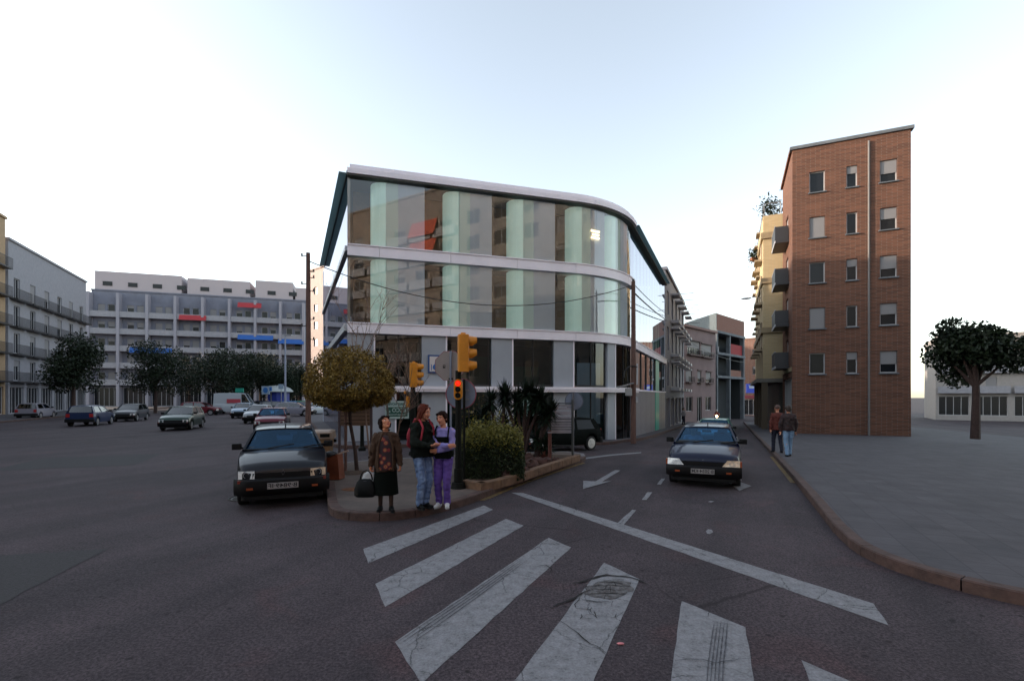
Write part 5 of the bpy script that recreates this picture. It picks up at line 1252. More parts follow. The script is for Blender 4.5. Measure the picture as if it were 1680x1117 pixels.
a = Vector((PL.x, PL.y, zpx(428, 19))); b = Vector((PR.x, PR.y, zR - 0.15))
cable('overhead_cable', 'thick black cable sagging across the glass front between the two wooden poles', a, b, 1.35, 0.018)
e1 = Vector((*ab(43.2, -4.85), 8.9)); e2 = Vector((*ab(42.6, -4.9), 8.35))
cable('overhead_cable', 'upper cable from the corner pole back along the street to the townhouse', Vector((PR.x, PR.y, zR - 0.1)), e1, 0.15, 0.02)
cable('overhead_cable', 'lower, thicker cable from the corner pole back along the street to the townhouse', Vector((PR.x, PR.y, zR - 0.5)), e2, 0.1, 0.035)
cable('overhead_cable', 'thin cable in front of the rose house and the unfinished building', Vector((*ab(56, -4.8), 8.3)), Vector(at(1222, 72, 7.0)), 0.5, 0.025)

# ---- traffic lights
M_blk = mat('pole_black', (0.005, 0.006, 0.005), 0.6, spec=0.15)
def signal_head(t, c, hd, h=0.86, w_=0.27, d_=0.2, visor=0.2, lit=None):
    """three-lamp head; hd = direction the lamps look at"""
    a = math.atan2(hd[1], hd[0]); M3 = Matrix.Rotation(a, 3, 'Z'); c = Vector(c)
    hb = MB(); hb.bbox(-d_ / 2, d_ / 2, -w_ / 2, w_ / 2, 0, h, 0.03); hb.bbox(-0.05, 0.05, -0.05, 0.05, h, h + 0.04, 0.02); hb.v = [tuple(c + M3 @ Vector(v)) for v in hb.v]
    box = hb.build('signal_box', M_yel, t, smooth=True)
    for k in range(3):
        zc = h * (5 - 2 * k) / 6; r = min(w_ * 0.44, h / 6.6)
        m_ = MB(); rings = []
        for x, cut in ((d_ / 2, 1.0), (d_ / 2 + visor * 0.5, 0.85), (d_ / 2 + visor, 0.62)):
            ring = []
            for i in range(15):
                an = R(90 + (i / 14 * 2 - 1) * 165 * cut); ring.append(c + M3 @ Vector((x, r * math.cos(an), zc + r * math.sin(an) - (x - d_ / 2) * 0.12)))
            rings.append(ring)
        m_.loft(rings, cap=False, closed=False); 
        inner = [[p + (c + Vector((0, 0, zc)) - p).normalized() * 0.008 for p in rg] for rg in rings]; m_.loft(inner, cap=False, closed=False)
        m_.build('visor', M_yel, box, smooth=True)
        mm = [emit('red_light', (1.0, 0.02, 0.004), 0.30) if lit == k else M_blk][0]
        m_ = MB(); m_.ell((0, 0, 0), (0.03, r * 0.86, r * 0.86)); m_.v = [tuple(c + M3 @ (Vector(v) + Vector((d_ / 2, 0, zc)))) for v in m_.v]; m_.build('lamp', mm, box, smooth=True)
def ped_head(t, c, h=0.44, w_=0.17, hd=(0, -1), lit=0):
    a = math.atan2(hd[1], hd[0]) + math.pi / 2; M3 = Matrix.Rotation(a, 3, 'Z'); c = Vector(c)
    def T(v): return tuple(c + M3 @ Vector(v))
    pts = [(w_ / 2 * math.cos(R(i * 15)), h - w_ / 2 + w_ / 2 * math.sin(R(i * 15))) for i in range(13)] + [(-w_ / 2 * math.cos(R(i * 15)), w_ / 2 - w_ / 2 * math.sin(R(i * 15))) for i in range(13)]
    m_ = MB(); n_ = len(pts); m_.loft([[T((x, 0.06, z)) for x, z in pts], [T((x, -0.05, z)) for x, z in pts], [T((x * 0.93, -0.06, h / 2 + (z - h / 2) * 0.98)) for x, z in pts]])
    b = m_.build('repeater_box', M_yel, t, smooth=True)
    for k in range(3):
        zc = h - w_ / 2 - k * (h - w_) / 2
        mm = emit('red_light', (1.0, 0.02, 0.004), 0.30) if k == lit else M_blk
        m_ = MB(); m_.ell((0, 0, 0), (0.055, 0.02, 0.055)); m_.v = [T((v[0], v[1] - 0.062, v[2] + zc)) for v in m_.v]; m_.build('lamp', mm, b, smooth=True)
        m_ = MB(); rr_ = [[T((0.064 * math.cos(R(a_)), y, zc + 0.064 * math.sin(R(a_)))) for a_ in range(10, 171, 16)] for y in (-0.06, -0.1)]; m_.loft(rr_, cap=False, closed=False); m_.build('visor', M_yel, b, smooth=True)
p = gi(752, 800); YT = p.y
t = thing('traffic_light', 'near black traffic-light post with a large yellow head and a small lit-red repeater', 'traffic light', p)
MB().cyl((0, 0, 0), (0, 0, 0.12), 0.16, 0.13).cyl((0, 0, 0.12), (0, 0, 0.4), 0.092, 0.088).build('base', M_blk, t, smooth=True)
MB().cyl((0, 0, 0.3), (0, 0, zpx(608, YT) - p.z), 0.066, 0.062).build('pole', M_blk, t, smooth=True)
hz = Vector((0.98, 0.2)).normalized()
signal_head(t, (0.10, 0, zpx(610, YT) - p.z), hz, h=(610 - 549) / F * YT, w_=0.24, d_=0.22, visor=0.16)
ped_head(t, (0.01, -0.12, zpx(655.5, YT) - p.z), h=33 / F * YT)
MB().boxc((0, -0.09, zpx(640, YT) - p.z), (0.05, 0.1, 0.25)).build('bracket', M_blk, t)
# second post, behind the long-haired girl
Y2 = 15.6; p = at(677.5, Y2, 0.125)
t = thing('traffic_light', 'farther, smaller black traffic-light post with yellow head, rising behind the long-haired girl', 'traffic light', p)
MB().cyl((0, 0, 0), (0, 0, 0.12), 0.15, 0.12).cyl((0, 0, 0.1), (0, 0, zpx(634, Y2) - p.z), 0.085, 0.075).build('pole', M_blk, t, smooth=True)
signal_head(t, (0.02, 0, zpx(635, Y2) - p.z), Vector((1, 0.15)), h=(635 - 595) / F * Y2, w_=0.24, d_=0.24, visor=0.2)
b_ = MB().bbox(-0.22, -0.1, -0.08, 0.08, zpx(668, Y2) - p.z, zpx(650, Y2) - p.z, 0.03).build('repeater_box', M_yel, t, smooth=True)
MB().cyl((-0.22, 0, 2.0), (-0.28, 0, 2.0), 0.05).build('visor', M_yel, b_); MB().boxc((-0.09, 0, zpx(659, Y2) - p.z), (0.06, 0.05, 0.06)).build('bracket', M_blk, t)

# ---- round and octagonal sign backs
M_back = mat('sign_back_grey', (0.17, 0.2, 0.27), 0.5, var=0.15, scale=3, metal=0.2); M_rim2 = mat('sign_rim', (0.25, 0.05, 0.08), 0.6)
def post(t, h, r=0.03, m=M_steel, x=0, y=0): MB().cyl((x, y, 0), (x, y, h), r).build('post', m, t, smooth=True)
def disc(t, c, r, m, face_m, name='sign_back'):
    o = MB().cyl((c[0], c[1], c[2]), (c[0], c[1] + 0.012, c[2]), r, n=40); o.m = 0; q = o.build(name, m, t)
    MB().torus((c[0], c[1] + 0.006, c[2]), r, 0.012, Matrix.Rotation(R(90), 3, 'X'), nu=40, nv=6).build('rim', face_m, q, smooth=True)
    MB().cyl((c[0], c[1] + 0.013, c[2]), (c[0], c[1] + 0.016, c[2]), r * 0.97, n=40).build('sign_face', mat('sign_face_red', (0.5, 0.04, 0.03), 0.5), q)
Yd = YT + 0.42; p = at(757.5, Yd, 0.125)
t = thing('road_sign', 'large round blue-grey sign back right behind the near traffic-light post', 'road sign', p)
post(t, zpx(622, Yd) - p.z, 0.028, M_blk, x=0.05, y=-0.0); disc(t, (-0.02, 0.04, zpx(646, Yd) - p.z), 24.5 / F * Yd, M_back, M_rim2)
MB().boxc((0.0, 0.02, zpx(640, Yd) - p.z), (0.3, 0.03, 0.03)).boxc((0.0, 0.02, zpx(655, Yd) - p.z), (0.3, 0.03, 0.03)).build('bracket', M_steel, t)
Yo = 11.6; p = at(739.5, Yo, 0.125)
t = thing('road_sign', 'pale octagonal sign back with a small stamp, left of the near traffic light', 'road sign', p)
post(t, zpx(576, Yo) - p.z, 0.026, M_back)
r8 = 25.5 / F * Yo; zc = zpx(600, Yo) - p.z; oc = [(-0.03 + r8 * math.cos(R(22.5 + 45 * k)), zc + r8 * math.sin(R(22.5 + 45 * k))) for k in range(8)]
mo = MB().loft([[(x, 0.03, z) for x, z in oc], [(x, 0.042, z) for x, z in oc]]); mo.build('sign_back', mat('octagon_grey', (0.27, 0.235, 0.225), 0.55, var=0.1, scale=4), t)
rm = MB()
for k in range(8): a, b = oc[k], oc[(k + 1) % 8]; rm.tube([(a[0], 0.036, a[1]), (b[0], 0.036, b[1])], 0.008, 6)
rm.build('rim', M_rim2, t)
MB().loft([[(x * 0.97 - 0.0009, 0.044, zc + (z - zc) * 0.97) for x, z in oc], [(x * .97, 0.046, zc + (z - zc) * .97) for x, z in oc]]).build('sign_face', mat('sign_face_red', (0.5, 0.04, 0.03), 0.5), t)
MB().torus((-0.16, 0.028, zc - 0.0), 0.025, 0.006, Matrix.Rotation(R(90), 3, 'X'), nu=12, nv=5).boxc((-0.16, 0.027, zc - 0.045), (0.06, 0.004, 0.015)).boxc((-0.18, 0.027, zc - 0.03), (0.012, 0.004, 0.03)).boxc((-0.14, 0.027, zc - 0.03), (0.012, 0.004, 0.03)).build('stamp', M_blk, t)
MB().boxc((0, 0.01, zc - 0.31), (0.1, 0.06, 0.04)).build('clamp', M_blk, t)

# round sign and slatted sign rack at the tip of the island
p = gi(940, 752); Yr = p.y
t = thing('road_sign', 'small round blue-grey sign back at the far tip of the planted island', 'road sign', p)
post(t, zpx(644, Yr) - p.z, 0.035, mat('dull_pole', (0.12, 0.12, 0.14), 0.6)); disc(t, (0.04, 0.045, zpx(658, Yr) - p.z), 14.6 / F * Yr, M_back, mat('dark_rim', (0.05, 0.06, 0.09), 0.5))
p = gi(921, 753); Yr = p.y + 0.1
t = thing('direction_sign', 'slatted sign rack of stacked pale boards on two posts, beside the yuccas', 'sign', p)
mw = 36 / F * Yr; M_slat = mat('slat_back', (0.36, 0.34, 0.38), 0.55, var=0.12, scale=4)
for sx in (-1, 1): MB().boxc((sx * mw / 2, 0, 0.9), (0.055, 0.055, 1.85)).build('post', mat('rack_post', (0.05, 0.055, 0.055), 0.6), t)
zz = zpx(711, Yr) - p.z; zt = zpx(663, Yr) - p.z
rows = [0.14, 0.08, 0.08, 0.08, 0.1, 0.1, 0.18, 0.1, 0.1]; z = zz; k = (zt - zz) / sum(rows)
for i, h in enumerate(rows):
    MB().boxc((0, 0.035, z + h * k / 2), (mw + (0.0 if i % 3 else 0.04), 0.02, h * k * 0.78)).build('board', M_slat, t); z += h * k
MB().boxc((0, 0, 0.42), (mw - .05, 0.03, 0.03)).boxc((0, 0, zt + 0.03), (mw - .05, 0.03, 0.03)).build('crossbar', mat('rack_post', (0.05, 0.055, 0.055), 0.6), t)
p = gi(902, 762)
t = thing('wooden_stake', 'short rust-red post between the yuccas and the slatted sign rack', 'post', p)
MB().cyl((0, 0, -0.1), (0, 0, 0.95), 0.055, 0.05).build('shaft', mat('rust_red_post', (0.085, 0.026, 0.018), 0.8, var=0.3, scale=8), t, smooth=True); MB().torus((0, 0, 0.9), 0.055, 0.012, nu=14, nv=6).build('collar', M_steel, t)

# wooden notice board among the trunks
p = gi(583, 768); Yn = p.y + 1.3; p = at(583, Yn, 0.125)
t = thing('notice_board', 'brown wooden notice board on posts behind the round tree', 'notice board', p)
wn = 50 / F * Yn; M_bwood = mat('board_wood', (0.10, 0.055, 0.035), 0.8, color2=(0.16, 0.09, 0.055), scale=2, sx=(1, 1, 9))
z0, z1 = zpx(698, Yn) - p.z, zpx(650, Yn) - p.z
MB().box(-wn / 2, wn / 2, -0.02, 0.02, z0, z1).build('panel', M_bwood, t)
for k in range(7): pass
for k in range(8): z = z0 + (z1 - z0) * (k + 0.5) / 8; MB().box(-wn / 2 + 0.03, wn / 2 - 0.03, -0.028, -0.021, z, z + 0.012).build('batten', M_blk, t)
for sx in (-1, 1): MB().boxc((sx * (wn / 2 + 0.02), 0, z1 / 2 + 0.05), (0.06, 0.06, z1 + 0.1)).build('post', mat('board_post', (0.07, 0.045, 0.05), 0.8), t)
# bollard like black post by it
p = at(594, 17.0, 0.125); t = thing('bollard', 'black cast bollard with a flared foot on the island behind the older woman', 'bollard', p)
MB().loft([[(r * math.cos(a), r * math.sin(a), z) for a in [2 * math.pi * i / 14 for i in range(14)]] for r, z in ((0.13, -0.02), (0.13, 0.08), (0.07, 0.14), (0.06, 0.95), (0.08, 1.0), (0.05, 1.1))]).build('shaft', M_blk, t, smooth=True); MB().ell((0, 0, 1.12), (0.055, .055, .05)).build('cap', M_blk, t)

# wheelie bin, rust-orange bin, black bag and wood strip
p = gi(529, 764); p.x -= 0.0
t = thing('wheelie_bin', 'beige wheeled rubbish bin with a pale lid behind the black car', 'bin', p, R(10))
hB = zpx(705, p.y) - p.z
MB().loft([[(-0.19, -0.2, 0.05), (0.19, -0.2, 0.05), (0.19, 0.2, 0.05), (-0.19, 0.2, 0.05)], [(-0.26, -0.27, hB - 0.22), (0.26, -0.27, hB - 0.22), (0.26, 0.27, hB - 0.22), (-0.26, 0.27, hB - 0.22)]]).build('bin_body', mat('beige_plastic', (0.26, 0.15, 0.075), 0.5, var=0.1), t)
MB().loft([[(-0.30, -0.31, hB - 0.219), (0.30, -0.31, hB - 0.219), (0.30, 0.31, hB - 0.219), (-0.30, 0.31, hB - 0.219)], [(-0.28, -0.29, hB - 0.06), (0.28, -0.29, hB - 0.06), (0.28, 0.3, hB - 0.02), (-0.28, 0.3, hB - 0.02)], [(-0.22, -0.2, hB - 0.02), (0.22, -0.2, hB - 0.02), (0.22, 0.24, hB), (-0.22, 0.24, hB)]]).build('lid', mat('pale_lid', (0.34, 0.24, 0.18), 0.5), t)
MB().boxc((0.12, -0.305, hB - 0.13), (0.24, 0.02, 0.09)).build('grip_slot', M_blk, t)
for sx in (-1, 1): MB().cyl((sx * 0.18, 0.22, 0.08), (sx * 0.24, 0.22, 0.08), 0.08).build('wheel', M_tyreb, t)
MB().boxc((0.31, 0.1, hB - 0.3), (0.06, 0.1, 0.08)).build('latch', M_blk, t)
p = gi(549, 786)
t = thing('litter_bin', 'rust-orange box bin tilted on the pavement corner beside the black car', 'bin', p, R(-8))
kk = p.y / F
MB().loft([[(-14 * kk, -0.1, 0.0), (12 * kk, -0.1, 0.02), (12 * kk, 0.16, 0.02), (-14 * kk, 0.16, 0)], [(-16 * kk, -0.08, 34 * kk), (7 * kk, -0.06, 42 * kk), (7 * kk, 0.18, 42 * kk), (-16 * kk, .18, 34 * kk)]]).build('bin_body', mat('rust_orange', (0.15, 0.036, 0.012), 0.7, var=0.25, scale=5), t)
MB().tube([(-14 * kk, -0.09, 36 * kk), (7 * kk, -0.07, 43.5 * kk)], 0.012, 6).build('rim', M_dark, t)
o = MB().ell((0, 0, 0.07), (0.16, 0.1, 0.08)).build('plastic_bag', mat('black_bag', (0.012, 0.012, 0.013), 0.35, bump=0.8, scale=12), smooth=True); o.location = (p.x - 0.1, p.y + 0.05, p.z + 35.5 * kk); tag(o, 'black plastic bag lying on top of the rust-orange box bin', 'bag')
o = MB().boxc((0, 0, 0), (0.3, 0.02, 0.035), Matrix.Rotation(R(-18), 3, 'Y')).build('wooden_strip', mat('pale_wood', (0.45, 0.32, 0.25), 0.8)); o.location = (p.x + 12 * kk, p.y, p.z + 44 * kk); tag(o, 'pale wooden strip sticking out of the rust-orange box bin', 'wood')

# lamp post, kiosk, far signs on the left
p = at(468, 56, 0); t = thing('lamp_post', 'slender pale grey lamp post in front of the dark trees and the apartment block', 'street lamp', p)
MB().tube([(0, 0, 0), (0, 0, 9)], [0.14, 0.08], 10).build('pole', mat('pale_post', (0.25, 0.27, 0.34), 0.5), t, smooth=True); MB().boxc((0.3, 0, 9.0), (0.9, 0.25, 0.12)).build('lamp_head', M_steel, t)
p = at(455, 66, 0); t = thing('kiosk', 'dark blue kiosk with a domed pale roof under the trees of the square', 'kiosk', p)
MB().prism([(1.5 * math.cos(R(45 * k + 22)), 1.5 * math.sin(R(45 * k + 22))) for k in range(8)], 0, 2.6).build('booth', mat('kiosk_blue', (0.012, 0.03, 0.22), 0.5), t)
MB().loft([[(r * math.cos(R(22.5 * k)), r * math.sin(R(22.5 * k)), z) for k in range(16)] for r, z in ((2.0, 2.6), (1.95, 2.75), (1.6, 3.1), (0.9, 3.4), (0.1, 3.5))]).build('roof', mat('kiosk_roof', (0.35, 0.38, 0.38), 0.6), t, smooth=True)
MB().boxc((-0.1, -1.5, 1.3), (0.12, 0.12, 2.5)).build('post', M_steel, t)
p = at(436, 60, 0); t = thing('advertising_sign', 'small light blue and white advertising panel left of the blue kiosk', 'sign', p)
MB().cyl((0, 0, 0), (0, 0, 2.3), 0.06).build('post', M_dark, t); MB().boxc((0, 0, 2.75), (0.95, 0.15, 1.0)).build('panel', mat('ad_panel', (0.25, 0.33, 0.42), 0.5), t); MB().ell((0, -0.08, 2.75), (0.3, 0.02, 0.36)).boxc((0.6, 0, 2.9), (0.3, .1, .5)).build('mark', mat('ad_blue', (0.02, 0.12, 0.35), 0.5), t)
p = at(461, 50, zpx(634, 50)); t = thing('road_sign', 'small pale road sign hanging beside the slender lamp post', 'road sign', p)
MB().boxc((0, 0, 0), (0.5, 0.04, 0.5)).build('panel', mat('ad_panel', (0.25, 0.33, 0.42), 0.5), t); MB().boxc((0.0, 0.05, -1.5), (0.05, 0.05, 3.0)).build('post', M_steel, t)
p = at(393, 60, 0); t = thing('shop_sign', 'narrow turquoise sign above the white delivery van', 'sign', p)
MB().boxc((0, 0, zpx(640, 60)), (1.0, 0.1, 0.5)).build('panel', mat('turquoise_sign', (0.02, 0.3, 0.22), 0.5), t); MB().cyl((0, 0, 0), (0, 0, 2.4), 0.06).build('post', M_dark, t)

# ================================================================== PLANTS
# round clipped tree
p = gi(586, 772); YTt = p.y
M_ol = leafmat('olive_leaf', (0.065, 0.040, 0.010), (0.32, 0.215, 0.045), scale=6)
M_bark = mat('bark', (0.045, 0.026, 0.022), 0.9, var=0.3, scale=8, bump=0.5)
t = thing('clipped_tree', 'round clipped olive-yellow tree on a thin leaning trunk, left of the older woman', 'tree', p)
s_ = YTt / F; cx = (574 - 586) * s_; zc = zpx(640, YTt) - p.z; Rx = 73 * s_; Rt = 72 * s_; Rb = 34 * s_
tk = MB(); tk.tube([(0, 0, -0.1), (-0.05, 0, 0.5), (-0.17, 0.02, zc - 0.9), (-0.22, 0.02, zc - 0.35), (-0.25, 0, zc + 0.1)], [0.055, 0.045, 0.042, 0.04, 0.03], 10)
rd = random.Random(9)
for k in range(16):
    a = k * 2.4; r_ = Rx * rd.uniform(0.5, 0.85); tk.tube([(-0.22, 0.02, zc - 0.35 + 0.03 * k), (cx + 0.4 * r_ * math.cos(a), 0.4 * r_ * math.sin(a), zc + 0.0), (cx + r_ * math.cos(a), r_ * math.sin(a), zc + rd.uniform(0.0, Rt * 0.6))], [0.025, 0.015, 0.006], 6)
tk.build('trunk', M_bark, t, smooth=True)
def crown_pt(r):
    while True:
        d = Vector((r.gauss(0, 1), r.gauss(0, 1), r.gauss(0, 1))).normalized(); q = r.random() ** 0.22
        lump = 1 + 0.10 * noise.noise(d * 3.1) + 0.05 * noise.noise(d * 9)
        z = d.z * (Rt if d.z > 0 else Rb); P = Vector((cx + d.x * Rx * q * lump, d.y * Rx * q * lump, zc + z * q * lump))
        if noise.noise(P * 3.5) > -0.22: return P
mb = MB(); leafcloud(mb, crown_pt, 34000, 0.031, rd, aspect=2.0); mb.build('crown', M_ol, t)
# stake and pale sapling trunk
p = gi(567, 773); t = thing('tree_stake', 'straight brown stake supporting the round clipped tree', 'stake', p)
MB().cyl((0, 0, -0.1), (0, 0, 1.55), 0.035).build('shaft', M_wood, t, smooth=True); MB().torus((0.05, 0, 1.2), 0.09, 0.01, nu=12, nv=5).build('tie', M_blk, t)
# tree pits
o = MB().loft([[(0.5 * math.cos(a) * k, 0.35 * math.sin(a) * k, z) for a in [2 * math.pi * i / 16 for i in range(16)]] for k, z in ((1, 0.004), (0.8, 0.02), (0.3, 0.03))]).build('tree_pit', M_soil, kind='structure'); o.location = gi(578, 775)
o = MB().loft([[(0.28 * math.cos(a) * k, 0.2 * math.sin(a) * k, z) for a in [2 * math.pi * i / 16 for i in range(16)]] for k, z in ((1, 0.004), (0.8, 0.015), (0.3, 0.02))]).build('tree_pit', mat('orange_soil', (0.15, 0.06, 0.025), 0.9, var=0.4, scale=10), kind='structure'); o.location = gi(583, 802)
# bare saplings
M_twig = mat('pale_twig', (0.17, 0.11, 0.085), 0.85, var=0.2, scale=6)
def bare(name, label, p, h, sd, lean=0.0, r0=0.028, n=5, spread=0.45, first=0.45):
    t = thing(name, label, 'tree', p); rd = random.Random(sd); mb = MB()
    def branch(a, d, L, r, depth):
        P = [a]; q = a; dd = d.copy(); k = 6
        for i in range(k):
            dd = (dd + Vector((rd.gauss(0, 0.10), rd.gauss(0, 0.10), rd.gauss(0, 0.05) + 0.04))).normalized(); q = q + dd * L / k; P.append(q)
        mb.tube(P, [r * (1 - 0.75 * i / k) for i in range(k + 1)], 6)
        if depth > 0:
            for i in range(n if depth > 1 else 3):
                f = rd.uniform(first if depth > 1 else 0.3, 0.95); i0 = min(k - 1, int(f * k)); s = P[i0].lerp(P[i0 + 1], f * k - i0)
                an = rd.uniform(0, 6.28); sd_ = Vector((math.cos(an), math.sin(an) * 0.6, 0)); nd = (dd + sd_ * rd.uniform(spread, spread * 2)).normalized()
                branch(s, nd, L * rd.uniform(0.3, 0.5), r * 0.45, depth - 1)
    branch(Vector((0, 0, -0.05)), Vector((lean, 0, 1)).normalized(), h, r0, 3)
    mb.build('trunk', M_twig, t, smooth=True); return t
bare('bare_tree', 'thin leafless sapling rising above the round clipped tree, in front of the glass front', gi(609, 775), 3.9, 12, 0.05, 0.03, n=6, first=0.5)
bare('bare_tree', 'low leafless shrub-like tree with grey curving branches, right of the round clipped tree', at(640, 14.5, 0.125), 2.9, 23, 0.12, 0.03, n=8, spread=0.6, first=0.3)
bare('bare_tree', 'leafless tree with curving twigs, closest to the farther traffic light', at(633, 13.2, 0.125), 2.7, 37, 0.18, 0.024, n=7, spread=0.6, first=0.35)

# planter bed: soil, kerbs, rocks
bed = [Vector(g(*q, 0.13)[:2]) for q in ((758, 798), (790, 804), (822, 797), (858, 786), (905, 769), (950, 753.5), (940, 749), (850, 746), (790, 752), (757, 768), (752, 785))]
sheet('planter_soil', bed, M_soil, up=0.125 + 0.06, step=0.3)
kb = [Vector(g(*q, 0.13)[:2]) for q in ((757, 799), (790, 805), (822, 798), (858, 787))]; kb2 = [Vector(g(*q, 0.13)[:2]) for q in ((860, 786.4), (905, 770), (952, 754))]
t = thing('planter_kerb', 'raised reddish stone kerb edging the planted bed on the road side', 'kerb')
for nm, kk_ in (('kerb_stone', densify(kb, 0.7)), ('kerb_stone', densify(kb2, 0.7))):
    for a, b in zip(kk_, kk_[1:]):
        strip(nm, [a + (b - a) * 0.012, b - (b - a) * 0.012], 0.16, M_kerb2, 0.1, 0.28, kind=None, parent=t, side=1)
M_rock = mat('red_rock', (0.038, 0.018, 0.014), 0.95, color2=(0.085, 0.04, 0.032), scale=4, bump=0.8, bscale=10)
rd = random.Random(4)
def rock(p, s, i, label):
    b = MB(); b.ell((0, 0, 0), (s, s * 0.75, s * 0.6), nu=9, nv=6); off = Vector((i * 7.3, 1, 2))
    b.v = [tuple(Vector(v) * (1 + 0.5 * noise.noise(Vector(v) / s * 1.6 + off) + 0.25 * abs(noise.noise(Vector(v) / s * 3.5 + off)))) for v in b.v]
    o = b.build('rock', M_rock); o.location = p; o.rotation_euler = (0, 0, i * 1.1); tag(o, label, 'rock', 'red rocks in the planted bed'); return o
rl = [((850, 775), .22, 'reddish rock at the left front of the bed, touching the hedge'), ((868, 768), .24, 'broad flat-topped reddish rock in the front of the bed, near the kerb joint'), ((842, 764), .2, 'rock half under the hedge, behind the front-left rock'), ((880, 762), .2, 'rounded rock in the middle of the bed behind the kerb'), ((896, 760), .17, 'small rock beside the rust-red post, on its left'), ((866, 755), .19, 'dark rock at the back of the bed below the yuccas'), ((884, 752), .16, 'small rock at the back edge, left of the sign rack'), ((912, 758), .13, 'smallest rock under the slatted sign rack'), ((828, 782), .17, 'low rock in front of the hedge foot')]
for i, (q, s, lb) in enumerate(rl): p = g(q[0], q[1] - 6, 0.3); rock((p.x, p.y, 0.125 + gz(p.x, p.y) + 0.08 + s * 0.35), s * 1.05, i, lb)

# hedge
ph = Vector(g(800, 790, 0.15)[:2]); 
t = thing('hedge', 'dense clipped hedge with yellow-green top growth, right of the near traffic light', 'hedge', (ph.x + 0.05, ph.y + 0.62, 0.16))
hw_, hd_, hh = 0.76, 0.55, 1.02
M_hd = leafmat('hedge_leaf_dark', (0.012, 0.020, 0.008), (0.03, 0.045, 0.015), scale=5)
M_hy = leafmat('hedge_leaf_new', (0.065, 0.07, 0.015), (0.23, 0.21, 0.045), scale=7)
rd = random.Random(14)
def hedge_pt(r):
    while True:
        x, y, z = r.uniform(-1, 1), r.uniform(-1, 1), r.uniform(0, 1)
        sx = 1 - 0.25 * max(0, z - 0.6); w_ = 1 + 0.07 * noise.noise(Vector((x * 3, y * 3, z * 4)))
        if max(abs(x), abs(y)) > 0.8 or z > 0.86: return Vector((x * hw_ * w_ * sx, y * hd_ * w_ * sx, z * hh * (1 - 0.14 * (x * x + y * y) * z + 0.05 * noise.noise(Vector((x * 4, y * 4, 3))))))
mb = MB(); leafcloud(mb, hedge_pt, 13000, 0.032, rd, aspect=1.9); mb.build('foliage', M_hd, t)
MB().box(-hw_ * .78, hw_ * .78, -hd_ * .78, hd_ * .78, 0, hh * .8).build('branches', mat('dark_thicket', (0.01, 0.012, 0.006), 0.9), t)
def hedge_top(r):
    x, y = r.uniform(-1, 1), r.uniform(-1, 1); return Vector((x * hw_ * 0.96, y * hd_ * 0.96, hh * (0.90 - 0.10 * (x * x + y * y) + 0.14 * noise.noise(Vector((x * 3, y * 3, 0)))) + abs(r.gauss(0, 0.16)) - abs(r.gauss(0, 0.13)) * (1 if max(abs(x), abs(y)) > 0.75 else 0) - 0.02))
mb = MB(); leafcloud(mb, hedge_top, 7500, 0.030, rd, aspect=2.1); mb.build('top_growth', M_hy, t)
# loose light shrub behind the hedge
p = gi(815, 752); t = thing('shrub', 'loose light green shrub with fine leaves rising behind the hedge', 'shrub', (p.x, p.y, 0.16))
mb = MB(); leafcloud(mb, lambda r: Vector((r.gauss(0, 0.42), r.gauss(0, 0.2), 0.75 + r.gauss(0, 0.42))), 2600, 0.035, rd); mb.build('foliage', M_hy, t)
mb = MB()
for k in range(14): a = k * 0.9; mb.tube([(0, 0, 0), (0.25 * math.cos(a), 0.15 * math.sin(a), 0.7), (0.5 * math.cos(a), 0.25 * math.sin(a), 1.4)], [0.015, 0.01, 0.004], 5)
mb.build('stem', M_bark, t)

# yuccas
M_yuc = mat('yucca_leaf', (0.010, 0.020, 0.011), 0.6, spec=0.2, var=0.35, scale=4)
def yucca(label, p, stems, sd):
    t = thing('yucca', label, 'plant', p, group=None); rd = random.Random(sd)
    tr = MB(); lf = MB()
    for (dx, dy, h, ln) in stems:
        topp = Vector((dx, dy, h)); tr.tube([(0, 0, -0.05), (dx * 0.35, dy * 0.35, h * 0.45), (dx * 0.9, dy * 0.9, h * 0.85), tuple(topp)], [0.06, 0.05, 0.045, 0.04], 8)
        for k in range(140):
            el = rd.uniform(-55, 88); az = rd.uniform(0, 360); d = Vector((math.cos(R(el)) * math.cos(R(az)), math.cos(R(el)) * math.sin(R(az)), math.sin(R(el))))
            L = ln * rd.uniform(0.7, 1.1); w_ = 0.026; s = d.cross(Vector((0, 0, 1))); s = s.normalized() if s.length > 0.01 else Vector((1, 0, 0))
            a = topp + Vector((0, 0, rd.uniform(-0.15, 0.02))); b = a + d * L * 0.5 + Vector((0, 0, -0.01)); c = a + d * L + Vector((0, 0, -0.06 * (1 - abs(d.z))))
            lf.add([a - s * w_ * 0.6, a + s * w_ * 0.6, b + s * w_, c, b - s * w_], [(0, 1, 2, 4), (4, 2, 3)])
    tr.build('trunk', M_bark, t, smooth=True); lf.build('leaf_rosette', M_yuc, t)
def yp(px, py): p = gi(px, py); return (p.x, p.y, 0.16 + gz(p.x, p.y))
yucca('tall yucca with several spiky heads, centre of the clump behind the hedge', yp(857, 757), [(-0.15, 0, 1.75, 0.5), (0.3, 0.1, 1.95, 0.5), (0.1, -0.1, 2.0, 0.48), (-0.5, 0.05, 1.9, 0.5), (0.55, 0, 1.85, 0.46)], 1)
yucca('leaning yucca right of the tall one, heads over the sign rack', yp(880, 757), [(0.25, 0, 1.35, 0.5), (0.0, 0.1, 1.75, 0.48), (0.45, 0.05, 1.5, 0.44)], 2)
yucca('yucca left of the tall one, closest to the near traffic light', yp(822, 757), [(-0.3, 0, 1.75, 0.48), (0.1, 0.05, 1.95, 0.48), (-0.5, 0.1, 1.35, 0.46)], 3)
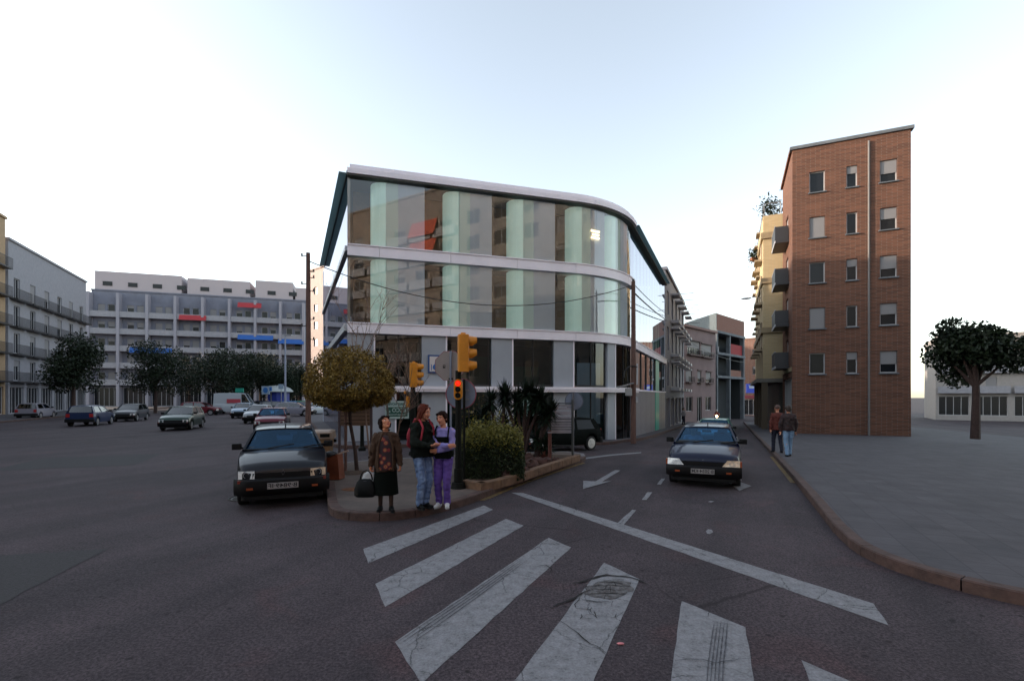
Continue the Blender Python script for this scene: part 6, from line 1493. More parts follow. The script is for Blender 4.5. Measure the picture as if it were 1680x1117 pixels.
yucca('short yucca with a broad head at the back of the bed, right of the hedge', yp(850, 753), [(0, 0, 1.2, 0.5), (-0.45, 0, 1.1, 0.46), (0.4, 0.1, 1.15, 0.45), (0.75, 0, 1.55, 0.44)], 6)
yucca('low yucca close to the ground between the rocks', yp(893, 757), [(0.05, 0, 0.45, 0.4), (-0.2, 0.05, 0.7, 0.36)], 4)
# small red-tipped plants in the bed
p = gi(893, 758); t = thing('succulent', 'small red-tipped succulent among the rocks', 'plant', (p.x, p.y - 0.1, 0.16)); rd = random.Random(8); lf = MB()
for k in range(60):
    el = rd.uniform(10, 88); az = rd.uniform(0, 360); d = Vector((math.cos(R(el)) * math.cos(R(az)), math.cos(R(el)) * math.sin(R(az)), math.sin(R(el)))); s = d.cross(Vector((0, 0, 1))).normalized() * 0.02
    lf.add([-s * 0.6, s * 0.6, d * 0.14 + s, d * 0.28, d * 0.14 - s], [(0, 1, 2, 4), (4, 2, 3)])
lf.build('leaf_rosette', mat('red_leaf', (0.16, 0.05, 0.03), 0.6, var=0.4, scale=8), t)

# dark trees of the square and along the avenue
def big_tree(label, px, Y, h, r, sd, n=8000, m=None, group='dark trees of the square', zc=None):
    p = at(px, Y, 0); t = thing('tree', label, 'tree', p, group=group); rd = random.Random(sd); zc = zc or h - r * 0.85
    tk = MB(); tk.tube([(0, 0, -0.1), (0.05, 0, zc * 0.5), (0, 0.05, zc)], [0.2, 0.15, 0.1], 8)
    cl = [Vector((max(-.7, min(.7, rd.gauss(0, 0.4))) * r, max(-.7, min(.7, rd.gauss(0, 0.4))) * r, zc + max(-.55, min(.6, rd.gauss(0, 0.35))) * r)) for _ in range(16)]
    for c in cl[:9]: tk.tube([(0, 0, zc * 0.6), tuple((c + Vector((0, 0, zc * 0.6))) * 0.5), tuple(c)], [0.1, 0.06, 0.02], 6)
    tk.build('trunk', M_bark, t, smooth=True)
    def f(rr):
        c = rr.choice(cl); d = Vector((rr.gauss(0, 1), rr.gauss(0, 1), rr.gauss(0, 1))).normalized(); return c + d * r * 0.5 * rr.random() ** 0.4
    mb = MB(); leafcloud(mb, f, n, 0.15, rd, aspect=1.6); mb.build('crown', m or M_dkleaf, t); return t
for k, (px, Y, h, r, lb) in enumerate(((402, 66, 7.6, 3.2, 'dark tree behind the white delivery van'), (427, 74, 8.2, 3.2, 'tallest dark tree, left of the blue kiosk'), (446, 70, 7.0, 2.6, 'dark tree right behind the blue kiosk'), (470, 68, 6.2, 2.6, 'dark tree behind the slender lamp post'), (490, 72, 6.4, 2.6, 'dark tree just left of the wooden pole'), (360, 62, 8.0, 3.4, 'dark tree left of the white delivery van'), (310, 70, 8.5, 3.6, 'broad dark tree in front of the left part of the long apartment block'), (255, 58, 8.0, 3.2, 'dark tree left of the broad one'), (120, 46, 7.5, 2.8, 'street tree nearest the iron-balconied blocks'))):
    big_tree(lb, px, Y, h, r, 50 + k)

big_tree('lone young tree standing on the open paving at the right edge', 1600, 24, 5.6, 1.7, 71, n=9000)
# ================================================================== PEOPLE
def skinmat(name, c):
    m = mat(name, c, 0.5, spec=0.35, var=0.08, scale=9); m.node_tree.nodes['Principled BSDF'].inputs['Subsurface Weight'].default_value = 0.08; return m
M_skin = skinmat('skin', (0.60, 0.27, 0.17)); M_eyew = mat('eye_white', (0.6, 0.58, 0.55), 0.3); M_iris = mat('eye_dark', (0.02, 0.012, 0.01), 0.2)
M_lip = mat('lips', (0.34, 0.07, 0.06), 0.45)
def Rz(a): return Matrix.Rotation(R(a), 3, 'Z')
def hand(mb, w, d, n, side, curl=35, k=1.0):
    """w wrist, d towards the fingertips, n palm normal, side: thumb lies at side * (d x n)"""
    w = Vector(w); d = Vector(d).normalized(); n = Vector(n); n = (n - d * n.dot(d)).normalized(); t = d.cross(n) * side
    M3 = Matrix((t, n, d)).transposed()
    mb.ell(w + d * 0.048 * k, (0.040 * k, 0.015 * k, 0.052 * k), M3, 14, 10)
    mb.caps(w - d * 0.01, 0.024 * k, w + d * 0.04 * k, 0.022 * k, 10)
    for i, (o, L) in enumerate(((0.030, 0.068), (0.010, 0.077), (-0.010, 0.072), (-0.029, 0.056))):
        p = w + d * (0.088 - abs(o) * 0.25) * k + t * o * k; c = curl * (0.9 + 0.12 * i); a = R(c * 0.5); L *= k
        for f, r0, r1 in ((0.45, 0.0088, 0.0082), (0.31, 0.0082, 0.0075), (0.24, 0.0075, 0.0062)):
            v = d * math.cos(a) + n * math.sin(a) + t * (o * 1.2); v.normalize(); q = p + v * L * f
            mb.caps(p, r0 * k, q, r1 * k, 8); p = q; a += R(c)
    p = w + d * 0.025 * k + t * 0.028 * k; v = (d * 0.62 + t * 0.62 + n * 0.45).normalized(); q = p + v * 0.042 * k; mb.caps(p, 0.012 * k, q, 0.010 * k, 8)
    v = (d * 0.85 + t * 0.1 + n * 0.5).normalized(); mb.caps(q, 0.010 * k, q + v * 0.03 * k, 0.0078 * k, 8)
def ik(a, b, L1, L2, hint):
    a = Vector(a); b = Vector(b); v = b - a; d = min(v.length, (L1 + L2) * 0.999); u = v.normalized(); x = (L1 * L1 - L2 * L2 + d * d) / (2 * d); h = math.sqrt(max(0, L1 * L1 - x * x))
    hn = Vector(hint); hn = (hn - u * hn.dot(u)).normalized(); return a + u * x + hn * h, a + u * d
def fold(o, amp, f=(9, 9, 5), seed=0.0, amp2=0.0):
    me = o.data; off = Vector((seed * 3.7, seed, -seed))
    for v in me.vertices:
        c = v.co; d = noise.noise(Vector((c.x * f[0], c.y * f[1], c.z * f[2])) + off) * amp
        if amp2: d += noise.noise(Vector((c.x * 40, c.y * 40, c.z * 30)) + off) * amp2
        v.co = c + v.normal * d
    me.update()
def solid(mb, name, m, parent, vox, amp=0.0, f=(9, 9, 5), seed=0.0, smooth_it=4, amp2=0.0, fix=None):
    o = mb.build(name, m, parent)
    mods = [('REMESH', dict(mode='VOXEL', voxel_size=vox, use_smooth_shade=True))]
    if smooth_it: mods.append(('SMOOTH', dict(iterations=smooth_it, factor=0.5)))
    finish(o, mods); 
    if len(o.data.materials) == 0: o.data.materials.append(m if not isinstance(m, (list, tuple)) else m[0])
    if amp or amp2: fold(o, amp, f, seed, amp2)
    o.data.polygons.foreach_set('use_smooth', [True] * len(o.data.polygons)); return o

def figure(label, loc, H=1.65, yaw=0, head=(0, 0, 0), hsc=1.06, wl=None, wr=None, hl=(1, .6, -.3), hr=(-1, .6, -.3), hdl=(0, 0, -1), hdr=(0, 0, -1), pnl=(-1, 0, 0), pnr=(1, 0, 0), curl=(35, 35),
           feet=((0.09, 0, 10), (-0.09, 0, -10)), skin=None, hair='short', hairm=None, top=None, top_z=0.84, top_fat=0.02, trousers=None, skirt=None, shoes=None, vox=0.0055, hunch=0.0, inner=None, stockings=None, wide=1.0, lean=(0, 0), rz=0, name='person', seated=False, neckm=None, sleeves=None):
    t = thing(name, label, 'person', loc, rz); k = H / 1.65; skin = skin or M_skin
    Y = Rz(yaw)       # body frame: x = the figure's left, -y = front
    lx_, ly_ = lean
    def B(x, y, z): v = Y @ Vector((x * k * wide, y * k, z * k)); s = max(0, z - 0.9) * k; return v + Vector((lx_ * s, ly_ * s, 0))
    hipL, hipR = B(0.085, 0, 0.86), B(-0.085, 0, 0.86); shL, shR = B(0.150, 0.0, 1.325), B(-0.150, 0.0, 1.325)
    neck = B(0, -0.005 - hunch, 1.40); hc = B(0, -0.02 - hunch * 1.5, 1.535)
    U, Fo = 0.275 * k, 0.245 * k
    wl = Vector(wl) if wl is not None else B(0.24, -0.04, 0.83); wr = Vector(wr) if wr is not None else B(-0.24, -0.04, 0.83)
    elL, wl = ik(shL, wl, U, Fo, hl); elR, wr = ik(shR, wr, U, Fo, hr)
    MH = Y @ Rz(head[0]) @ Matrix.Rotation(R(head[1]), 3, 'X') @ Matrix.Rotation(R(head[2]), 3, 'Y')   # pitch: negative tips the face up
    hc = neck + (hc - neck) * 0.35 + (MH @ Vector((0, -0.015, 0.096))) * k * (1 + (hsc - 1) * 0.6)
    MH = MH * hsc
    def Hd(x, y, z): return hc + MH @ Vector((x, y, z)) * k
    b = MB()
    # torso and limbs
    b.ell(B(0, 0.0, 0.93), (0.150 * k * wide, 0.105 * k * wide, 0.13 * k), Y); b.ell(B(0, 0, 1.08), (0.125 * k * wide, 0.09 * k * wide, 0.15 * k), Y); b.ell(B(0, 0.005, 1.25), (0.150 * k * wide, 0.10 * k * wide, 0.16 * k), Y)
    b.caps(shL, 0.052 * k, shR, 0.052 * k); b.caps(B(0, 0.01, 1.34), 0.07 * k, neck, 0.052 * k); b.caps(neck, 0.048 * k, hc + MH @ Vector((0, 0.015, -0.03)) * k, 0.05 * k)
    legs = []
    for i, (hp, (fx, fy, fa)) in enumerate(((hipL, feet[0]), (hipR, feet[1]))):
        an = Vector((fx * k, fy * k, 0.085 * k)); v = an - hp; fwd = Y @ Vector((0, -1, 0))
        kn, an = ik(hp, an, 0.405 * k, 0.385 * k, fwd + Vector((0, 0, 0.0)))
        legs.append((hp, kn, an, fa)); lg = 0.78 if trousers else 0.9; b.caps(hp, 0.078 * k * lg, kn, 0.052 * k * lg); b.caps(kn, 0.052 * k * lg, an, 0.036 * k); b.ell(kn.lerp(an, 0.3) - fwd * 0.012, (0.05 * k * lg, 0.052 * k * lg, 0.11 * k))
        fd = Rz(yaw + fa) @ Vector((0, -1, 0)); b.caps(an - Vector((0, 0, 0.045 * k)), 0.034 * k, an + fd * 0.12 * k - Vector((0, 0, 0.055 * k)), 0.026 * k)
    for s, e, w_, hd_, pn, cu, sd in ((shL, elL, wl, hdl, pnl, curl[0], 1), (shR, elR, wr, hdr, pnr, curl[1], -1)):
        b.caps(s, 0.047 * k, e, 0.036 * k); b.caps(e, 0.037 * k, w_, 0.024 * k); hand(b, w_, hd_, pn, sd, cu, k * 0.98)
    # head with features
    b.ell(Hd(0, 0.012, 0.022), (0.073 * k, 0.090 * k, 0.092 * k), MH, 22, 16); b.ell(Hd(0, -0.022, -0.035), (0.056 * k, 0.064 * k, 0.068 * k), MH, 20, 14)
    b.ell(Hd(0, -0.062, -0.086), (0.024 * k, 0.022 * k, 0.018 * k), MH); b.caps(Hd(0, -0.079, 0.018), 0.009 * k, Hd(0, -0.102, -0.022), 0.0125 * k, 10)
    b.ell(Hd(0.012, -0.091, -0.028), (0.009 * k,) * 3, MH, 10, 8); b.ell(Hd(-0.012, -0.091, -0.028), (0.009 * k,) * 3, MH, 10, 8)
    for s in (-1, 1):
        b.ell(Hd(s * 0.036, -0.060, -0.02), (0.023 * k, 0.022 * k, 0.022 * k), MH); b.ell(Hd(s * 0.030, -0.066, 0.012), (0.0145 * k, 0.0125 * k, 0.011 * k), MH)
        b.caps(Hd(s * 0.012, -0.079, 0.034), 0.009 * k, Hd(s * 0.05, -0.062, 0.034), 0.010 * k, 8); b.ell(Hd(s * 0.075, 0.012, -0.005), (0.011 * k, 0.02 * k, 0.032 * k), MH)
    b.ell(Hd(0, -0.080, -0.050), (0.023 * k, 0.010 * k, 0.0065 * k), MH); b.ell(Hd(0, -0.079, -0.061), (0.019 * k, 0.010 * k, 0.007 * k), MH)
    o = solid(b, 'body', skin, t, vox, smooth_it=2)
    me = o.data
    hm = hairm or mat('hair_dark', (0.03, 0.018, 0.014), 0.6)
    for m_ in (M_eyew, M_iris, M_lip, hm): me.materials.append(m_)
    if stockings: me.materials.append(stockings)
    eyes = [Hd(s * 0.030, -0.078, 0.012) for s in (-1, 1)]; lip = Hd(0, -0.088, -0.055); brows = [Hd(s * 0.031, -0.074, 0.037) for s in (-1, 1)]; inv = MH.inverted()
    for p in me.polygons:
        c = p.center
        if c.z > hc.z - 0.14 * k and (c - hc).length < 0.16 * k:
            for e in eyes:
                q = inv @ (c - e) / k
                if abs(q.x) < 0.0125 and abs(q.z) < 0.0065 and q.y < 0.012: p.material_index = 2 if abs(q.x) < 0.0062 else 1
            q = inv @ (c - lip) / k
            if (q.x / 0.024) ** 2 + (q.z / 0.0115) ** 2 < 1 and q.y < 0.012: p.material_index = 3
            for e in brows:
                q = inv @ (c - e) / k
                if abs(q.x) < 0.018 and abs(q.z + abs(q.x) * 0.15) < 0.004 and q.y < 0.02: p.material_index = 4
        elif stockings and c.z < 0.6 * k: p.material_index = 5
    # hair
    hb = MB()
    if hair in ('curly', 'short'):
        hb.ell(Hd(0, 0.024, 0.036), (0.086 * k, 0.094 * k, 0.092 * k), MH, 20, 14); hb.ell(Hd(0, 0.055, -0.01), (0.078 * k, 0.062 * k, 0.085 * k), MH)
        hb.ell(Hd(0.02, -0.045, 0.085), (0.055 * k, 0.035 * k, 0.026 * k), MH); hb.ell(Hd(-0.03, -0.04, 0.082), (0.04 * k, 0.035 * k, 0.026 * k), MH)
        for s in (-1, 1): hb.ell(Hd(s * 0.076, 0.0, 0.02 if hair == 'short' else 0.0), (0.02 * k, 0.032 * k, 0.045 * k if hair == 'short' else 0.065 * k), MH)
        solid(hb, 'hair', hm, t, vox * 1.1, amp=0.006, f=(30, 30, 30), seed=H, smooth_it=1, amp2=0.012 if hair == 'curly' else 0.007)
    elif hair == 'long':
        hb.ell(Hd(0, 0.024, 0.034), (0.085 * k, 0.096 * k, 0.090 * k), MH, 20, 14)
        back_ = Y @ Vector((0, 1, 0)); side_ = Y @ Vector((1, 0, 0))
        for j in range(9):
            f = (j - 4) / 4; a = Hd(f * 0.075, 0.075 - abs(f) * 0.065, 0.02); q1 = Hd(f * 0.085, 0.085 - abs(f) * 0.06, -0.09)
            q2 = B(f * 0.11, 0.105 - abs(f) * 0.05, 1.36); q3 = B(f * 0.10, 0.135 - abs(f) * 0.04, 1.17 + 0.03 * math.sin(j * 2.3))
            hb.chain([a, q1, q2, q3], [0.03 * k, 0.028 * k, 0.026 * k, 0.012 * k], 8)
        for s in (-1, 1): hb.chain([Hd(s * 0.05, -0.05, 0.075), Hd(s * 0.078, -0.02, 0.0), Hd(s * 0.08, 0.0, -0.1), B(s * 0.10, -0.03, 1.33)], [0.016 * k, 0.018 * k, 0.02 * k, 0.012 * k], 8)
        ho = solid(hb, 'hair', hm, t, vox * 1.1, amp=0.008, f=(45, 45, 7), seed=2, smooth_it=1, amp2=0.003)
        sb = MB(); rs = random.Random(6)
        for j in range(150):
            f = rs.uniform(-1, 1); g_ = rs.uniform(0, 1)
            a = Hd(f * 0.04, 0.02 + rs.uniform(-0.05, 0.05), 0.122); a2 = Hd(f * 0.088, 0.03 + (1 - abs(f)) * 0.09 - 0.04 * g_ * abs(f), 0.03); q1 = Hd(f * 0.10, 0.035 + (1 - abs(f)) * 0.085, -0.09)
            q2 = B(f * 0.135, 0.075 + (1 - abs(f)) * 0.06, 1.36); q3 = B(f * 0.125 + rs.gauss(0, .012), 0.10 + (1 - abs(f)) * 0.07 + rs.gauss(0, .01), 1.12 + rs.uniform(-0.05, 0.06))
            sb.tube([a, a2, q1, q2, q3], [0.003, 0.005, 0.006, 0.006, 0.001], 5)
        sb.build('hair_strands', mat('auburn_strand', (0.14, 0.030, 0.014), 0.6, spec=0.15), ho, smooth=True)
    elif hair == 'cap':
        hb.ell(Hd(0, 0.02, 0.036), (0.083 * k, 0.093 * k, 0.085 * k), MH, 20, 14); solid(hb, 'hair', hm, t, vox * 1.2, amp=0.004, f=(25, 25, 25), smooth_it=1)
    # clothes
    if trousers:
        c = MB(); c.ell(B(0, 0.0, 0.93), (0.162 * k * wide, 0.122 * k * wide, 0.13 * k), Y)
        for hp, kn, an, fa in legs: c.caps(hp, 0.092 * k, kn, 0.070 * k); c.caps(kn, 0.069 * k, an + Vector((0, 0, 0.0)), 0.056 * k)
        solid(c, 'trousers', trousers, t, vox * 1.3, amp=0.016, f=(14, 14, 18), seed=H * 3, amp2=0.004)
    if skirt:
        zt, zb_ = skirt[1], skirt[2]; rings = []
        for q in range(9):
            z = zt + (zb_ - zt) * q / 8; rx = (0.175 + 0.045 * q / 8) * wide; rings.append([B(rx * math.cos(a) * (1 + 0.02 * math.sin(a * 7 + q * .2) * q / 8), 0.77 * rx * math.sin(a) * (1 + 0.02 * math.sin(a * 7) * q / 8), z) for a in [2 * math.pi * i / 48 for i in range(48)]])
        c = MB(); c.loft(rings); c.build('skirt', skirt[0], t, smooth=True)
    if top:
        F_ = top_fat; c = MB()
        zc = (top_z + 1.0) / 2
        c.ell(B(0, 0.005, 1.24), ((0.168 + F_) * k * wide, (0.115 + F_) * k * wide, 0.17 * k), Y); c.ell(B(0, 0.0, 1.08), ((0.150 + F_) * k * wide, (0.112 + F_) * k * wide, 0.17 * k), Y)
        rings = [[B((rx + F_) * wide * math.cos(a), (ry + F_) * wide * math.sin(a), z) for a in [2 * math.pi * i / 30 for i in range(30)]] for rx, ry, z in ((0.145, 0.105, 1.18), (0.145, 0.11, 1.05), (0.155, 0.118, 0.93), (0.158, 0.12, top_z))]
        c.loft(rings)
        c.caps(shL + Vector((0, 0, -0.008)), (0.055 + F_ * .45) * k, shR + Vector((0, 0, -0.008)), (0.055 + F_ * .45) * k); c.caps(B(0, 0.015, 1.33), 0.085 * k, neck - Vector((0, 0, 0.045)), 0.056 * k); [c.caps(s_ + Vector((0, 0, 0.005)), 0.05 * k, B(0, 0.012, 1.375), 0.05 * k) for s_ in (shL, shR)]
        for s, e, w_ in ((shL, elL, wl), (shR, elR, wr)):
            we = e.lerp(w_, 0.94); c.caps(s - Vector((0, 0, 0.012)), (0.056 + F_ * .6) * k, e, (0.050 + F_ * .6) * k); c.caps(e, (0.050 + F_ * .6) * k, we, (0.036 + F_ * .3) * k)
        solid(c, 'jacket' if top_fat > 0.02 else 'sweater', top, t, vox * 1.3, amp=0.024, f=(13, 13, 14), seed=H * 5, amp2=0.0015)
    if inner:
        inner(t, B, Hd, k, Y)
    if shoes:
        for hp, kn, an, fa in legs:
            fd = Rz(yaw + fa) @ Vector((0, -1, 0)); M3 = Rz(yaw + fa); c = MB(); a0 = Vector((an.x, an.y, an.z))
            z0 = a0.z - 0.085 * k
            c.caps(Vector((a0.x, a0.y, z0 + 0.04 * k)) - fd * 0.02 * k, 0.040 * k, Vector((a0.x, a0.y, z0 + 0.032 * k)) + fd * 0.13 * k, 0.032 * k); c.caps(Vector((a0.x, a0.y, z0 + 0.075 * k)), 0.042 * k, Vector((a0.x, a0.y, z0 + 0.05 * k)) + fd * 0.05 * k, 0.040 * k)
            sh_ = solid(c, 'shoe', shoes[0], t, vox * 1.1, smooth_it=3)
            sl = MB(); rg = []
            for z in (0.0, 0.018 * k):
                rg.append([Vector((a0.x, a0.y, z0 + z)) + M3 @ Vector((0.041 * k * math.sin(a), -0.055 * k - (0.105 * k) * math.cos(a), 0)) for a in [2 * math.pi * i / 20 for i in range(20)]])
            sl.loft(rg[::-1]); sl.build('sole', shoes[1], sh_)
    return t, B, Hd, k, Y, (shL, elL, wl), (shR, elR, wr)

# --- clothes materials
M_brownj = mat('brown_wool', (0.055, 0.027, 0.014), 0.9, var=0.15, scale=30, bump=0.3, bscale=150)
M_blackc = mat('black_cloth', (0.004, 0.006, 0.005), 0.95, spec=0.1)
M_denim = mat('denim', (0.08, 0.14, 0.30), 0.85, color2=(0.24, 0.34, 0.54), scale=9, sx=(1.5, 1.5, 0.6), bump=0.4, bscale=60)
M_purple = mat('purple_trousers', (0.10, 0.05, 0.27), 0.8, var=0.12, scale=6); M_lilac = mat('lilac_sweater', (0.27, 0.24, 0.56), 0.85, var=0.1, scale=6)
M_dgreen = mat('dark_green_jacket', (0.005, 0.008, 0.006), 0.85, spec=0.2); M_redj = mat('red_cloth', (0.33, 0.02, 0.04), 0.8)
M_leath = mat('black_leather', (0.004, 0.005, 0.006), 0.5, spec=0.15, bump=0.2, scale=20); M_wshoe = mat('white_trainer', (0.55, 0.56, 0.58), 0.6); M_wsole = mat('grey_sole', (0.3, 0.3, 0.32), 0.7)
M_stock = mat('dark_stockings', (0.04, 0.02, 0.015), 0.6)
# flowered blouse
M_blouse = mat('flowered_blouse', (0.05, 0.02, 0.022), 0.7)
n = M_blouse.node_tree.nodes; l = M_blouse.node_tree.links; tc = n.new('ShaderNodeTexCoord'); vo = n.new('ShaderNodeTexVoronoi'); vo.inputs['Scale'].default_value = 11; vo.inputs['Randomness'].default_value = 0.8
r = n.new('ShaderNodeValToRGB'); r.color_ramp.interpolation = 'CONSTANT'; e = r.color_ramp.elements; e[0].position = 0; e[0].color = (0.12, 0.04, 0.02, 1); e[1].position = 0.14; e[1].color = (0.36, 0.15, 0.06, 1)
x = e.new(0.28); x.color = (0.20, 0.025, 0.03, 1); x = e.new(0.42); x.color = (0.03, 0.015, 0.02, 1)
l.new(tc.outputs['Object'], vo.inputs[0]); l.new(vo.outputs[0], r.inputs[0]); l.new(r.outputs[0], n['Principled BSDF'].inputs['Base Color'])

def surface_panel(t, B, name, m, pts, zs_, k, off=0.012, fy=None):
    """cloth panel lying on the chest: rows of (x, y, z) in the body frame, with a back face"""
    mb = MB(); rows = []
    for z, xs_, ys_ in zs_: rows.append([B(x, y, z) for x, y in zip(xs_, ys_)])
    nn_ = len(rows[0]); V = [p for r_ in rows for p in r_]; mb.add(V, [(i * nn_ + j, i * nn_ + j + 1, (i + 1) * nn_ + j + 1, (i + 1) * nn_ + j) for i in range(len(rows) - 1) for j in range(nn_ - 1)])
    o = mb.build(name, m, t, smooth=True); finish(o, [('SOLIDIFY', dict(thickness=0.012, offset=0)), ('SUBSURF', dict(levels=1, render_levels=1))]); o.data.polygons.foreach_set('use_smooth', [True] * len(o.data.polygons)); return o
def front_y(x, rx, ry): return -ry * math.sqrt(max(0.05, 1 - (x / rx) ** 2))
def chest_rows(hw_fn, z0, z1, rx, ry, n_=9, m_=8):
    rows = []
    for i in range(m_ + 1):
        z = z0 + (z1 - z0) * i / m_; h = hw_fn(z); xs_ = [h * (j / (n_ - 1) * 2 - 1) for j in range(n_)]
        f = 1 - 0.12 * max(0, (z - 1.22) / 0.12) ** 2 if z > 1.22 else 1
        rows.append((z, xs_, [front_y(x, rx, ry * f) for x in xs_]))
    return rows

# older woman, head back, looking up to the right
def woman_extra(t, B, Hd, k, Y):
    rows = chest_rows(lambda z: 0.030 + 0.085 * min(1, max(0, (1.37 - z) / 0.2)), 0.74, 1.35, 0.21, 0.166)
    surface_panel(t, B, 'blouse', M_blouse, None, rows, k)
    for s in (-1, 1):
        mb = MB(); pts = [B(s * 0.04, -0.10, 1.40), B(s * 0.085, -0.150, 1.30), B(s * 0.12, -0.155, 1.15), B(s * 0.125, -0.158, 0.76)]; mb.tube(pts, [0.016, 0.02, 0.016, 0.012], 8); mb.build('lapel', M_brownj, t, smooth=True)
    mb = MB(); mb.torus(Hd(0.0, 0.0, -0.118), 0.058, 0.006, nu=24, nv=6); mb.build('necklace', M_blackc, t)
M_skin2 = skinmat('skin_tan', (0.54, 0.22, 0.12))
wp = gi(632.5, 838)
wt_, B, Hd, k, Y, AL, AR = figure('older woman in brown jacket, flowered blouse and black skirt, looking up', wp, H=1.53, yaw=14, hsc=1.15, head=(34, -32, 8), wl=(0.272, -0.07, 0.70), wr=(-0.235, -0.10, 0.635), hl=(1, .5, 0), hr=(-1, .5, 0), hdl=(0.05, -0.1, -1), hdr=(0, 0, -1), pnl=(-1, 0, 0), pnr=(1, -0.2, 0), curl=(55, 80),
       feet=((0.10, 0.0, 14), (-0.095, 0.02, -16)), skin=M_skin2, hair='curly', hairm=mat('hair_grey_brown', (0.014, 0.009, 0.008), 0.9, spec=0.1, var=0.4, scale=40), top=M_brownj, top_z=0.72, top_fat=0.038, skirt=(M_blackc, 1.0, 0.305), shoes=(M_leath, M_black), stockings=M_stock, wide=1.0, inner=woman_extra)
# handbag
hb = AR[2]; bag = thing('handbag', 'large black handbag with two handles, hanging from the older woman\'s hand', 'handbag', (wp.x + hb.x - 0.09, wp.y + hb.y - 0.01, wp.z + hb.z - 0.50))
mb = MB(); mb.loft([[(x * sx, y * sy, z) for x, y in [(math.copysign(abs(math.cos(a)) ** 0.6, math.cos(a)), math.copysign(abs(math.sin(a)) ** 0.7, math.sin(a))) for a in [2 * math.pi * i / 28 for i in range(28)]]] for sx, sy, z in ((0.14, 0.06, 0.0), (0.172, 0.08, 0.03), (0.17, 0.078, 0.13), (0.13, 0.05, 0.24), (0.09, 0.02, 0.285), (0.085, 0.012, 0.29))])
mb.build('bag_body', M_leath, bag, smooth=True)
for dy in (-0.022, 0.022):
    mb = MB(); P = [(0.02 + 0.095 * math.cos(a), dy * (1 - 0.6 * math.sin(a)), 0.27 + 0.155 * math.sin(a)) for a in [math.pi * i / 14 for i in range(15)]]; mb.tube(P, 0.007, 6); mb.build('handle', M_leath, bag, smooth=True)
MB().boxc((0.01, -0.032, 0.255), (0.05, 0.012, 0.02)).build('clasp', M_chrome, bag)
o = MB().loft([[(0.13 * math.cos(a) * s_, 0.05 * math.sin(a) * s_, z) for a in [2 * math.pi * i / 16 for i in range(16)]] for s_, z in ((0.7, -0.02), (1, 0.05), (0.75, 0.15), (0.2, 0.19))]).build('paper_bag', mat('white_paper', (0.55, 0.56, 0.58), 0.8, bump=0.6, scale=8)); o.location = (bag.location.x + 0.05, bag.location.y + 0.085, bag.location.z + 0.21); tag(o, 'white paper packet carried together with the black handbag', 'bag')

# tall girl with long auburn hair, in profile
def girl1_extra(t, B, Hd, k, Y):
    bp = MB(); bp.ell(B(0, 0.20, 1.13), (0.13 * k, 0.085 * k, 0.20 * k), Y); bp.ell(B(0, 0.24, 1.03), (0.11 * k, 0.06 * k, 0.09 * k), Y); solid(bp, 'backpack', M_redj, t, 0.012, amp=0.008)
    for s in (-1, 1):
        mb = MB(); mb.tube([B(s * 0.09, 0.15, 1.30), B(s * 0.095, 0.06, 1.435), B(s * 0.095, -0.06, 1.42), B(s * 0.11, -0.145, 1.30), B(s * 0.14, -0.13, 1.12), B(s * 0.16, 0.0, 1.02)], 0.017, 8); mb.build('backpack_strap', M_redj, t, smooth=True)
    mb = MB(); mb.ell(B(0.08, -0.158, 1.24), (0.02, 0.006, 0.022), Y); mb.build('crest', mat('crest_dull', (0.12, 0.05, 0.05), 0.8), t)
p1 = gi(692.5, 833)
M_auburn = mat('auburn_hair', (0.06, 0.012, 0.008), 0.6, spec=0.1, color2=(0.11, 0.024, 0.012), scale=30, sx=(3, 3, 0.4))
figure('tall girl with long auburn hair, dark jacket, red backpack and blue jeans', p1, H=1.72, yaw=52, head=(14, 12, 0), wl=(0.20, -0.20, 1.06), wr=(0.17, -0.26, 1.07), hl=(.2, .2, -1), hr=(-.6, -.3, -1), hdl=(1, -0.1, 0.1), hdr=(1, 0.1, 0.05), pnl=(0, .3, 1), pnr=(0, .5, 1), curl=(30, 35),
       feet=((0.045, 0.05, 5), (-0.035, -0.05, -12)), hair='long', hairm=M_auburn, top=M_dgreen, top_z=0.83, top_fat=0.035, trousers=M_denim, shoes=(M_leath, M_black), inner=girl1_extra)
# smaller girl in lilac, arms folded
def girl2_extra(t, B, Hd, k, Y):
    rows = chest_rows(lambda z: 0.125 - 0.02 * max(0, z - 1.1), 0.86, 1.24, 0.20, 0.148); surface_panel(t, B, 'bib', M_blackc, None, rows, k)
    for s in (-1, 1):
        mb = MB(); mb.tube([B(s * 0.11, -0.14, 1.22), B(s * 0.115, -0.11, 1.34), B(s * 0.11, -0.03, 1.42), B(s * 0.10, 0.08, 1.38), B(s * 0.09, 0.14, 1.2)], 0.013, 8); mb.build('strap', M_blackc, t, smooth=True)
    rings = [[B(rx * math.cos(a), 0.8 * rx * math.sin(a), z) for a in [2 * math.pi * i / 30 for i in range(30)]] for rx, z in ((0.176, 0.86), (0.186, 0.93), (0.183, 1.0))]; MB().loft(rings[::-1]).build('waistband', M_blackc, t, smooth=True)
p2 = gi(727.5, 831)
figure('smaller girl in lilac sweater and purple trousers with folded arms', p2, H=1.60, yaw=-6, head=(-20, 4, -9), wl=(-0.06, -0.215, 0.98), wr=(0.10, -0.23, 1.06), hl=(1, .3, -.8), hr=(-1, .3, -.8), hdl=(-1, -0.1, 0.0), hdr=(1, 0.1, 0.05), pnl=(0, 1, 0.1), pnr=(0, 1, 0), curl=(20, 25),
       feet=((0.07, -0.02, 12), (-0.075, 0, -14)), hair='short', hairm=mat('dark_brown_hair', (0.018, 0.007, 0.005), 0.8, spec=0.1, var=0.4, scale=30), top=M_lilac, top_z=0.86, top_fat=0.018, trousers=M_purple, shoes=(M_wshoe, M_wsole), inner=girl2_extra)

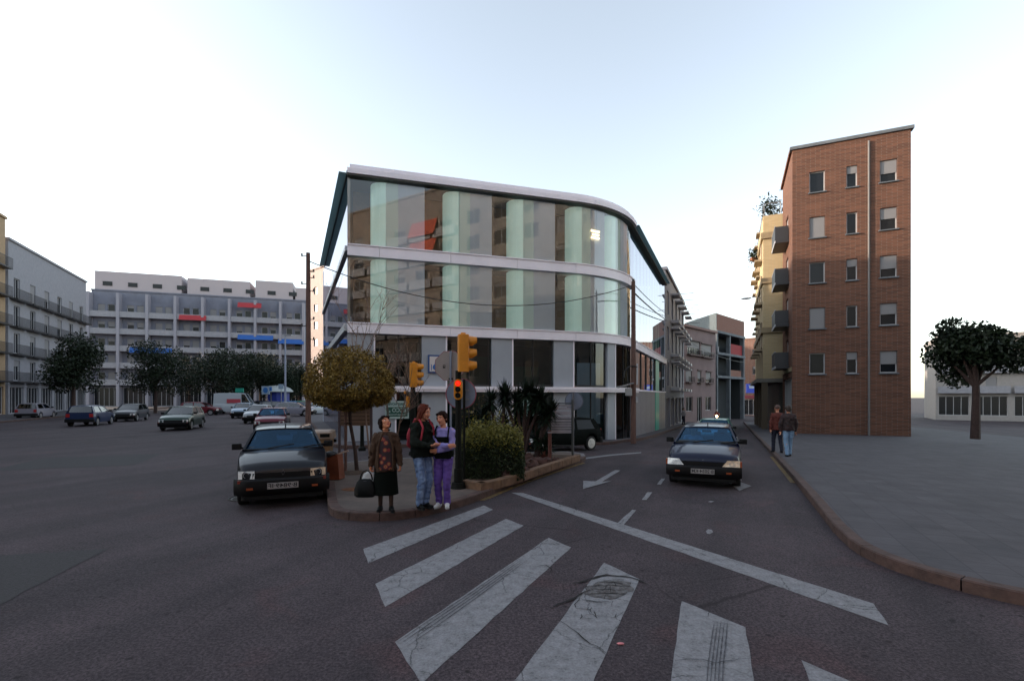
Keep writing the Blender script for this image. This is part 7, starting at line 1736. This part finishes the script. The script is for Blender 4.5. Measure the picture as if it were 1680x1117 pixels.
# two people walking on the right-hand pavement, backs to the camera
M_rust = mat('rust_jacket', (0.10, 0.02, 0.014), 0.85, var=0.1, scale=8); M_navy = mat('navy_trousers', (0.012, 0.014, 0.03), 0.85)
Yw = 18.0
p = at(1275.5, Yw); p.z = gz(p.x, p.y) + 0.12
figure('man in rust-red jacket walking away along the right-hand pavement', p, H=1.74, yaw=172, head=(0, 0, 0), wl=(-0.26, 0.0, 0.86), wr=(0.25, -0.04, 0.88), hl=(-1, -.4, 0), hr=(1, -.4, 0), hdl=(0, 0.1, -1), hdr=(0, 0, -1), pnl=(1, 0, 0), pnr=(-1, 0, 0), feet=((-0.09, 0.10, 5), (0.10, -0.10, -5)), hair='cap', hairm=mat('greying_hair', (0.10, 0.06, 0.05), 0.8), top=M_rust, top_z=0.80, top_fat=0.03, trousers=M_navy, shoes=(M_leath, M_black), vox=0.011)
p = at(1293.5, 16.6); p.z = gz(p.x, p.y) + 0.12
figure('person in black jacket and pale blue jeans, beside the man in rust-red', p, H=1.72, yaw=165, head=(0, 0, 0), feet=((-0.09, -0.10, 5), (0.09, 0.08, -5)), wl=(-0.24, 0.05, 0.86), wr=(0.24, 0.0, 0.86), hl=(-1, -.4, 0), hr=(1, -.4, 0), hair='short', top=mat('black_red_jacket', (0.03, 0.01, 0.012), 0.8, color2=(0.02, 0.015, 0.016), scale=3), top_z=0.84, top_fat=0.03, trousers=mat('pale_denim', (0.20, 0.32, 0.48), 0.85, var=0.1), shoes=(M_leath, M_black), vox=0.011)
p = at(1121, 50); p.z = gz(p.x, p.y) + 0.12
figure('distant pedestrian in a pale top and dark trousers below the grey-white townhouse', p, H=1.7, yaw=30, top=mat('pale_shirt', (0.3, 0.3, 0.34), 0.8), top_fat=0.02, trousers=M_navy, hair='short', shoes=(M_leath, M_black), vox=0.022)

# driver of the dark blue car and the motorcyclist
dp = k2.matrix_basis.to_3x3() if False else Matrix.Rotation(k2.rotation_euler.z, 3, 'Z')
def bust(label, pos, rz, topm, hairm, helmet=False, wl=(0.16, -0.42, 1.02), wr=(-0.16, -0.42, 1.02), feet=None, H=1.7, lift=0, trousers=None):
    """seated figure: thighs forward, shanks down"""
    t = thing('person', label, 'person', pos, rz); k = H / 1.65; b = MB(); V = Vector
    hL, hR = V((0.1, 0, 0)), V((-0.1, 0, 0)); kL, kR = V((0.14, -0.42, 0.06)), V((-0.14, -0.42, 0.06)); aL, aR = V((0.13, -0.40, -0.33)), V((-0.13, -0.40, -0.33))
    if feet: kL, kR = V((0.2, -0.34, 0.02)), V((-0.2, -0.34, 0.02)); aL, aR = V((0.2, -0.2, -0.4)), V((-0.2, -0.2, -0.4))
    b.ell(V((0, 0, 0.05)), (0.16, 0.13, 0.13)); b.ell(V((0, 0.0, 0.28)), (0.155, 0.105, 0.24)); b.caps(V((0.16, 0, 0.47)), 0.055, V((-0.16, 0, 0.47)), 0.055); b.caps(V((0, 0, 0.47)), 0.06, V((0, -0.02, 0.6)), 0.05)
    hc = V((0, -0.03, 0.68)); b.ell(hc + V((0, 0.01, 0.02)), (0.074, 0.09, 0.095)); b.ell(hc + V((0, -0.02, -0.04)), (0.056, 0.064, 0.07)); b.caps(hc + V((0, -0.085, 0.02)), 0.009, hc + V((0, -0.105, -0.02)), 0.013)
    arms = []
    for s, w_ in ((1, wl), (-1, wr)):
        sh_ = V((s * 0.165, 0, 0.46)); w_ = V(w_) - V((0, 0, 0.86)); e, w2 = ik(sh_, w_, 0.28, 0.25, (s, 0.3, -1)); arms.append((sh_, e, w2)); b.caps(sh_, 0.047, e, 0.037); b.caps(e, 0.037, w2, 0.025); hand(b, w2, (0, -1, 0.1), (0, 0, -1), s, 70)
    for h_, k_, a_ in ((hL, kL, aL), (hR, kR, aR)): b.caps(h_, 0.085, k_, 0.055); b.caps(k_, 0.055, a_, 0.038); b.caps(a_, 0.035, a_ + V((0, -0.13, -0.03)), 0.03)
    solid(b, 'body', M_skin, t, 0.010, smooth_it=2)
    c = MB(); c.ell(V((0, 0.0, 0.28)), (0.185, 0.135, 0.26)); c.ell(V((0, 0, 0.08)), (0.185, 0.15, 0.14)); c.caps(V((0.16, 0, 0.46)), 0.072, V((-0.16, 0, 0.46)), 0.072)
    for s_, e, w2 in arms: c.caps(s_, 0.066, e, 0.052); c.caps(e, 0.052, e.lerp(w2, 0.9), 0.038)
    solid(c, 'jacket', topm, t, 0.014, amp=0.012)
    c = MB()
    for h_, k_, a_ in ((hL, kL, aL), (hR, kR, aR)): c.caps(h_, 0.1, k_, 0.07); c.caps(k_, 0.07, a_, 0.052)
    solid(c, 'trousers', trousers or M_navy, t, 0.014, amp=0.008)
    if helmet: c = MB(); c.ell(hc + V((0, 0.01, 0.02)), (0.125, 0.14, 0.135), None, 22, 16); c.build('helmet', hairm, t, smooth=True); c = MB(); c.ell(hc + V((0, -0.04, 0.0)), (0.112, 0.105, 0.06), None, 18, 12); c.build('visor', mat('visor_dark', (0.01, 0.01, 0.012), 0.1, coat=1), t, smooth=True)
    else: c = MB(); c.ell(hc + V((0, 0.022, 0.035)), (0.084, 0.092, 0.09)); solid(c, 'hair', hairm, t, 0.012, amp=0.006, f=(25, 25, 25), smooth_it=1)
    return t
fw = Vector((math.cos(k2.rotation_euler.z), math.sin(k2.rotation_euler.z))); lf_ = Vector((-fw.y, fw.x))
px_ = 4.0 / 2 - 1.1 - 1.02
# the driver's side shows at the left of the picture (mirrored slide): the car's own right side
pos = Vector(k2.location[:2]) + fw * px_ - lf_ * 0.34
bust('driver in pale clothing behind the windscreen of the dark blue hatchback', (pos.x, pos.y, k2.location.z + 0.50), k2.rotation_euler.z + math.pi / 2, mat('pale_driver_top', (0.35, 0.36, 0.4), 0.8), mat('hair_dark', (0.03, 0.018, 0.014), 0.6), wl=(0.14, -0.34, 1.18), wr=(-0.14, -0.34, 1.18))
pos = Vector(mp.location[:2]) + Vector((math.cos(mp.rotation_euler.z), math.sin(mp.rotation_euler.z))) * -0.3
bust('motorcyclist in a white helmet riding the motorcycle with the lit headlamp', (pos.x, pos.y, mp.location.z + 0.86), mp.rotation_euler.z + math.pi / 2, mat('dark_red_jacket', (0.1, 0.02, 0.02), 0.7), mat('helmet_white', (0.6, 0.6, 0.62), 0.25, coat=1), helmet=True, wl=(0.33, -0.6, 1.02), wr=(-0.33, -0.6, 1.02), feet=True)

# ================================================================== tidy: put every Empty at the foot of its thing
bpy.context.view_layer.update()
for o in list(scene.objects):
    if o.type == 'EMPTY' and o.parent is None and Vector(o.location).length < 1e-6 and o.children:
        pts = [o2.matrix_world @ Vector(c) for o2 in o.children_recursive if o2.type == 'MESH' for c in o2.bound_box]
        if not pts: continue
        c = Vector(((min(p.x for p in pts) + max(p.x for p in pts)) / 2, (min(p.y for p in pts) + max(p.y for p in pts)) / 2, min(p.z for p in pts)))
        o.location = c
        for ch in o.children: ch.location = Vector(ch.location) - c
# materials that use object coordinates stay put: they read each mesh's own frame
